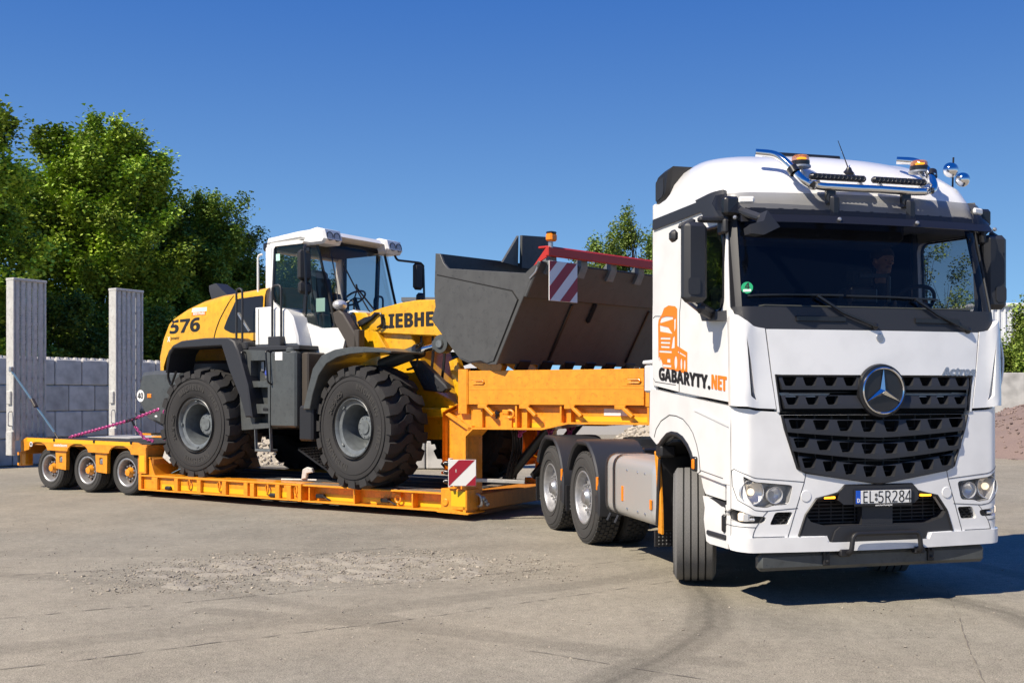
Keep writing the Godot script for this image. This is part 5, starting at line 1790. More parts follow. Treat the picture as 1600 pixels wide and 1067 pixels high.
	lp("mirror_arm", ma, M["trim_dark"], t)
	for q in [[Vector3(-1.36, 3.70, 1.10), Vector3(0.13, 0.47, 0.27), 0.25], [Vector3(-1.35, 3.355, 1.10), Vector3(0.13, 0.20, 0.27), 0.25], [Vector3(-1.14, 3.74, -1.36), Vector3(0.10, 0.46, 0.20), -0.3], [Vector3(-1.10, 3.36, -1.38), Vector3(0.10, 0.20, 0.17), -0.3]]:
		var mb := MB.new()
		mb.box(q[0], q[1], 0.045, Basis(Y, q[2]))
		lp("mirror", mb, M["plastic_black"], t)
	var rl := MB.new()
	rl.tube(rounded(V3([-2.52, 3.98, 0.90, -2.60, 3.98, 0.92, -2.60, 3.35, 0.92, -2.52, 3.32, 0.90]), 0.07), 0.018, 8)
	lp("cab_grab_rail", rl, M["cab_white"], t)
	var rlamp := MB.new()
	rlamp.box(Vector3(-2.58, 4.12, 0.72), Vector3(0.12, 0.14, 0.16), 0.03)
	lp("rear_lamp", rlamp, M["trim_dark"], t)
	var stk := MB.new()
	stk.bx(-2.25, -2.16, 3.86, 3.97, 0.852, 0.855)
	stk.bx(-1.90, -1.70, 3.06, 3.28, 0.30, 0.31)
	lp("window_sticker", stk, M["mint_sticker"], t)
	# joystick console lamp bracket in front of the door
	var jb := MB.new()
	jb.prism(V2([-1.06, 2.98, -0.93, 3.02, -0.83, 2.96, -0.57, 2.63, -0.52, 2.42, -0.74, 2.42, -0.78, 2.52, -1.02, 2.82]), Vector3(0, 0, 0.64), X, Y, 0.16, 0.02, true)
	jb.bx(-0.60, -0.50, 2.42, 2.70, 0.66, 0.80, 0.01)
	lp("lamp_bracket", jb, M["brown_cover"], t)
	var hd := MB.new()
	hd.sphere(Vector3(-0.97, 3.10, 0.72), Vector3(0.11, 0.085, 0.12), 14)
	lp("driving_lamp", hd, M["reflector"], t)
	var lv := MB.new()
	lv.prism(V2([-0.74, 2.84, -0.60, 2.90, -0.45, 2.92, -0.38, 2.97, -0.33, 2.95, -0.44, 2.86, -0.62, 2.78, -0.70, 2.76]), Vector3(0, 0, 0.53), X, Y, 0.06, 0.01, true)
	lv.tube(rounded(V3([-0.40, 2.96, 0.56, -0.26, 2.95, 0.56, -0.24, 2.78, 0.56, -0.34, 2.74, 0.56]), 0.04), 0.016, 7)
	lp("arm_lock_lever", lv, M["trim_dark"], t)
	# --- lift arms
	var arm := V2([-0.55, 2.98, -0.32, 3.04, 0.07, 3.10, 0.40, 3.125, 0.74, 3.115, 1.10, 2.98, 1.45, 2.66, 1.86, 2.22, 1.98, 2.12, 1.92, 2.0, 1.62, 2.03, 1.32, 2.20, 1.06, 2.45, 0.86, 2.545, 0.74, 2.575, 0.40, 2.595, -0.10, 2.63, -0.44, 2.66, -0.60, 2.78])
	for s in [1.0, -1.0]:
		var a := MB.new()
		a.prism(arm, Vector3(0, 0, 0.38 if s > 0 else -0.50), X, Y, 0.12, 0.018, true)
		lp("lift_arm", a, YE, t)
		var pv := MB.new()
		pv.lathe([Vector2(0.14, 0), Vector2(0.14, 0.03), Vector2(0.07, 0.04), Vector2(0, 0.04)], Vector3(-0.42, 2.84, 0.50 * s), Vector3(0, 0, s), 24)
		lp("pivot", pv, YE, t)
		# lift ram with gland, rod and eye
		var ca := MB.new()
		ca.rod(Vector3(-0.10, 2.16, s * 0.72), Vector3(0.60, 2.345, s * 0.74), 0.098, 20)
		lp("ram_tube", ca, GR, t)
		var cg := MB.new()
		cg.rod(Vector3(0.595, 2.343, s * 0.74), Vector3(0.67, 2.363, s * 0.742), 0.112, 20)
		for k in 8:
			var aa := TAU * k / 8
			cg.rod(Vector3(0.66, 2.36, s * 0.742) + Vector3(0, cos(aa) * 0.09, sin(aa) * 0.09), Vector3(0.69, 2.368, s * 0.742) + Vector3(0, cos(aa) * 0.09, sin(aa) * 0.09), 0.016, 6)
		cg.tube(rounded(V3([0.64, 2.26, s * 0.78, 0.66, 2.12, s * 0.80, 0.46, 2.08, s * 0.80]), 0.05), 0.018, 7)
		lp("ram_gland", cg, M["trim_dark"], t)
		var ro := MB.new()
		ro.rod(Vector3(0.66, 2.36, s * 0.742), Vector3(1.02, 2.425, s * 0.75), 0.048, 16)
		lp("ram_rod", ro, M["chrome"], t)
		var ey := MB.new()
		ey.lathe([Vector2(0.13, -0.08), Vector2(0.135, -0.06), Vector2(0.135, 0.06), Vector2(0.13, 0.08), Vector2(0.07, 0.085), Vector2(0.065, 0.10), Vector2(0, 0.10)], Vector3(1.10, 2.44, s * 0.75), Vector3(0, 0, s), 28)
		ey.box(Vector3(0.99, 2.42, s * 0.75), Vector3(0.14, 0.16, 0.14), 0.03, Basis(Vector3(0, 0, 1), 0.2))
		lp("ram_eye", ey, GR, t)
		var pn := MB.new()
		pn.lathe([Vector2(0.055, 0), Vector2(0.055, 0.012), Vector2(0, 0.014)], Vector3(1.10, 2.44, s * 0.85), Vector3(0, 0, s), 16)
		lp("ram_pin", pn, M["rim_grey"], t)
	var ct := MB.new()
	ct.rod(Vector3(0.55, 2.85, -0.4), Vector3(0.55, 2.85, 0.4), 0.16, 18)
	ct.prism(V2([-0.3, 2.2, -0.1, 2.55, 0.1, 2.55, 0.35, 2.1, 0.6, 1.7, 1.1, 1.5, 1.2, 1.3, 0.9, 1.3]), Vector3(0, 0, -0.36), X, Y, 0.10)
	ct.prism(V2([0.9, 2.2, 1.05, 2.25, 1.35, 1.6, 1.30, 1.45, 1.1, 1.45]), Vector3(0, 0, 0.28), X, Y, 0.1, 0.01)
	lp("cross_tube", ct, YE, t)
	var tilt := MB.new()
	tilt.rod(Vector3(-0.3, 2.75, 0), Vector3(0.6, 2.80, 0), 0.13, 18)
	tilt.rod(Vector3(0.5, 2.80, 0), Vector3(1.3, 2.9, 0), 0.06, 12)
	tilt.bar(Vector3(1.1, 3.2, 0), Vector3(1.5, 2.4, 0), 0.22, 0.22, 0.04)
	for k in 4: tilt.tube(V3([0.10 + 0.22 * k, 2.62, 0.30, 0.12 + 0.22 * k, 2.30, 0.32, 0.05 + 0.22 * k, 1.9, 0.30]), 0.022, 6)
	lp("tilt_ram", tilt, M["trim_dark"], t)
	var bp := MB.new()
	bp.prism(V2([0.32, 2.22, 0.55, 2.22, 1.02, 1.86, 1.06, 1.80, 0.98, 1.74, 0.62, 1.78]), Vector3(0, 0, 0.50), X, Y, 0.12, 0.02)
	for k in 3: bp.bar(Vector3(0.48 + k * 0.13, 2.16 - k * 0.06, 0.625), Vector3(0.66 + k * 0.12, 1.84 - k * 0.01, 0.625), 0.02, 0.02, 0.005)
	lp("ram_guard", bp, M["plastic_grey"], t)
	var txt := MB.new()
	letters(txt, "LIEBHERR", 0.205, func(v: Vector3) -> Vector3: return Vector3(-0.33 + v.x, 2.825 + v.y + v.x * 0.005, 0.50 + v.z), 0.005, "Droid Sans", 700, HORIZONTAL_ALIGNMENT_LEFT, 1.3, 1.42, 0.010)
	lp("maker_lettering", txt, M["black_print"], t)
	# --- bucket, fully curled back: side plates, floor, heel and back wall
	LX = -0.145
	swung = true
	var B: Material = M["bucket_grey"]
	var out := V2([1.62, 3.64, 1.70, 3.63, 1.76, 3.50, 1.84, 3.42, 3.10, 3.275, 3.22, 3.36, 3.28, 3.38, 2.64, 2.11, 2.51, 2.11, 2.40, 2.15, 2.20, 2.13, 2.04, 2.19, 1.84, 2.41, 1.55, 2.74, 1.62, 2.91, 1.60, 3.09])
	var shell := [[1.62, 3.64], [1.60, 3.09], [1.62, 2.91], [1.56, 2.74], [1.84, 2.41], [2.04, 2.19], [2.22, 2.14], [2.45, 2.13], [2.64, 2.13], [2.95, 2.74], [3.26, 3.36]]
	for s in [1.0, -1.0]:
		var sp := MB.new()
		sp.prism(out, Vector3(0, 0, 1.36 if s > 0 else -1.85), X, Y, 0.04, 0.006, true)
		lp("bucket_side", sp, B, t)
		var ov := MB.new()
		ov.prism(V2([1.66, 3.335, 2.90, 3.05, 2.985, 2.935, 2.60, 2.16, 2.50, 2.13, 2.40, 2.17, 2.22, 2.155, 2.06, 2.21, 1.86, 2.43, 1.575, 2.745, 1.635, 2.91]), Vector3(0, 0, 1.40 if s > 0 else -1.85), X, Y, 0.012 * s, 0.004 * 0.0)
		lp("wear_plate", ov, B, t)
		var ln := MB.new()
		ln.tube(V3([1.66, 3.342, s * 1.405, 2.90, 3.058, s * 1.405, 2.99, 2.94, s * 1.405, 2.605, 2.155, s * 1.405]), 0.010, 5)
		lp("wear_plate_gap", ln, M["void"], t)
	var sh2 := MB.new()
	var pin := PackedVector2Array()
	for q in shell: pin.append(Vector2(q[0], q[1]))
	for k in range(shell.size() - 1):
		var a: Vector2 = pin[k]
		var b: Vector2 = pin[k + 1]
		var nrm := Vector2(-(b - a).y, (b - a).x).normalized() * 0.03
		sh2.prism(PackedVector2Array([a, b, b + nrm, a + nrm]), Vector3(0, 0, -1.81), X, Y, 3.17)
	lp("bucket_shell", sh2, B, t)
	var dirf := Vector2(0.64, 1.27).normalized()
	var nf := Vector2(dirf.y, -dirf.x)
	var under := func(d: float, z: float, o: float) -> Vector3:
		var q := Vector2(2.64, 2.13) + dirf * d + nf * o
		return Vector3(q.x, q.y, z)
	var floor_bs := Basis(Vector3(dirf.x, dirf.y, 0), Vector3(-nf.x, -nf.y, 0) * -1.0, Vector3(dirf.x, dirf.y, 0).cross(Vector3(nf.x, nf.y, 0)))
	var ed := MB.new()
	ed.box(under.call(1.20, -0.225, 0.02), Vector3(0.50, 0.05, 3.25), 0.012, floor_bs)
	lp("cutting_edge", ed, B, t)
	for k in 2:
		var wr := MB.new()
		wr.box(under.call(0.48, 0.46 - k * 1.64, 0.012), Vector3(0.84, 0.03, 0.045), 0.01, floor_bs)
		lp("wear_strip", wr, M["trim_dark"], t)
		if true:
			var hk2 := MB.new()
			hk2.box(under.call(0.80, 0.02 - k * 1.64, 0.02), Vector3(0.30, 0.05, 0.07), 0.025, floor_bs)
			lp("wear_hook", hk2, M["void"], t)
	var hl := MB.new()
	for k in 7: hl.box(under.call(-0.02, 0.88 - k * 0.44, -0.02), Vector3(0.16, 0.06, 0.24), 0.02, floor_bs)
	lp("heel_plates", hl, M["trim_dark"], t)
	for k in 6:
		var z := 1.20 - k * 0.585
		var tt := MB.new()
		tt.loft([PackedVector3Array([under.call(1.30, z - 0.07, -0.045), under.call(1.30, z + 0.07, -0.045), under.call(1.30, z + 0.07, 0.085), under.call(1.30, z - 0.07, 0.085)]), PackedVector3Array([under.call(1.45, z - 0.065, -0.04), under.call(1.45, z + 0.065, -0.04), under.call(1.45, z + 0.065, 0.08), under.call(1.45, z - 0.065, 0.08)]), PackedVector3Array([under.call(1.57, z - 0.05, -0.02), under.call(1.57, z + 0.05, -0.02), under.call(1.57, z + 0.05, 0.02), under.call(1.57, z - 0.05, 0.02)])])
		lp("tooth", tt, M["rim_grey"], t)
	var sg2 := MB.new()
	sg2.prism(V2([-0.06, 3.55, -0.06, 4.02, -0.62, 4.05, -0.62, 3.55]), Vector3(1.70, 0, 0), Vector3(0, 0, 1), Vector3(0.02, 1, 0), -0.04)
	sg2.prism(V2([0.46, 3.58, -0.06, 4.02, -0.06, 3.58]), Vector3(1.66, 0, 0), Vector3(0.35, 0, 1), Vector3(0.02, 1, 0), -0.03)
	lp("spill_guard", sg2, B, t)
	# --- guard clipped over the teeth
	var g := thing("tooth_guard", "red bar clipped over the bucket teeth with a striped board and small amber lamp", "guard", t.position, t.rotation.y)
	g.scale = t.scale
	var rb2 := MB.new()
	rb2.box(Vector3(3.43, 3.53, -0.245), Vector3(0.05, 0.12, 3.29), 0.01)
	rb2.box(Vector3(3.37, 3.585, -0.245), Vector3(0.15, 0.03, 3.29), 0.008)
	rb2.prism(V2([3.22, 3.36, 3.42, 3.46, 3.42, 3.59]), Vector3(0, 0, 1.37), X, Y, 0.02)
	lp("bar", rb2, M["red_paint"], g)
	var hz := hazard_plate(g, "striped_board", Transform3D(Basis(Y, PI / 2 - SWING), swing(Vector3(3.46 + LX, 3.16, 1.13)) - Vector3(0, LB, 0)), 0.52, 0.50, 1.0, 0.36)
	var hk3 := MB.new()
	hk3.tube(V3([3.30, 3.40, 1.38, 3.26, 3.28, 1.40, 3.18, 3.20, 1.41]), 0.012, 6)
	hk3.box(Vector3(3.43, 3.62, 1.33), Vector3(0.05, 0.10, 0.05), 0.01)
	lp("hook", hk3, M["steel"], g)
	var bl := MB.new()
	bl.box(Vector3(3.44, 3.71, 1.33), Vector3(0.10, 0.10, 0.12), 0.02)
	lp("warning_lamp", bl, M["amber"], g)
	var bl2 := MB.new()
	bl2.box(Vector3(3.44, 3.77, 1.33), Vector3(0.09, 0.03, 0.10), 0.01)
	lp("lamp_cap", bl2, M["trim_dark"], g)

# ---------------------------------------------------------------- truck cab surface
const KY := [0.3, 1.6, 2.28, 2.45, 3.22, 3.42, 3.58, 3.74, 3.85, 3.92, 3.965]
const KX := [1.42, 1.42, 1.40, 1.38, 1.23, 1.20, 1.12, 0.95, 0.74, 0.48, 0.22]
const KW := [1.25, 1.25, 1.25, 1.25, 1.235, 1.23, 1.215, 1.15, 1.06, 0.95, 0.80]
const KB := [0.05, 0.05, 0.05, 0.05, 0.06, 0.07, 0.08, 0.10, 0.12, 0.12, 0.10]
const KR := [0.14, 0.14, 0.14, 0.15, 0.20, 0.24, 0.30, 0.36, 0.40, 0.40, 0.35]
func knot(a: Array, y: float) -> float:
	if y <= KY[0]: return a[0]
	for i in range(1, KY.size()):
		if y <= KY[i]: return lerpf(a[i - 1], a[i], (y - KY[i - 1]) / (KY[i] - KY[i - 1]))
	return a[KY.size() - 1]
# t runs across the front: 0 in the middle, 1 where the rounded corner begins, 2 where the flank begins (+ is the truck's right)
func cab(q: Vector2, off: float) -> Vector3:
	var hw := knot(KW, q.y)
	var xf := knot(KX, q.y)
	var b := knot(KB, q.y)
	var r := knot(KR, q.y)
	var lf := hw - r
	var a := absf(q.x)
	var x: float
	var z: float
	var n: Vector2
	if a <= 1.0:
		x = xf - b * a * a
		z = lf * a
		n = Vector2(1, 2.0 * b * a / lf).normalized()
	elif a <= 2.0:
		var th := (a - 1.0) * PI / 2
		x = xf - b - r * (1 - cos(th))
		z = lf + r * sin(th)
		n = Vector2(cos(th), sin(th))
	else:
		x = xf - b - r - (a - 2.0)
		z = hw
		n = Vector2(0, 1)
	return Vector3(x + n.x * off, q.y, (z + n.y * off) * (1.0 if q.x >= 0 else -1.0))
func mirror2(a: Array) -> PackedVector2Array:
	var p := V2(a)
	var o := PackedVector2Array(p)
	p.reverse()
	for q in p:
		if absf(q.x) > 1e-4: o.append(Vector2(-q.x, q.y))
	return o
func flip2(p: PackedVector2Array) -> PackedVector2Array:
	var o := PackedVector2Array()
	for q in p: o.append(Vector2(-q.x, q.y))
	o.reverse()
	return o
func seam_on(b: MB, pts: Array, f: Callable, r := 0.0028, off := 0.0005) -> void:
	var path := PackedVector3Array()
	for i in range(0, pts.size() - 2, 2):
		var a := Vector2(pts[i], pts[i + 1])
		var c := Vector2(pts[i + 2], pts[i + 3])
		var n := maxi(1, ceili(a.distance_to(c) / 0.08))
		for k in n: path.append(f.call(a.lerp(c, float(k) / n), off))
	path.append(f.call(Vector2(pts[-2], pts[-1]), off))
	b.tube(path, r, 5)

# smooth body: bones are [a, b, radius a, radius b]; the field is meshed with surface nets
func nets(bones: Array, lo: Vector3, hi: Vector3, cell: float, k: float) -> MB:
	var n := Vector3i(((hi - lo) / cell).ceil()) + Vector3i.ONE
	var val := PackedFloat32Array()
	val.resize(n.x * n.y * n.z)
	for z in n.z:
		for y in n.y:
			for x in n.x:
				var p := lo + Vector3(x, y, z) * cell
				var s := 0.0
				for B in bones:
					var ab: Vector3 = B[1] - B[0]
					var t := clampf((p - B[0]).dot(ab) / maxf(1e-9, ab.length_squared()), 0, 1)
					var d: float = p.distance_to(B[0] + ab * t) - lerpf(B[2], B[3], t)
					s += exp(-d / k)
				val[(z * n.y + y) * n.x + x] = -k * log(maxf(s, 1e-30))
	var idx := {}
	var vert := PackedVector3Array()
	var at := func(x: int, y: int, z: int) -> float: return val[(z * n.y + y) * n.x + x]
	for z in n.z - 1:
		for y in n.y - 1:
			for x in n.x - 1:
				var c := Vector3()
				var m := 0
				for e in [[0,0,0,1,0,0],[0,1,0,1,1,0],[0,0,1,1,0,1],[0,1,1,1,1,1],[0,0,0,0,1,0],[1,0,0,1,1,0],[0,0,1,0,1,1],[1,0,1,1,1,1],[0,0,0,0,0,1],[1,0,0,1,0,1],[0,1,0,0,1,1],[1,1,0,1,1,1]]:
					var a: float = at.call(x + e[0], y + e[1], z + e[2])
					var b: float = at.call(x + e[3], y + e[4], z + e[5])
					if (a < 0.0) != (b < 0.0):
						c += Vector3(x + e[0], y + e[1], z + e[2]).lerp(Vector3(x + e[3], y + e[4], z + e[5]), a / (a - b))
						m += 1
				if m > 0:
					idx[Vector3i(x, y, z)] = vert.size()
					vert.append(lo + c / m * cell)
	var o := MB.new()
	o.crease = 0.3
	for q in idx:
		for ax in 3:
			var u := Vector3i(); u[(ax + 1) % 3] = 1
			var w := Vector3i(); w[(ax + 2) % 3] = 1
			var d := Vector3i(); d[ax] = 1
			if not (idx.has(q - u) and idx.has(q - w) and idx.has(q - u - w)): continue
			var a: float = at.call(q.x, q.y, q.z)
			var b: float = at.call(q.x + d.x, q.y + d.y, q.z + d.z)
			if (a < 0.0) == (b < 0.0): continue
			var A := vert[idx[q]]
			var B2 := vert[idx[q - u]]
			var C := vert[idx[q - u - w]]
			var D := vert[idx[q - w]]
			if a < 0.0: o.quad(A, B2, C, D)
			else: o.quad(A, D, C, B2)
	return o

func build_driver(o: Vector3, turn: float) -> void:
	var p := thing("person", "driver with short hair in a dark shirt behind the truck's windscreen, hands on the wheel", "person", o, turn)
	var h := Vector3(0.42, 2.99, -0.72)
	var bones := [
		[Vector3(0.26, 2.12, -0.72), Vector3(0.28, 2.50, -0.72), 0.15, 0.165], [Vector3(0.30, 2.55, -0.90), Vector3(0.30, 2.55, -0.54), 0.075, 0.075],
		[Vector3(0.32, 2.60, -0.72), Vector3(0.38, 2.84, -0.72), 0.062, 0.056],
		[Vector3(0.31, 2.55, -0.92), Vector3(0.44, 2.32, -1.00), 0.056, 0.045], [Vector3(0.44, 2.32, -1.00), Vector3(0.68, 2.50, -0.92), 0.043, 0.030],
		[Vector3(0.31, 2.55, -0.52), Vector3(0.44, 2.32, -0.45), 0.056, 0.045], [Vector3(0.44, 2.32, -0.45), Vector3(0.68, 2.50, -0.54), 0.043, 0.030],
		[Vector3(0.26, 2.12, -0.80), Vector3(0.66, 2.14, -0.84), 0.09, 0.07], [Vector3(0.66, 2.14, -0.84), Vector3(0.84, 1.80, -0.84), 0.065, 0.045],
		[Vector3(0.26, 2.12, -0.64), Vector3(0.66, 2.14, -0.60), 0.09, 0.07], [Vector3(0.66, 2.14, -0.60), Vector3(0.84, 1.80, -0.60), 0.065, 0.045]]
	var body := nets(bones, Vector3(0.02, 1.70, -1.14), Vector3(0.92, 2.80, -0.30), 0.02, 0.018)
	part("body", body, M["shirt"], p)
	var head := nets([[h + Vector3(-0.03, 0.02, 0), h + Vector3(0.0, 0.03, 0), 0.092, 0.088], [h + Vector3(0.02, -0.05, 0), h + Vector3(0.045, -0.085, 0), 0.062, 0.040], [h + Vector3(0.085, -0.005, 0), h + Vector3(0.108, -0.028, 0), 0.010, 0.014], [h + Vector3(-0.02, -0.08, 0), h + Vector3(-0.05, -0.17, 0), 0.056, 0.056], [h + Vector3(0.0, -0.01, 0.088), h + Vector3(-0.005, 0.015, 0.092), 0.014, 0.016], [h + Vector3(0.0, -0.01, -0.088), h + Vector3(-0.005, 0.015, -0.092), 0.014, 0.016], [h + Vector3(0.076, 0.022, -0.035), h + Vector3(0.076, 0.022, 0.035), 0.014, 0.014], [h + Vector3(0.085, -0.062, -0.018), h + Vector3(0.085, -0.062, 0.018), 0.010, 0.010]], h - Vector3(0.16, 0.22, 0.14), h + Vector3(0.16, 0.16, 0.14), 0.009, 0.007)
	part("head", head, M["skin"], p)
	var hair := MB.new()
	hair.sphere(h + Vector3(-0.03, 0.055, 0), Vector3(0.118, 0.100, 0.108), 18)
	part("hair", hair, M["hair"], p)
	var eyes := MB.new()
	for s in [-1.0, 1.0]: eyes.sphere(h + Vector3(0.083, 0.004, s * 0.032), Vector3(0.008, 0.007, 0.012), 8)
	part("eyes", eyes, M["trim_dark"], p)
	for s in [-1.0, 1.0]:
		# hands closed on the rim of the wheel
		var c := Vector3(0.70, 2.52, -0.73 + s * 0.19)
		var hb := [[c, c + Vector3(0.07, 0.04, 0), 0.026, 0.028]]
		for k in 4:
			var q := c + Vector3(0.085 - absf(k - 1.2) * 0.004, 0.062 - k * 0.020, -s * 0.005)
			hb.append([q, q + Vector3(0.035, 0.004, -s * 0.018), 0.0095, 0.0085])
			hb.append([q + Vector3(0.035, 0.004, -s * 0.018), q + Vector3(0.020, 0.0, -s * 0.045), 0.0085, 0.0075])
		hb.append([c + Vector3(0.03, 0.03, -s * 0.02), c + Vector3(0.07, 0.055, -s * 0.045), 0.011, 0.009])
		part("hand", nets(hb, c - Vector3(0.06, 0.08, 0.09), c + Vector3(0.16, 0.12, 0.09), 0.007, 0.005), M["skin"], p)

func build_tractor() -> void:
	var org := Vector3(2.70, 0, -10.16)
	var turn := deg_to_rad(14.5 - 90.0)
	var t := thing("truck_tractor", "white three-axle truck tractor turning in front of the orange trailer", "truck", org, turn)
	var X := Vector3.RIGHT
	var Y := Vector3.UP
	var W: Material = M["white_paint"]
	var PB: Material = M["plastic_black"]
	var PG: Material = M["plastic_grey"]
	var C := Vector2(0.14, 0.10)
	var side_at := func(s: float) -> Callable: return func(p: Vector2, o: float) -> Vector3: return Vector3(p.x, p.y, s * (knot(KW, p.y) + o))
	# --- bumper and lower front, one skin with its openings
	var low_grille := V2([-0.80, 1.5755, -0.775, 1.46, -0.675, 1.135, -0.60, 1.095, 0.0, 0.995, 0.60, 1.095, 0.675, 1.135, 0.775, 1.46, 0.80, 1.575])
	var intake := V2([-0.655, 0.585, -0.60, 0.76, -0.515, 0.885, -0.41, 0.91, -0.34, 0.93, -0.285, 0.99, 0.285, 0.99, 0.34, 0.93, 0.41, 0.91, 0.515, 0.885, 0.60, 0.76, 0.655, 0.585, 0.43, 0.582, 0.41, 0.53, -0.41, 0.53, -0.43, 0.582])
	var lampR := round2(V2([0.70, 1.002, 0.735, 0.845, 0.86, 0.84, 0.90, 0.820, 1.05, 0.842, 1.257, 0.905, 1.38, 0.99, 1.43, 1.08, 1.10, 1.045]), 0.03, 3)
	var fogR := round2(V2([0.905, 0.750, 0.925, 0.695, 1.45, 0.695, 2.06, 0.715, 2.10, 0.77, 1.98, 0.812, 1.55, 0.798]), 0.03, 3)
	var ventR := round2(V2([0.70, 0.785, 0.735, 0.682, 0.885, 0.682, 0.84, 0.785]), 0.02, 2)
	var bump := V2([-2.08, 1.635, -2.08, 0.52, -1.95, 0.475, -1.2, 0.462, 0, 0.455, 1.2, 0.462, 1.95, 0.475, 2.08, 0.52, 2.08, 1.635, 1.2, 1.625, 0.81, 1.60, 0.81, 1.576, -0.81, 1.576, -0.81, 1.60, -1.2, 1.625])
	bump = PackedVector2Array(bump); bump.reverse()
	if Geometry2D.is_polygon_clockwise(bump): bump.reverse()
	var holes := [low_grille, intake, lampR, flip2(lampR), fogR, flip2(fogR), ventR, flip2(ventR)]
	for i in holes.size():
		var hq: PackedVector2Array = holes[i]
		if Geometry2D.is_polygon_clockwise(hq): hq.reverse()
		holes[i] = hq
	var bm := MB.new()
	bm.panel(bump, holes, cab, Vector2(0.10, 0.09), 0.0, -0.07)
	# the raised lower lip
	bm.panel(mirror2([0, 0.455, 1.2, 0.462, 1.9, 0.475, 2.0, 0.52, 2.0, 0.585, 1.2, 0.582, 0.45, 0.578, 0.43, 0.53, 0, 0.53]), [], cab, C, 0.022, -0.03)
	part("bumper", bm, W, t)
	var sm := MB.new()
	for s in [1.0, -1.0]:
		var g := func(q: Vector2, o: float) -> Vector3: return cab(Vector2(q.x * s, q.y), o)
		seam_on(sm, [0.60, 1.10, 0.615, 1.02, 0.68, 0.80, 0.775, 0.465], g)
		seam_on(sm, [0.615, 1.028, 1.2, 1.085, 1.80, 1.135, 1.95, 1.12, 1.90, 1.00, 1.64, 0.885, 1.20, 0.835, 0.93, 0.795, 0.665, 0.815], g)
		seam_on(sm, [2.12, 0.672, 1.4, 0.668, 0.99, 0.665, 0.93, 0.76, 0.90, 0.795], g)
		seam_on(sm, [0.99, 0.665, 1.08, 0.585, 0.77, 0.585], g)
		seam_on(sm, [2.0, 1.60, 2.0, 0.50], g)
	part("panel_gaps", sm, M["trim_dark"], t)
	var ev := MB.new()
	for s in [1.0, -1.0]:
		var fc: Vector3 = cab(Vector2(0.60 * s, 0.912), 0.0)
		ev.lathe([Vector2(0.048, -0.01), Vector2(0.048, 0.003), Vector2(0.044, 0.006), Vector2(0, 0.006)], fc, Vector3(1, 0, 0.03 * s), 20)
	part("tow_eye_cover", ev, W, t)
	# dark space behind the openings
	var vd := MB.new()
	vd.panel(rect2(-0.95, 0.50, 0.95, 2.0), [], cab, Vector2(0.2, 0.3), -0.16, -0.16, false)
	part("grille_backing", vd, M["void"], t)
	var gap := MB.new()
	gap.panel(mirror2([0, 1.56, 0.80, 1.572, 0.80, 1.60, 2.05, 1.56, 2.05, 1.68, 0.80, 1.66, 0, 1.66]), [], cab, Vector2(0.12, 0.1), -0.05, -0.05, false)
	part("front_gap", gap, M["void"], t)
	# --- upper flap with its grille and corner deflectors
	var up_grille := V2([-0.845, 1.905, -0.81, 1.60, 0.81, 1.60, 0.845, 1.905])
	var flap := V2([-0.905, 2.275, -0.866, 1.905, -0.828, 1.60, 0.828, 1.60, 0.866, 1.905, 0.905, 2.275])
	if Geometry2D.is_polygon_clockwise(flap): flap.reverse()
	if Geometry2D.is_polygon_clockwise(up_grille): up_grille.reverse()
	var fl := MB.new()
	fl.panel(flap, [up_grille], cab, C, 0.010, -0.05)
	part("front_flap", fl, W, t)
	for s in [1.0, -1.0]:
		var d := V2([0.917, 2.28, 0.876, 1.905, 0.838, 1.625, 1.25, 1.645, 2.02, 1.655, 2.02, 2.36, 1.72, 2.395, 1.45, 2.38, 1.1, 2.31])
		if s < 0: d = flip2(d)
		if Geometry2D.is_polygon_clockwise(d): d.reverse()
		var slot := V2([1.27, 2.215, 1.16, 1.735, 0.98, 1.69, 1.14, 2.0])
		if s < 0: slot = flip2(slot)
		if Geometry2D.is_polygon_clockwise(slot): slot.reverse()
		var db := MB.new()
		db.panel(d, [slot], func(q: Vector2, o: float) -> Vector3: return cab(q, o + 0.04 * sin(clampf((absf(q.x) - 1.0) / 1.0, 0, 1) * PI)), C, 0.012, -0.05)
		part("corner_deflector", db, W, t)
		var dk := MB.new()
		dk.panel(rect2(minf(0.98 * s, 1.4 * s), 1.66, maxf(0.98 * s, 1.4 * s), 2.26), [], cab, Vector2(0.15, 0.3), -0.035, -0.035, false)
		part("deflector_recess", dk, M["lamp_body"], t)
		if s > 0: continue
		# the blade that stands off the corner, with its rungs
		var bl := MB.new()
		bl.panel(rect2(minf(1.72 * s, 2.10 * s), 1.67, maxf(1.72 * s, 2.10 * s), 2.33), [], func(q: Vector2, o: float) -> Vector3: return cab(q, o + 0.075 * sin(clampf((q.y - 1.66) / 0.67, 0, 1) * PI * 0.9)), C, 0.012, 0.0)
		for k in 6:
			var a: Vector3 = cab(Vector2(1.60 * s, 1.76 + k * 0.10), 0.0)
			var b: Vector3 = cab(Vector2(1.98 * s, 1.76 + k * 0.10), 0.075 * sin(0.14 + k * 0.42))
			bl.bar(a, b, 0.05, 0.010)
		part("air_blade", bl, W, t)
	# --- grille bars: each a strip with eight notches
	var bar := func(y_top: Array, y_bot: Array, t_end: float, skip_mid: float, n: int) -> MB:
		var sag := func(a: Array, x: float) -> float: return lerpf(a[1], a[0], pow(absf(x) / t_end, 1.25))
		var o := MB.new()
		var edge := PackedVector2Array()
		var k := 16
		for i in k + 1:
			var x := lerpf(-t_end, t_end, float(i) / k)
			edge.append(Vector2(x * (0.97 if absf(x) > t_end * 0.99 else 1.0), sag.call(y_bot, x)))
		for i in k + 1:
			var x := lerpf(t_end, -t_end, float(i) / k)
			edge.append(Vector2(x, sag.call(y_top, x)))
		var cut := []
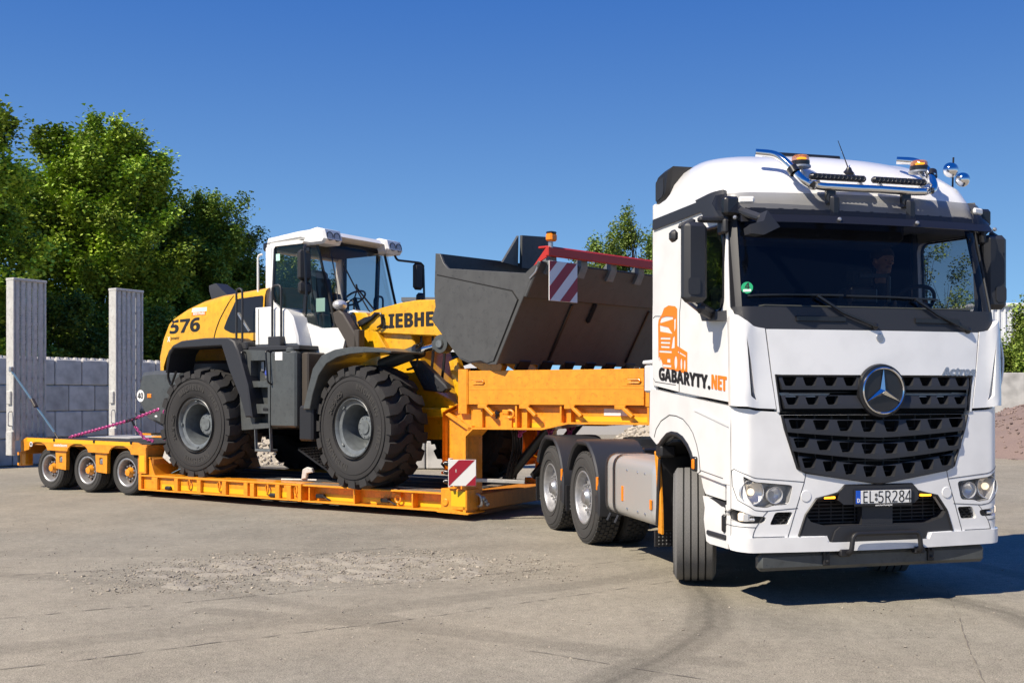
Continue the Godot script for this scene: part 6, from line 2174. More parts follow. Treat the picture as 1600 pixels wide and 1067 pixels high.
		for i in n:
			var x := lerpf(-t_end, t_end, (i + 0.5) / n)
			if absf(x) < skip_mid: continue
			var yt: float = sag.call(y_top, x) - 0.010
			var hh: float = (sag.call(y_top, x) - sag.call(y_bot, x)) * 0.62
			var ww := t_end / n
			cut.append(round2(V2([x - ww * 0.80, yt + 0.004, x - ww * 0.50, yt - hh, x + ww * 0.46, yt - hh, x + ww * 0.64, yt + 0.004]), 0.012, 2))
		var f := func(q: Vector2, off: float) -> Vector3:
			var lean: float = (q.y - sag.call(y_bot, q.x)) / maxf(0.03, sag.call(y_top, q.x) - sag.call(y_bot, q.x))
			return cab(q, off - 0.035 * clampf(lean - 0.35, 0, 1))
		for c: PackedVector2Array in cut:
			if Geometry2D.is_polygon_clockwise(c): c.reverse()
		if Geometry2D.is_polygon_clockwise(edge): edge.reverse()
		o.panel(edge, cut, f, Vector2(0.07, 0.05), 0.022, -0.035)
		return o
	part("grille_bar", bar.call([1.893, 1.893], [1.782, 1.782], 0.815, 0.24, 10), PG, t)
	part("grille_bar", bar.call([1.738, 1.738], [1.628, 1.628], 0.795, 0.24, 10), PG, t)
	part("grille_bar", bar.call([1.548, 1.530], [1.437, 1.385], 0.775, 0.0, 8), PG, t)
	part("grille_bar", bar.call([1.402, 1.336], [1.283, 1.205], 0.735, 0.0, 8), PG, t)
	part("grille_bar", bar.call([1.245, 1.150], [1.120, 1.008], 0.665, 0.0, 8), PG, t)
	var gf := MB.new()
	for pp in [[-0.79, 1.57, -0.765, 1.46, -0.665, 1.14, -0.60, 1.105, 0.0, 1.004, 0.60, 1.105, 0.665, 1.14, 0.765, 1.46, 0.79, 1.57], [-0.80, 1.61, -0.838, 1.90, 0.838, 1.90, 0.80, 1.61]]: seam_on(gf, pp, cab, 0.012, 0.0)
	for x in [-0.64, -0.5, -0.36, -0.22, -0.08, 0.08, 0.22, 0.36, 0.5, 0.64]: seam_on(gf, [x, 1.58, x * 0.98, 1.05 + 0.1 * absf(x)], cab, 0.008, -0.07)
	for y in [1.10, 1.19, 1.28, 1.36, 1.46, 1.76, 1.64]: seam_on(gf, [-0.70, y, 0.70, y], cab, 0.007, -0.07)
	part("grille_frame", gf, PB, t)
	# --- star badge
	var sc := Vector3(1.44, 1.775, -0.015)
	var bd := MB.new()
	bd.lathe([Vector2(0, -0.02), Vector2(0.225, -0.02), Vector2(0.218, 0.012), Vector2(0.195, 0.016), Vector2(0.0, 0.016)], sc, X, 48)
	part("badge_disc", bd, M["trim_dark"], t)
	var rg := MB.new()
	rg.lathe([Vector2(0.178, 0.012), Vector2(0.180, 0.030), Vector2(0.188, 0.037), Vector2(0.196, 0.030), Vector2(0.198, 0.012), Vector2(0.178, 0.012)], sc, X, 56)
	var ctr := sc + Vector3(0.052, 0, 0)
	for k in 3:
		var a := PI / 2 + k * TAU / 3
		var tip := sc + Vector3(0.028, sin(a) * 0.182, -cos(a) * 0.182)
		for s in [-1.0, 1.0]:
			var b := sc + Vector3(0.022, sin(a + s * PI / 3) * 0.030, -cos(a + s * PI / 3) * 0.030)
			var base := sc + Vector3(0.014, 0, 0)
			rg.tri(ctr, tip, b)
			rg.tri(tip, base, b)
	rg.crease = 0.95
	part("star_badge", rg, M["chrome"], t)
	var sb := MB.new()
	sb.lathe([Vector2(0, 0.0), Vector2(0.036, 0.0), Vector2(0.034, 0.008), Vector2(0, 0.009)], cab(Vector2(-0.015, 2.215), 0.010), X, 20)
	part("small_badge", sb, M["steel"], t)
	var an := MB.new()
	letters(an, "Actros", 0.066, func(v: Vector3) -> Vector3: return cab(Vector2(-0.715 - v.x - v.y * 0.25, 1.937 + v.y), 0.011 + v.z), 0.006, "Droid Sans", 700, HORIZONTAL_ALIGNMENT_CENTER, 1.45, 0.30, 0.004)
	part("model_lettering", an, M["steel"], t)
	# --- lamps
	for s in [1.0, -1.0]:
		var g := func(q: Vector2, o: float) -> Vector3: return cab(Vector2(q.x * s, q.y), o)
		var lampP := V2([0.70, 1.002, 0.735, 0.845, 0.86, 0.84, 0.90, 0.820, 1.05, 0.842, 1.257, 0.905, 1.38, 0.99, 1.43, 1.08, 1.10, 1.045])
		if Geometry2D.is_polygon_clockwise(lampP): lampP.reverse()
		var h := group_node("headlight", t)
		var hbk := MB.new()
		hbk.panel(MB.inset(lampP, 0.006), [], g, Vector2(0.1, 0.1), -0.10, -0.006)
		part("housing", hbk, M["lamp_chrome"], h)
		for q in [[1.06, 0.948, 0.098, true], [0.835, 0.922, 0.066, false], [1.29, 1.045, 0.032, false]]:
			var cc: Vector3 = g.call(Vector2(q[0], q[1]), -0.055)
			var rf := MB.new()
			rf.lathe([Vector2(q[2], 0.03), Vector2(q[2] * 1.06, 0.032), Vector2(q[2] * 1.08, 0.0), Vector2(q[2] * 0.9, -0.02), Vector2(q[2] * 0.45, -0.045), Vector2(0, -0.05)], cc, X, 28)
			part("reflector", rf, M["reflector"], h)
			var bu := MB.new()
			bu.sphere(cc + Vector3(0.0, 0, 0), Vector3.ONE * q[2] * 0.32, 14)
			part("bulb", bu, M["headlamp_lit"] if q[3] else M["clear_glass"], h)
		var ln := MB.new()
		ln.panel(lampP, [], g, Vector2(0.08, 0.08), -0.012, -0.02)
		part("lens", ln, M["clear_glass"], h)
		var fogP := V2([0.905, 0.750, 0.925, 0.695, 1.45, 0.695, 2.06, 0.715, 2.10, 0.77, 1.98, 0.812, 1.55, 0.798])
		if Geometry2D.is_polygon_clockwise(fogP): fogP.reverse()
		var fgn := group_node("fog_lamp", t)
		var fb := MB.new()
		fb.panel(MB.inset(fogP, -0.01), [], g, Vector2(0.1, 0.1), -0.03, 0.0)
		part("housing", fb, M["trim_dark"], fgn)
		for q in [[1.50, 0.748, 0.036], [1.33, 0.746, 0.036]]:
			var b := MB.new()
			b.box(g.call(Vector2(q[0], q[1]), -0.018), Vector3(0.03, 0.068, 0.062), 0.012, Basis(Y, -s * 0.5))
			part("lit_lamp", b, M["headlamp_lit"] if q[0] > 1.4 else M["reflector"], fgn)
		for i in 6:
			var b := MB.new()
			b.sphere(g.call(Vector2(1.16 - (i % 3) * 0.075, 0.762 - (i / 3) * 0.036), -0.020), Vector3.ONE * 0.014, 8)
			part("led", b, M["reflector"], fgn)
		var vm := MB.new()
		for i in 5:
			for j in 4:
				var c := Vector2(0.715 + j * 0.048 + (0.024 if i % 2 else 0.0), 0.692 + i * 0.022)
				var hexp := PackedVector3Array()
				for k in 7: hexp.append(g.call(c + Vector2(cos(TAU * k / 6) * 0.026, sin(TAU * k / 6) * 0.014), -0.03))
				vm.tube(hexp, 0.0028, 4)
		part("honeycomb", vm, PB, t)
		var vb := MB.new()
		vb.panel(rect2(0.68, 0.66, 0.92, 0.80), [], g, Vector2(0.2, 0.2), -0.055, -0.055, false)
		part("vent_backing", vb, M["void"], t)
		var am := MB.new()
		am.box(g.call(Vector2(0.41, 0.895), -0.005), Vector3(0.03, 0.020, 0.105), 0.006)
		part("amber_strobe", am, M["amber_lit"], t)
		var tn := MB.new()
		tn.box(Vector3(0.545, 1.13, s * 1.255), Vector3(0.085, 0.13, 0.06), 0.015)
		part("turn_lamp_base", tn, M["trim_dark"], t)
		var tl := MB.new()
		tl.box(Vector3(0.56, 1.13, s * 1.285), Vector3(0.045, 0.09, 0.02), 0.008)
		part("turn_lamp", tl, M["amber"], t)
	# --- lower intake: plate carrier, mesh, step and tow bar
	var itk := MB.new()
	itk.panel(mirror2([0, 0.53, 0.41, 0.53, 0.43, 0.582, 0.66, 0.585, 0.60, 0.76, 0.56, 0.70, 0.43, 0.66, 0, 0.665]), [], cab, C, 0.0, -0.12)
	itk.panel(mirror2([0, 0.99, 0.285, 0.99, 0.335, 0.935, 0.34, 0.87, 0.30, 0.835, 0, 0.83]), [], cab, C, 0.012, -0.10)
	itk.panel(mirror2([0, 0.66, 0.13, 0.66, 0.13, 0.83, 0, 0.83]), [], cab, C, -0.02, -0.10)
	itk.panel(mirror2([0, 0.53, 0.40, 0.53, 0.37, 0.62, 0.33, 0.655, 0, 0.655]), [], cab, C, 0.022, 0.0)
	part("intake_trim", itk, PG, t)
	var mesh := MB.new()
	for i in 7: seam_on(mesh, [-0.6, 0.68 + i * 0.030, 0.6, 0.68 + i * 0.030], cab, 0.006, -0.09)
	for i in 12: seam_on(mesh, [-0.55 + i * 0.1, 0.67, -0.55 + i * 0.1, 0.90], cab, 0.005, -0.095)
	part("intake_mesh", mesh, PB, t)
	var rim_i := MB.new()
	seam_on(rim_i, [-0.655, 0.585, -0.60, 0.76, -0.515, 0.885, -0.41, 0.91, -0.34, 0.93, -0.285, 0.99, 0.285, 0.99, 0.34, 0.93, 0.41, 0.91, 0.515, 0.885, 0.60, 0.76, 0.655, 0.585], cab, 0.014, -0.004)
	part("intake_rim", rim_i, PB, t)
	var npz := -0.03
	var np := group_node("number_plate", t)
	var nf := MB.new()
	nf.box(Vector3(1.44, 0.888, npz), Vector3(0.014, 0.145, 0.545), 0.006)
	part("plate_frame", nf, M["trim_dark"], np)
	var nw := MB.new()
	nw.box(Vector3(1.447, 0.895, npz - 0.02), Vector3(0.006, 0.108, 0.475), 0.002)
	part("plate", nw, M["plate_white"], np)
	var nb := MB.new()
	nb.box(Vector3(1.447, 0.895, npz + 0.240), Vector3(0.006, 0.108, 0.045), 0.002)
	part("country_band", nb, M["eu_blue"], np)
	var nd := MB.new()
	letters(nd, "D", 0.034, func(v: Vector3) -> Vector3: return Vector3(1.4505 + v.z, 0.868 + v.y, npz + 0.240 - v.x), 0.002)
	letters(nd, "www.karl-koenig.de", 0.012, func(v: Vector3) -> Vector3: return Vector3(1.4475 + v.z, 0.826 + v.y, npz - v.x), 0.002)
	part("small_lettering", nd, M["white_print"], np)
	var nl := MB.new()
	letters(nl, "EL", 0.098, func(v: Vector3) -> Vector3: return Vector3(1.4505 + v.z, 0.894 + v.y, npz + 0.150 - v.x), 0.002, "Droid Sans", 400, HORIZONTAL_ALIGNMENT_CENTER, 0.80)
	letters(nl, "5R284", 0.098, func(v: Vector3) -> Vector3: return Vector3(1.4505 + v.z, 0.894 + v.y, npz - 0.100 - v.x), 0.002, "Droid Sans", 400, HORIZONTAL_ALIGNMENT_CENTER, 0.86)
	part("plate_lettering", nl, M["black_print"], np)
	var seal := MB.new()
	for y in [0.912, 0.876]: seal.lathe([Vector2(0.014, 0), Vector2(0.014, 0.002), Vector2(0, 0.002)], Vector3(1.450, y, npz + 0.075), X, 12)
	part("plate_seal", seal, M["grey_print"], np)
	var tb := MB.new()
	tb.tube(rounded(V3([1.42, 0.44, 0.31, 1.50, 0.44, 0.31, 1.50, 0.60, 0.29, 1.50, 0.60, -0.33, 1.50, 0.44, -0.35, 1.42, 0.44, -0.35]), 0.05), 0.020, 10)
	for z in [0.33, -0.37]:
		tb.box(Vector3(1.43, 0.44, z), Vector3(0.06, 0.06, 0.10), 0.01)
	part("pull_bar", tb, PB, t)
	var un := MB.new()
	un.box(Vector3(1.33, 0.375, 0.0), Vector3(0.10, 0.145, 2.14), 0.03)
	part("underrun_bar", un, M["loader_grey"], t)
	var ub := MB.new()
	for z in [0.47, -0.52]:
		ub.box(Vector3(1.385, 0.40, z), Vector3(0.03, 0.13, 0.06), 0.006)
		ub.sphere(Vector3(1.405, 0.37, z), Vector3.ONE * 0.014, 8)
		ub.sphere(Vector3(1.405, 0.43, z), Vector3.ONE * 0.012, 8)
	part("bar_bracket", ub, PB, t)
	# --- black panel below the windscreen
	var kp := mirror2([0, 2.272, 0.915, 2.272, 1.12, 2.318, 1.45, 2.385, 1.70, 2.405, 1.78, 2.46, 0, 2.46])
	if Geometry2D.is_polygon_clockwise(kp): kp.reverse()
	var kb := MB.new()
	kb.panel(kp, [], cab, C, 0.004, -0.05)
	part("wiper_panel", kb, PG, t)
	for s in [0.47, -0.53]:
		var hb := MB.new()
		seam_on(hb, [s - 0.20, 2.365, s + 0.20, 2.365], cab, 0.030, -0.004)
		part("grab_recess", hb, M["trim_dark"], t)
	for q in [[0.40, 0.60, 1.18], [-0.55, -0.12, -0.12]]:
		pass
	var w1 := MB.new()
	seam_on(w1, [0.03, 2.31, 0.30, 2.42, 0.50, 2.555], cab, 0.014, 0.035)
	seam_on(w1, [0.28, 2.565, 0.75, 2.562, 1.20, 2.545], cab, 0.009, 0.022)
	w1.sphere(cab(Vector2(0.03, 2.31), 0.02), Vector3.ONE * 0.03, 10)
	part("wiper", w1, M["trim_dark"], t)
	var w2 := MB.new()
	seam_on(w2, [-0.80, 2.29, -0.52, 2.42, -0.34, 2.545], cab, 0.014, 0.035)
	seam_on(w2, [-0.55, 2.548, -0.15, 2.56, 0.25, 2.562], cab, 0.009, 0.022)
	w2.sphere(cab(Vector2(-0.80, 2.29), 0.02), Vector3.ONE * 0.03, 10)
	part("wiper", w2, M["trim_dark"], t)
	# --- windscreen and pillars
	var wsp := mirror2([0, 2.455, 1.40, 2.455, 1.42, 3.24, 0, 3.24])
	if Geometry2D.is_polygon_clockwise(wsp): wsp.reverse()
	var ws := MB.new()
	ws.panel(wsp, [], cab, Vector2(0.15, 0.12), -0.008, -0.012)
	part("windscreen", ws, M["windscreen"], t)
	for s in [1.0, -1.0]:
		var g := func(q: Vector2, o: float) -> Vector3: return cab(Vector2(q.x * s, q.y), o)
		var pl := MB.new()
		pl.panel(V2([1.395, 2.40, 1.62, 2.40, 1.62, 3.30, 1.40, 3.30]), [], g, C, 0.004, -0.06)
		part("pillar_trim", pl, PG, t)
		var p2 := MB.new()
		p2.panel(V2([1.62, 2.37, 2.0, 2.37, 2.0, 3.36, 1.62, 3.36]), [], g, C, -0.006, -0.06)
		part("pillar", p2, M["trim_dark"], t)
	# header above the glass and the dark belt that runs back over the doors
	var hd := MB.new()
	hd.panel(mirror2([0, 3.19, 2.0, 3.19, 2.0, 3.30, 0, 3.30]), [], cab, C, 0.0, -0.05)
	for s in [1.0, -1.0]:
		var f: Callable = side_at.call(s)
		hd.panel(V2([-0.47, 3.345, 0.95, 3.335, 0.95, 3.435, -0.47, 3.445]), [], f, Vector2(0.25, 0.1), 0.02, -0.05)
		var sv := func(q: Vector2, o: float) -> Vector3: return cab(Vector2(q.x * s, q.y), o + 0.035)
		hd.panel(V2([1.55, 3.18, 2.15, 3.26, 2.25, 3.44, 1.60, 3.46]), [], sv, C, 0.03, -0.05)
	part("roof_belt", hd, PG, t)
	# --- sun visor standing off the header
	var vis := func(q: Vector2, o: float) -> Vector3: return cab(Vector2(q.x, 3.43), o + 0.05 + (3.45 - q.y) * 0.62) * Vector3(1, 0, 1) + Vector3(0, q.y, 0)
	var vz := MB.new()
	vz.panel(mirror2([0, 3.215, 1.25, 3.215, 1.62, 3.27, 1.75, 3.34, 1.75, 3.415, 0, 3.425]), [], vis, C, 0.004, -0.004)
	part("sun_visor", vz, M["visor_glass"], t)
	var ve := MB.new()
	ve.panel(mirror2([0, 3.15, 1.3, 3.15, 1.3, 3.217, 0, 3.217]), [], vis, C, 0.010, -0.012)
	part("visor_frame", ve, M["trim_dark"], t)
	for s in [1.0, -1.0]:
		for q in [[1.45, 3.30, -0.03, 0.10, 0.16, 0.14], [0.36, 3.30, 0.01, 0.05, 0.20, 0.09]]:
			var vb := MB.new()
			vb.box(vis.call(Vector2(q[0] * s, q[1]), q[2]), Vector3(q[3], q[4], q[5]), 0.025)
			part("visor_bracket", vb, M["trim_dark"], t)
		for q in [0.36, 1.36]:
			var vs := MB.new()
			vs.sphere(vis.call(Vector2(s * q, 3.185), 0.02), Vector3.ONE * 0.018, 8)
			part("visor_screw", vs, M["steel"], t)
	for s in [1.0, -1.0]:
		var vl := MB.new()
		vl.box(vis.call(Vector2(1.22 * s, 3.345), 0.012), Vector3(0.03, 0.058, 0.13), 0.014, Basis(Y, -s * 0.35))
		part("marker_lamp", vl, M["plate_white"], t)
	# --- roof dome
	var rf := MB.new()
	var rr := []
	for y in [3.295, 3.36, 3.42, 3.48, 3.58, 3.66, 3.74, 3.80, 3.85, 3.89, 3.92, 3.948, 3.965]:
		var ring := PackedVector3Array()
		var back := -0.42 + 0.10 * clampf((y - 3.6) / 0.36, 0, 1)
		for k in 41:
			var tt := lerpf(-2.0, 2.0, k / 40.0)
			ring.append(cab(Vector2(tt, y), 0.0))
		var last := ring[40]
		var first := ring[0]
		for k in 8: ring.append(Vector3(lerpf(last.x, back, (k + 1) / 8.0), y, last.z * (1.0 - 0.03 * pow((k + 1) / 8.0, 3.0))))
		for k in range(8, 0, -1): ring.append(Vector3(lerpf(first.x, back, k / 8.0), y, first.z * (1.0 - 0.03 * pow(k / 8.0, 3.0))))
		rr.append(ring)
	rf.loft(rr)
	rf.crease = 0.5
	part("roof", rf, W, t)
	for s in [1.0, -1.0]:
		# dark air intake at the rear corner of the roof
		var ear := MB.new()
		ear.prism(V2([-0.52, 3.56, -0.52, 3.84, -0.47, 3.885, -0.36, 3.90, -0.16, 3.91, -0.18, 3.84, -0.22, 3.72, -0.24, 3.66, -0.30, 3.62]), Vector3(0, 0, 0.86 if s > 0 else -1.20), X, Y, 0.34, 0.035, true)
		part("air_intake", ear, PB, t)
		var eg := MB.new()
		eg.prism(round2(V2([-0.50, 3.62, -0.50, 3.82, -0.31, 3.835, -0.30, 3.70, -0.33, 3.655]), 0.03), Vector3(0, 0, 1.200 * s), X, Y, 0.006 * s)
		part("intake_grille", eg, PG, t)
	var hatch := MB.new()
	hatch.box(Vector3(0.10, 3.965, 0.05), Vector3(0.45, 0.04, 0.75), 0.01)
	part("roof_hatch", hatch, M["trim_dark"], t)
	# --- chrome roof bar with work lights and beacons
	var rbp := V3([0.98, 3.80, 0.90, 1.04, 3.785, 0.74, 1.16, 3.66, 0.665, 1.27, 3.50, 0.60, 1.285, 3.475, 0.46, 1.30, 3.475, 0.0, 1.285, 3.475, -0.50, 1.27, 3.50, -0.655, 1.16, 3.68, -0.68, 1.04, 3.80, -0.64, 0.94, 3.82, -0.50])
	var rb := MB.new()
	rb.tube(rounded(rbp, 0.08, 4), 0.033, 14)
	part("roof_bar", rb, M["chrome"], t)
	var rc := MB.new()
	for z in [0.36, -0.36]:
		rc.box(Vector3(1.27, 3.41, z), Vector3(0.06, 0.16, 0.09), 0.015)
	for q in [[1.19, 3.62, 0.66], [1.17, 3.66, -0.69]]: rc.lathe([Vector2(0.046, -0.03), Vector2(0.046, 0.03)], Vector3(q[0], q[1], q[2]), Vector3(-0.5, 0.8, 0.3 * signf(q[2])), 16)
	part("bar_clamp", rc, M["trim_dark"], t)
	for z in [0.28, -0.31]:
		var lb := group_node("light_bar", t)
		var bx := MB.new()
		bx.box(Vector3(1.25, 3.565, z), Vector3(0.06, 0.055, 0.53), 0.018)
		part("housing", bx, M["trim_dark"], lb)
		for k in 12:
			var l := MB.new()
			l.lathe([Vector2(0.017, 0), Vector2(0.014, -0.006), Vector2(0, -0.010)], Vector3(1.283, 3.566, z - 0.22 + k * 0.04), X, 10)
			part("led", l, M["lamp_body"], lb)
		for dz in [-0.2, 0.2]:
			var st := MB.new()
			st.bar(Vector3(1.26, 3.53, z + dz), Vector3(1.29, 3.50, z + dz), 0.03, 0.02)
			part("foot", st, M["steel"], lb)
	for q in [[1.06, 3.69, 0.52], [1.09, 3.70, -0.62]]:
		var be := group_node("beacon", t, Vector3(q[0], q[1], q[2]))
		var b1 := MB.new()
		b1.lathe([Vector2(0, -0.015), Vector2(0.088, -0.015), Vector2(0.088, 0.0), Vector2(0.075, 0.004), Vector2(0, 0.004)], Vector3.ZERO, Y, 28)
		b1.rod(Vector3(0.02, -0.01, 0.01), Vector3(0.08, -0.12, 0.04 * signf(q[2])), 0.018, 8)
		part("base", b1, M["steel"], be)
		var b2 := MB.new()
		b2.lathe([Vector2(0, 0.004), Vector2(0.078, 0.004), Vector2(0.078, 0.042), Vector2(0, 0.042)], Vector3.ZERO, Y, 28)
		part("band", b2, M["trim_dark"], be)
		var b3 := MB.new()
		b3.lathe([Vector2(0, 0.042), Vector2(0.074, 0.042), Vector2(0.072, 0.075), Vector2(0.060, 0.088), Vector2(0, 0.090)], Vector3.ZERO, Y, 28)
		part("dome", b3, M["amber_glass"], be)
		var b4 := MB.new()
		b4.box(Vector3(0.01, 0.062, -0.005), Vector3(0.05, 0.02, 0.07), 0.006)
		part("flash", b4, M["amber_lit"], be)
	var at := MB.new()
	at.lathe([Vector2(0, 0.05), Vector2(0.018, 0.045), Vector2(0.03, 0.02), Vector2(0.05, 0.0), Vector2(0.05, -0.03)], Vector3(1.03, 3.665, 0.04), Vector3(0.2, 1, 0), 18)
	at.rod(Vector3(1.03, 3.70, 0.04), Vector3(0.98, 3.95, 0.11), 0.006, 6, 0.003)
	part("antenna", at, M["trim_dark"], t)
	var a2 := MB.new()
	a2.rod(Vector3(0.88, 3.60, -1.12), Vector3(0.86, 3.90, -1.145), 0.009, 6)
	part("antenna", a2, M["trim_dark"], t)
	for q in [[0.93, 3.765, -1.06, 0.070], [0.93, 3.685, -1.185, 0.066]]:
		var hn := MB.new()
		hn.lathe([Vector2(0, -0.055), Vector2(q[3] * 0.45, -0.050), Vector2(q[3] * 0.80, -0.034), Vector2(q[3], 0.0), Vector2(q[3] * 0.98, 0.012), Vector2(q[3] * 0.80, 0.040), Vector2(q[3] * 0.45, 0.058), Vector2(0, 0.064)], Vector3(q[0], q[1], q[2]), Vector3(0.95, 0.1, 0.1), 26)
		part("round_lamp", hn, M["chrome"], t)
	# --- flanks: door, rear panel, wheel housing
	for s in [1.0, -1.0]:
		var f: Callable = side_at.call(s)
		var win := round2(V2([0.30, 2.60, 0.62, 2.47, 1.02, 2.44, 1.09, 2.50, 1.07, 3.08, 1.02, 3.16, 0.34, 3.19, 0.28, 3.14]), 0.05, 3)
		if Geometry2D.is_polygon_clockwise(win): win.reverse()
		var upper := V2([-0.47, 1.835, 0.18, 1.765, 1.27, 1.675, 1.29, 2.39, 1.20, 2.46, 1.06, 3.30, 0.98, 3.345, -0.47, 3.355])
		var dr := MB.new()
		dr.panel(upper, [win], func(p: Vector2, o: float) -> Vector3:
			var lf := 0.0
			# the flank turns in towards the front corner
			var edge := knot(KX, p.y) - knot(KB, p.y) - knot(KR, p.y)
			if p.x > edge:
				var th := asin(clampf((p.x - edge) / knot(KR, p.y), 0, 1))
				lf = knot(KR, p.y) * (1.0 - cos(th))
			return Vector3(p.x, p.y, s * (knot(KW, p.y) + o - lf)), Vector2(0.09, 0.16), 0.0, -0.06)
		part("door", dr, W, t)
		var up2 := MB.new()
		up2.panel(V2([-0.47, 3.44, 0.95, 3.43, 0.80, 3.56, 0.2, 3.63, -0.10, 3.66, -0.22, 3.60, -0.47, 3.57]), [], f, Vector2(0.2, 0.06), 0.004, -0.05)
		part("roof_skirt", up2, W, t)
		var gw := MB.new()
		gw.panel(win, [], f, Vector2(0.3, 0.3), -0.03, -0.034)
		part("side_window", gw, M["side_glass"], t)
		var wf := MB.new()
		var loop := PackedVector3Array()
		for q in win: loop.append(f.call(q, -0.004))
		loop.append(loop[0])
		wf.tube(loop, 0.016, 6)
		part("window_seal", wf, M["trim_dark"], t)
		var ds := MB.new()
		seam_on(ds, [0.18, 1.77, 0.19, 2.50, 0.22, 2.65, 0.20, 3.33], f, 0.005)
		seam_on(ds, [-0.45, 2.485, -0.40, 2.50, 0.08, 2.465, 0.10, 2.45], f, 0.004)
		seam_on(ds, [-0.45, 1.90, -0.40, 1.865, 0.10, 1.83], f, 0.004)
		part("door_gap", ds, M["grey_print"], t)
		var hdl := MB.new()
		hdl.box(f.call(Vector2(0.30, 2.06), 0.012), Vector3(0.20, 0.05, 0.03), 0.012)
		if s < 0: part("door_handle", hdl, PB, t)
		# lower housing with the wheel arch
		var lower := V2([-0.54, 1.34, -0.36, 1.26, -0.26, 1.29, -0.12, 1.365, 0.0, 1.385, 0.14, 1.38, 0.27, 1.35, 0.38, 1.29, 0.46, 1.22, 0.54, 1.08, 0.60, 1.045, 1.09, 1.00, 1.21, 1.00, 1.235, 1.60, 1.24, 1.645, 0.18, 1.735, -0.50, 1.80, -0.525, 1.76])
		if Geometry2D.is_polygon_clockwise(lower): lower.reverse()
		var lo := MB.new()
		lo.panel(lower, [], f, Vector2(0.15, 0.12), 0.004, -0.10)
		part("wheel_housing", lo, W, t)
		var ag := MB.new()
		seam_on(ag, [-0.41, 1.33, -0.36, 1.41, -0.24, 1.49, -0.04, 1.55, 0.12, 1.545, 0.27, 1.52, 0.40, 1.46, 0.49, 1.40, 0.57, 1.30, 0.62, 1.20, 0.645, 1.06], f, 0.005, 0.005)
		seam_on(ag, [0.60, 1.050, 0.66, 1.08, 1.09, 1.045], f, 0.004, 0.005)
		part("arch_gap", ag, M["grey_print"], t)
		var al := MB.new()
		var lip := PackedVector3Array()
		for q in [[-0.30, 1.25], [-0.22, 1.30], [-0.10, 1.36], [0.0, 1.378], [0.14, 1.373], [0.26, 1.343], [0.37, 1.283], [0.45, 1.212], [0.52, 1.09]]: lip.append(f.call(Vector2(q[0], q[1]), -0.01))
		al.tube(lip, 0.028, 8)
		part("arch_lip", al, PB, t)
		var crs := MB.new()
		crs.panel(V2([0.52, 1.60, 1.20, 1.475, 1.20, 1.50, 0.62, 1.60]), [], f, Vector2(0.2, 0.1), 0.012, 0.0)
		part("crease", crs, W, t)
		# entry steps
		var sp := MB.new()
		sp.panel(V2([0.66, 0.86, 0.70, 0.76, 0.68, 0.66, 0.73, 0.475, 0.80, 0.46, 1.15, 0.465, 1.15, 0.84, 1.04, 0.80, 0.80, 0.86]), [], f, Vector2(0.15, 0.12), -0.012, -0.10)
		sp.panel(V2([0.60, 1.04, 0.65, 0.93, 0.70, 0.88, 1.08, 0.86, 1.08, 1.00, 0.90, 1.015]), [], f, Vector2(0.15, 0.12), -0.02, -0.10)
		part("step_housing", sp, W, t)
		var st := MB.new()
		st.prism(V2([0.78, 0.86, 1.10, 0.80, 1.13, 0.68, 1.10, 0.84]), Vector3(0, 0, 1.05 if s > 0 else -1.24), X, Y, 0.19)
		st.bx(0.76, 1.12, 0.535, 0.575, minf(s * 1.0, s * 1.255), maxf(s * 1.0, s * 1.255), 0.008)
		part("entry_step", st, PG, t)
		var sk := MB.new()
		sk.box(Vector3(1.09, 0.67, s * 1.238), Vector3(0.05, 0.15, 0.05), 0.015)
		part("step_switch", sk, M["trim_dark"], t)
	# --- back wall, floor, bulkheads
	var bw := MB.new()
	bw.bx(-0.52, -0.46, 1.30, 3.60, -1.23, 1.23, 0.01)
	bw.bx(-0.46, 1.25, 1.72, 1.76, -1.2, 1.2)
	bw.bx(-0.46, 0.95, 3.40, 3.43, -1.18, 1.18)
	part("cab_back", bw, W, t)
	var cbx := MB.new()
	cbx.bx(-0.72, -0.53, 1.76, 2.04, 0.72, 1.24, 0.02)
	cbx.bx(-0.74, -0.52, 2.04, 2.08, 0.70, 1.25, 0.01)
	part("tool_box", cbx, W, t)
	var inn := MB.new()
	inn.bx(-0.455, -0.43, 1.78, 3.40, -1.20, 1.20)
	inn.bx(-0.45, 1.20, 1.765, 1.78, -1.18, 1.18)
	inn.bx(0.85, 1.26, 1.8, 2.47, -1.16, 1.16, 0.05)
	inn.bx(0.55, 0.86, 2.20, 2.40, -0.25, 0.35, 0.05)
	inn.bx(-0.43, 0.92, 3.36, 3.395, -1.17, 1.17)
	inn.bx(-0.40, 0.22, 2.60, 3.36, 1.14, 1.17)
	inn.bx(-0.40, 0.22, 2.60, 3.36, -1.17, -1.14)
	inn.bx(0.60, 1.10, 3.05, 3.36, -0.5, 1.1, 0.06)
	part("cab_lining", inn, M["interior"], t)
	var crm := MB.new()
	crm.bx(0.88, 1.22, 2.472, 2.490, -1.05, 0.95, 0.006)
	part("dashboard_edge", crm, M["cream"], t)
	for z in [-0.72, 0.62]:
		var se := MB.new()
		se.box(Vector3(0.30, 2.03, z), Vector3(0.50, 0.14, 0.52), 0.05)
		se.box(Vector3(0.06, 2.42, z), Vector3(0.14, 0.72, 0.50), 0.06, Basis(Vector3(0, 0, 1), 0.12))
		se.box(Vector3(0.02, 2.88, z), Vector3(0.10, 0.20, 0.28), 0.04)
		se.bx(0.15, 0.45, 1.78, 1.98, z - 0.18, z + 0.18, 0.02)
		part("seat", se, M["seat_cloth"], t)
	var stw := MB.new()
	var wc := Vector3(0.82, 2.56, -0.73)
	var wb := Basis(Vector3(0, 0, 1), 0.75)
	var wring := PackedVector3Array()
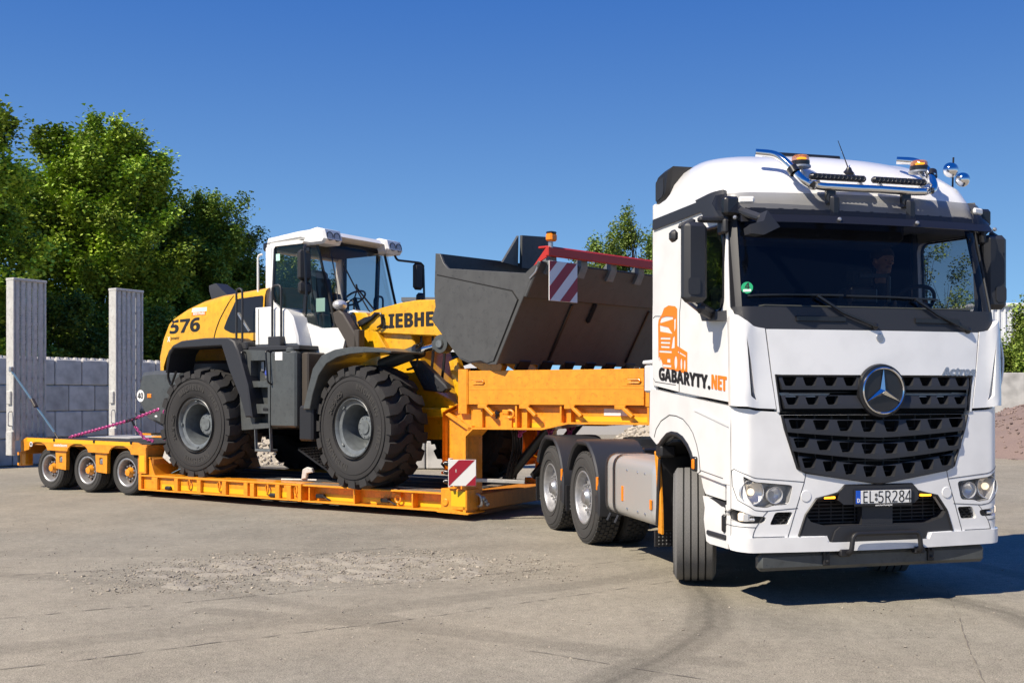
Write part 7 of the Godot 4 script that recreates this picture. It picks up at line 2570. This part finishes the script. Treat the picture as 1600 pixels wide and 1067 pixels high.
	for k in 29: wring.append(wc + wb * Vector3(cos(TAU * k / 28) * 0.215, 0, sin(TAU * k / 28) * 0.215))
	stw.tube(wring, 0.017, 8)
	for k in 3: stw.rod(wc, wc + wb * Vector3(cos(TAU * k / 3 + 0.5) * 0.21, 0, sin(TAU * k / 3 + 0.5) * 0.21), 0.016, 6)
	stw.rod(wc, wc + Vector3(0.15, -0.22, 0), 0.05, 10)
	part("steering_wheel", stw, M["trim_dark"], t)
	var tab := MB.new()
	tab.box(Vector3(1.02, 2.60, -0.10), Vector3(0.10, 0.15, 0.26), 0.02)
	tab.box(Vector3(1.05, 2.66, -0.34), Vector3(0.04, 0.24, 0.03), 0.01)
	tab.bar(Vector3(1.05, 2.77, -0.05), Vector3(1.05, 2.78, -0.33), 0.04, 0.03)
	part("dashboard_screen", tab, M["trim_dark"], t)
	var bdg := MB.new()
	bdg.prism(circle2(Vector2(0, 0), 0.048, 26), cab(Vector2(1.20, 2.615), 0.0), Vector3(0.55, 0, -0.83).normalized(), Y, 0.004)
	part("window_badge", bdg, M["green_badge"], t)
	var bdl := MB.new()
	var bc: Vector3 = cab(Vector2(1.20, 2.615), 0.006)
	var bex := Vector3(0.55, 0, -0.83).normalized()
	letters(bdl, "4", 0.052, func(v: Vector3) -> Vector3: return bc + bex * v.x + Y * (v.y + 0.014) + bex.cross(Y) * v.z, 0.002)
	part("badge_lettering", bdl, M["black_print"], t)
	var bdw := MB.new()
	bdw.box(bc + Y * -0.022 + bex.cross(Y) * -0.001, Vector3(0.062, 0.018, 0.002), 0.0, Basis(bex, Y, bex.cross(Y)))
	part("badge_label", bdw, M["white_print"], t)
	# --- mirrors
	for s in [1.0, -1.0]:
		var mz: float = s * (1.53 if s > 0 else 1.36)
		var mr := group_node("mirror", t)
		var mh := MB.new()
		mh.box(Vector3(1.12, 2.83, mz), Vector3(0.13, 0.66, 0.215), 0.04, Basis(Y, s * 0.10))
		part("housing", mh, PG, mr)
		var mg := MB.new()
		mg.box(Vector3(1.052, 2.86, mz), Vector3(0.01, 0.54, 0.17), 0.0, Basis(Y, s * 0.10))
		part("mirror_glass", mg, M["chrome"], mr)
		var lc := MB.new()
		lc.prism(round2(rect2(-0.075, 2.56, 0.03, 2.70), 0.03), Vector3(1.187, 0, mz + s * 0.005), Vector3(0, 0, -s), Y, 0.006 * s)
		part("lower_cap", lc, PG, mr)
		var ma := MB.new()
		ma.bar(Vector3(1.08, 3.20, s * 1.20), Vector3(1.10, 3.19, mz - s * 0.05), 0.07, 0.05, 0.015)
		ma.box(Vector3(1.08, 3.14, s * 1.25), Vector3(0.14, 0.12, 0.05), 0.015)
		ma.bar(Vector3(1.10, 3.18, mz - s * 0.02), Vector3(1.08, 3.12, mz + s * 0.12), 0.06, 0.05, 0.02)
		ma.box(Vector3(1.00, 3.06, mz + s * 0.13), Vector3(0.10, 0.10, 0.06), 0.025)
		ma.bar(Vector3(1.08, 2.47, mz - s * 0.06), Vector3(0.98, 2.40, s * 1.27), 0.09, 0.09, 0.03)
		ma.loft([PackedVector3Array([Vector3(0.74, 2.44, s * 1.25), Vector3(1.15, 2.44, s * 1.25), Vector3(1.16, 2.35, s * 1.25), Vector3(0.80, 2.37, s * 1.25)]), PackedVector3Array([Vector3(0.80, 2.43, s * 1.33), Vector3(1.10, 2.43, s * 1.33), Vector3(1.10, 2.36, s * 1.33), Vector3(0.84, 2.37, s * 1.33)])])
		part("mount", ma, PG, mr)
	var km := MB.new()
	km.loft([PackedVector3Array([Vector3(1.55, 3.05, 1.30), Vector3(1.66, 3.07, 1.30), Vector3(1.66, 3.00, 1.29), Vector3(1.55, 3.00, 1.29)]), PackedVector3Array([Vector3(1.55, 3.07, 1.20), Vector3(1.68, 3.10, 1.19), Vector3(1.68, 2.99, 1.19), Vector3(1.55, 2.99, 1.20)]), PackedVector3Array([Vector3(1.52, 3.18, 1.15), Vector3(1.64, 3.19, 1.14), Vector3(1.66, 3.06, 1.04), Vector3(1.54, 3.05, 1.05)])])
	km.bar(Vector3(1.20, 3.26, 1.16), Vector3(1.55, 3.14, 1.14), 0.07, 0.06, 0.02)
	part("kerb_mirror", km, PG, t)
	# --- door print
	var on := func(v: Vector3) -> Vector3: return Vector3(v.x, v.y, knot(KW, v.y) + 0.003 + v.z)
	var lg := MB.new()
	letters(lg, "GABARYTY.", 0.112, func(v: Vector3) -> Vector3: return on.call(Vector3(0.27 + v.x, 1.915 - (0.27 + v.x) * 0.085 + v.y, v.z)), 0.004, "Droid Sans", 700, HORIZONTAL_ALIGNMENT_CENTER, 1.5, 1.13, 0.006)
	part("door_lettering", lg, M["black_print"], t)
	var lo2 := MB.new()
	letters(lo2, "NET", 0.115, func(v: Vector3) -> Vector3: return on.call(Vector3(1.005 + v.x, 1.840 - v.x * 0.085 + v.y, v.z)), 0.004, "Droid Sans", 700, HORIZONTAL_ALIGNMENT_CENTER, 1.45, 0.28, 0.005)
	part("door_lettering", lo2, M["orange_print"], t)
	var sil := V2([-0.20, 2.50, -0.16, 2.55, -0.05, 2.575, 0.10, 2.565, 0.15, 2.54, 0.155, 2.20, 0.38, 2.145, 0.38, 1.955, 0.30, 1.955, 0.26, 1.96, -0.16, 1.985, -0.22, 2.06, -0.29, 2.08, -0.30, 2.40, -0.285, 2.44, -0.24, 2.47])
	var cuts := [V2([-0.25, 2.425, -0.22, 2.46, -0.10, 2.475, 0.06, 2.465, 0.06, 2.445, -0.24, 2.41]), V2([-0.26, 2.39, -0.05, 2.37, 0.05, 2.31, -0.25, 2.33]), rect2(-0.24, 2.275, 0.0, 2.255), rect2(-0.235, 2.235, -0.01, 2.215), rect2(-0.23, 2.195, -0.02, 2.175), rect2(-0.27, 2.15, 0.03, 2.13), V2([0.02, 2.17, 0.06, 2.28, 0.10, 2.29, 0.10, 2.18]), V2([0.085, 2.32, 0.12, 2.36, 0.125, 2.45, 0.085, 2.45]), rect2(-0.28, 2.085, -0.25, 2.055), rect2(-0.08, 2.075, 0.0, 2.04), rect2(-0.19, 2.02, 0.02, 1.995), circle2(Vector2(0.125, 2.045), 0.035, 14, 0.062), circle2(Vector2(0.25, 2.035), 0.022, 12, 0.055), circle2(Vector2(0.325, 2.03), 0.02, 12, 0.05), V2([0.17, 2.155, 0.35, 2.115, 0.35, 2.10, 0.17, 2.14])]
	for c: PackedVector2Array in cuts:
		if Geometry2D.is_polygon_clockwise(c): c.reverse()
	if Geometry2D.is_polygon_clockwise(sil): sil.reverse()
	var lo3 := MB.new()
	lo3.panel(sil, cuts, func(p: Vector2, o: float) -> Vector3: return Vector3(p.x - 0.02, p.y - (p.x) * 0.06, knot(KW, p.y) + o), Vector2(0.045, 0.045), 0.004, 0.001)
	part("truck_logo", lo3, M["orange_print"], t)
	# --- chassis
	var ch := MB.new()
	for z in [0.43, -0.43]: ch.bx(-5.0, 0.9, 0.72, 1.0, z - 0.04, z + 0.04, 0.01)
	ch.bx(-4.9, -4.6, 0.75, 0.98, -0.43, 0.43)
	ch.bx(-3.9, -2.6, 1.0, 1.10, -0.5, 0.5, 0.02)
	ch.lathe([Vector2(0, 0.09), Vector2(0.45, 0.09), Vector2(0.45, 0.0), Vector2(0, 0.0)], Vector3(-3.35, 1.10, 0), Y, 24)
	ch.bx(-0.4, 0.9, 0.75, 1.6, -0.55, 0.55, 0.05)
	for x in [0.0, -2.65, -4.0]: ch.rod(Vector3(x, 0.53, -0.9), Vector3(x, 0.53, 0.9), 0.09, 14)
	ch.bx(-1.9, -0.5, 0.5, 1.05, -0.75, 0.72, 0.04)
	ch.bx(-1.0, -0.55, 1.0, 1.75, -0.5, 0.5, 0.05)
	part("chassis", ch, M["trim_dark"], t)
	var hs := MB.new()
	for k in 3: hs.tube(rounded(V3([-0.55, 1.75, -0.1 + k * 0.1, -1.2, 1.35 - 0.05 * k, -0.1 + k * 0.1, -2.4, 1.25, -0.05 + k * 0.08, -2.9, 1.3, 0.0]), 0.3), 0.018, 7)
	part("air_lines", hs, M["trim_dark"], t)
	# inner wheel housings
	for s in [1.0, -1.0]:
		var iw := MB.new()
		iw.lathe([Vector2(0.70, -0.27), Vector2(0.70, 0.27)], Vector3(0, 0.60, s * 0.92), Vector3(0, 0, 1), 30, -PI / 2 - 1.75, -PI / 2 + 1.75)
		iw.bx(-0.7, 0.66, 0.75, 1.5, s * 0.60 - 0.02, s * 0.60 + 0.02)
		part("inner_arch", iw, M["void"], t)
	# --- wheels
	var steer := deg_to_rad(-24.0)
	var R := 0.530
	truck_wheel(t, Vector3(0.0, R, 1.02), Basis(Y, steer), R, 0.375, 0.30, false, M["steel"], 0.09, M["rim_brown"], M["rim_brown"], M["rubber_tread"])
	truck_wheel(t, Vector3(0.0, R, -1.02), Basis(Y, PI + steer), R, 0.375, 0.30, false, M["steel"], 0.09, M["rim_brown"], M["rim_brown"], M["rubber_tread"])
	for x in [-2.65, -4.0]:
		truck_wheel(t, Vector3(x, R, 1.09), Basis(Vector3(0, 0, 1), 0.4 * x), R, 0.315, 0.30, true, M["steel"], 0.10, M["rim_silver"], M["rim_silver"], null, true)
		truck_wheel(t, Vector3(x, R, -1.09), Basis(Y, PI), R, 0.315, 0.30, true, M["steel"], 0.10, M["rim_silver"], M["rim_silver"], null, true)
	# --- rear mudguards with flaps
	for s in [1.0, -1.0]:
		for x in [-2.65, -4.0]:
			var outer := PackedVector2Array()
			for k in 15:
				var a := lerpf(-0.25, PI * 0.86, k / 14.0)
				outer.append(Vector2(x + cos(a) * 0.64, 0.545 + minf(sin(a) * 0.69, 0.665)))
			var inner := PackedVector2Array()
			for k in 15:
				var a := lerpf(PI * 0.86, -0.25, k / 14.0)
				inner.append(Vector2(x + cos(a) * 0.575, 0.545 + minf(sin(a) * 0.63, 0.600)))
			outer.append_array(inner)
			var mg := MB.new()
			mg.prism(outer, Vector3(0, 0, 0.62 if s > 0 else -1.27), X, Y, 0.65, 0.02, true)
			mg.bx(x + 0.47, x + 0.60, 0.40, 0.62, minf(s * 1.0, s * 1.26), maxf(s * 1.0, s * 1.26), 0.02)
			part("mudguard", mg, PG, t)
			var mk := MB.new()
			mk.box(Vector3(x + 0.575, 0.74, s * 1.262), Vector3(0.05, 0.15, 0.02), 0.006)
			part("side_marker", mk, M["amber"], t)
			var fp := MB.new()
			fp.bx(x - 0.66, x - 0.635, 0.30, 0.62, minf(s * 0.66, s * 1.25), maxf(s * 0.66, s * 1.25), 0.004)
			part("mud_flap", fp, PB, t)
			var fs := MB.new()
			for i in 5:
				for j in 10: fs.sphere(Vector3(x - 0.63, 0.33 + i * 0.055, s * (0.70 + j * 0.055)), Vector3.ONE * 0.010, 5)
			part("flap_studs", fs, M["grey_print"], t).set_meta("kind", "stuff")
	# --- fuel tank, straps, orange side leaf and front flap
	for s in [1.0, -1.0]:
		var tk := MB.new()
		var pr := round2(rect2(0.44, 0.68, 1.09, 1.245), 0.14, 5)
		var rings := []
		for q in [[-1.92, 0.07], [-1.90, 0.025], [-1.84, 0.0], [-0.52, 0.0], [-0.46, 0.03]]:
			var ring := PackedVector3Array()
			for p in MB.inset(pr, q[1]): ring.append(Vector3(q[0], p.x, s * p.y))
			rings.append(ring)
		tk.loft(rings)
		part("fuel_tank", tk, M["tank_metal"], t)
		for x in [-1.80, -1.56]:
			var sp := MB.new()
			var ring := []
			for e in [-0.028, 0.028]:
				var r := PackedVector3Array()
				for p in MB.inset(pr, -0.012): r.append(Vector3(x + e, p.x, s * p.y))
				ring.append(r)
			sp.loft(ring, false)
			sp.rod(Vector3(x, 0.44, s * 1.2), Vector3(x, 0.36, s * 1.24), 0.016, 8)
			part("tank_strap", sp, PG, t)
		var mk := MB.new()
		mk.box(Vector3(-1.31, 0.70, s * 1.249), Vector3(0.045, 0.16, 0.012), 0.004)
		mk.box(Vector3(-0.52, 0.66, s * 1.249), Vector3(0.045, 0.10, 0.012), 0.004)
		part("side_marker", mk, M["amber"], t)
		var bo := MB.new()
		for q in [[-1.18, 0.95], [-1.18, 0.55], [-0.88, 0.95], [-0.88, 0.55], [-0.68, 0.95], [-0.68, 0.55]]: bo.sphere(Vector3(q[0], q[1], s * 1.246), Vector3(0.014, 0.014, 0.006), 8)
		part("tank_studs", bo, M["chrome"], t)
		var oc := MB.new()
		var leaf := PackedVector2Array()
		for k in 9: leaf.append(Vector2(-0.30 - 0.10 * pow((k - 8) / 8.0, 2.0) + 0.02, lerpf(1.17, 0.40, k / 8.0)))
		for k in 9: leaf.append(Vector2(-0.36 - 0.10 * pow(k / 8.0, 2.0), lerpf(0.40, 1.19, k / 8.0)))
		oc.prism(leaf, Vector3(0, 0, 1.205 if s > 0 else -1.24), X, Y, 0.035, 0.008, true)
		part("wheel_shield", oc, M["orange"], t)
		var o2 := MB.new()
		o2.box(Vector3(-0.31, 1.20, s * 1.18), Vector3(0.14, 0.12, 0.16), 0.02)
		o2.bar(Vector3(-0.305, 1.12, s * 1.245), Vector3(-0.37, 0.48, s * 1.245), 0.01, 0.05)
		o2.bx(-0.40, -0.37, 0.42, 1.15, minf(s * 0.7, s * 1.2), maxf(s * 0.7, s * 1.2), 0.01)
		part("shield_bracket", o2, M["plastic_black"], t)
		var mf := MB.new()
		mf.bx(-0.46, -0.43, 0.26, 0.42, minf(s * 1.02, s * 1.24), maxf(s * 1.02, s * 1.24), 0.004)
		part("mud_flap", mf, PB, t)
		var fs := MB.new()
		for i in 4:
			for j in 5: fs.sphere(Vector3(-0.425, 0.285 + i * 0.035, s * (1.04 + j * 0.04)), Vector3.ONE * 0.009, 5)
		part("flap_studs", fs, M["grey_print"], t).set_meta("kind", "stuff")
	build_driver(org, turn)

# ---------------------------------------------------------------- lashing gear on the trailer
func chain(b: MB, path: Array, link: float, wire: float) -> void:
	var pts := PackedVector3Array()
	for i in path.size() - 1:
		var n := maxi(1, int(path[i].distance_to(path[i + 1]) / (link * 0.72)))
		for k in n: pts.append(path[i].lerp(path[i + 1], float(k) / n))
	pts.append(path[-1])
	for i in pts.size() - 1:
		var d := (pts[i + 1] - pts[i]).normalized()
		var u := d.cross(Vector3.UP if absf(d.y) < 0.9 else Vector3.RIGHT).normalized()
		if i % 2: u = d.cross(u)
		var c := (pts[i] + pts[i + 1]) * 0.5
		var ring := PackedVector3Array()
		for k in 9:
			var a := TAU * k / 8
			ring.append(c + d * cos(a) * link * 0.5 + u * sin(a) * link * 0.30)
		b.tube(ring, wire, 5, -1.0, false)

func build_lashing() -> void:
	var at := Vector3(-0.305, 0, -15.83)
	var turn := deg_to_rad(58.7 - 90.0)
	var c1 := thing("lashing_chain", "pink lashing chain drawn from the trailer's rear deck up to the loader's counterweight", "chain", at, turn)
	var b := MB.new()
	chain(b, [Vector3(-8.30, 0.96, 1.20), Vector3(-7.3, 1.17, 1.14), Vector3(-6.72, 1.30, 1.10)], 0.06, 0.012)
	chain(b, [Vector3(-6.72, 1.30, 1.10), Vector3(-6.10, 1.48, 1.05)], 0.06, 0.013)
	part("links", b, M["pink_chain"], c1)
	var tn := MB.new()
	tn.rod(Vector3(-6.86, 1.27, 1.11), Vector3(-6.60, 1.335, 1.09), 0.028, 8)
	tn.rod(Vector3(-6.74, 1.30, 1.10), Vector3(-6.70, 1.16, 1.06), 0.018, 8)
	part("tensioner", tn, M["trim_dark"], c1)
	var c2 := thing("lashing_chain", "slack end of pink chain hanging down onto the trailer's rear deck", "chain", at, turn)
	var b2 := MB.new()
	chain(b2, [Vector3(-6.70, 1.18, 1.06), Vector3(-6.5, 0.97, 1.02), Vector3(-6.30, 0.93, 1.0)], 0.06, 0.012)
	part("links", b2, M["pink_chain"], c2)
	var c3 := thing("lashing_chain", "pink chain hanging straight down behind the loader's rear bumper", "chain", at, turn)
	var b3 := MB.new()
	chain(b3, [Vector3(-6.26, 1.45, 0.8), Vector3(-6.24, 0.94, 0.78)], 0.06, 0.012)
	chain(b3, [Vector3(-5.70, 1.10, 0.9), Vector3(-5.86, 0.92, 0.92)], 0.06, 0.012)
	part("links", b3, M["pink_chain"], c3)
	var c4 := thing("lashing_chain", "tangle of pink chain hanging under the orange gooseneck", "chain", at, turn)
	var b4 := MB.new()
	var rng := RandomNumberGenerator.new(); rng.seed = 4
	for k in 5:
		var x := 0.85 + k * 0.14
		var z := rng.randf_range(0.2, 0.6)
		chain(b4, [Vector3(x, 1.30, z), Vector3(x + rng.randf_range(-0.05, 0.08), rng.randf_range(1.05, 1.18), z + 0.04), Vector3(x + 0.12, 1.30, z)], 0.06, 0.012)
	part("links", b4, M["pink_chain"], c4)
	var s1 := thing("ratchet_strap", "pale blue ratchet strap holding the outermost upright ramp", "strap", at, turn)
	var sb := MB.new()
	sb.bar(Vector3(-9.58, 2.18, 1.50), Vector3(-8.62, 1.05, 1.28), 0.05, 0.006)
	part("webbing", sb, M["strap_blue"], s1)
	var sr := MB.new()
	sr.box(Vector3(-9.06, 1.58, 1.39), Vector3(0.20, 0.05, 0.08), 0.012, Basis(Vector3(0, 0, 1), -0.86))
	sr.tube(V3([-8.62, 1.05, 1.28, -8.55, 0.95, 1.27, -8.52, 0.93, 1.28]), 0.014, 7)
	part("ratchet", sr, M["brown_cover"], s1)
	var hk := MB.new()
	hk.box(Vector3(-9.59, 2.20, 1.50), Vector3(0.07, 0.10, 0.06), 0.012)
	part("end_fitting", hk, M["steel"], s1)
	var s2 := thing("ratchet_strap", "short pale strap with silver fitting at the foot of the rear deck step", "strap", at, turn)
	var s2b := MB.new()
	s2b.bar(Vector3(-5.60, 0.42, 1.20), Vector3(-5.40, 0.54, 1.05), 0.05, 0.008)
	part("webbing", s2b, M["strap_blue"], s2)
	var s2c := MB.new()
	s2c.prism(V2([-5.98, 0.66, -5.90, 0.84, -5.82, 0.84, -5.84, 0.70, -5.72, 0.58, -5.80, 0.56]), Vector3(0, 0, 1.02), Vector3.RIGHT, Vector3.UP, 0.06, 0.01)
	part("end_fitting", s2c, M["galvanised"], s2)
	# black grid tread leaning under the loader's ladder, with a small lever lock
	var g := thing("grid_step", "black perforated grid panel leaning under the loader's ladder", "grid panel", at, turn)
	var gb := MB.new()
	var A := Vector3(-3.30, 0.86, 0.10)
	var ex := Vector3(0.95, -0.46, 0.05)
	var ez := Vector3(0.10, 0.0, 0.62)
	for i in 13: gb.bar(A + ex * (i / 12.0), A + ex * (i / 12.0) + ez, 0.022, 0.03)
	for i in 8: gb.bar(A + ez * (i / 7.0), A + ez * (i / 7.0) + ex, 0.022, 0.03)
	part("grid", gb, M["trim_dark"], g)
	var lv := thing("lever_lock", "small pale lever lock lying on the trailer bed beside the black grid", "lashing lock", at, turn)
	var lb := MB.new()
	lb.prism(V2([-2.98, 0.40, -2.95, 0.56, -2.86, 0.60, -2.76, 0.58, -2.74, 0.52, -2.86, 0.50, -2.88, 0.42]), Vector3(0, 0, 0.85), Vector3.RIGHT, Vector3.UP, 0.06, 0.01, true)
	lb.rod(Vector3(-3.4, 0.385, 0.9), Vector3(-2.7, 0.40, 0.85), 0.014, 7)
	part("lever", lb, M["galvanised"], lv)
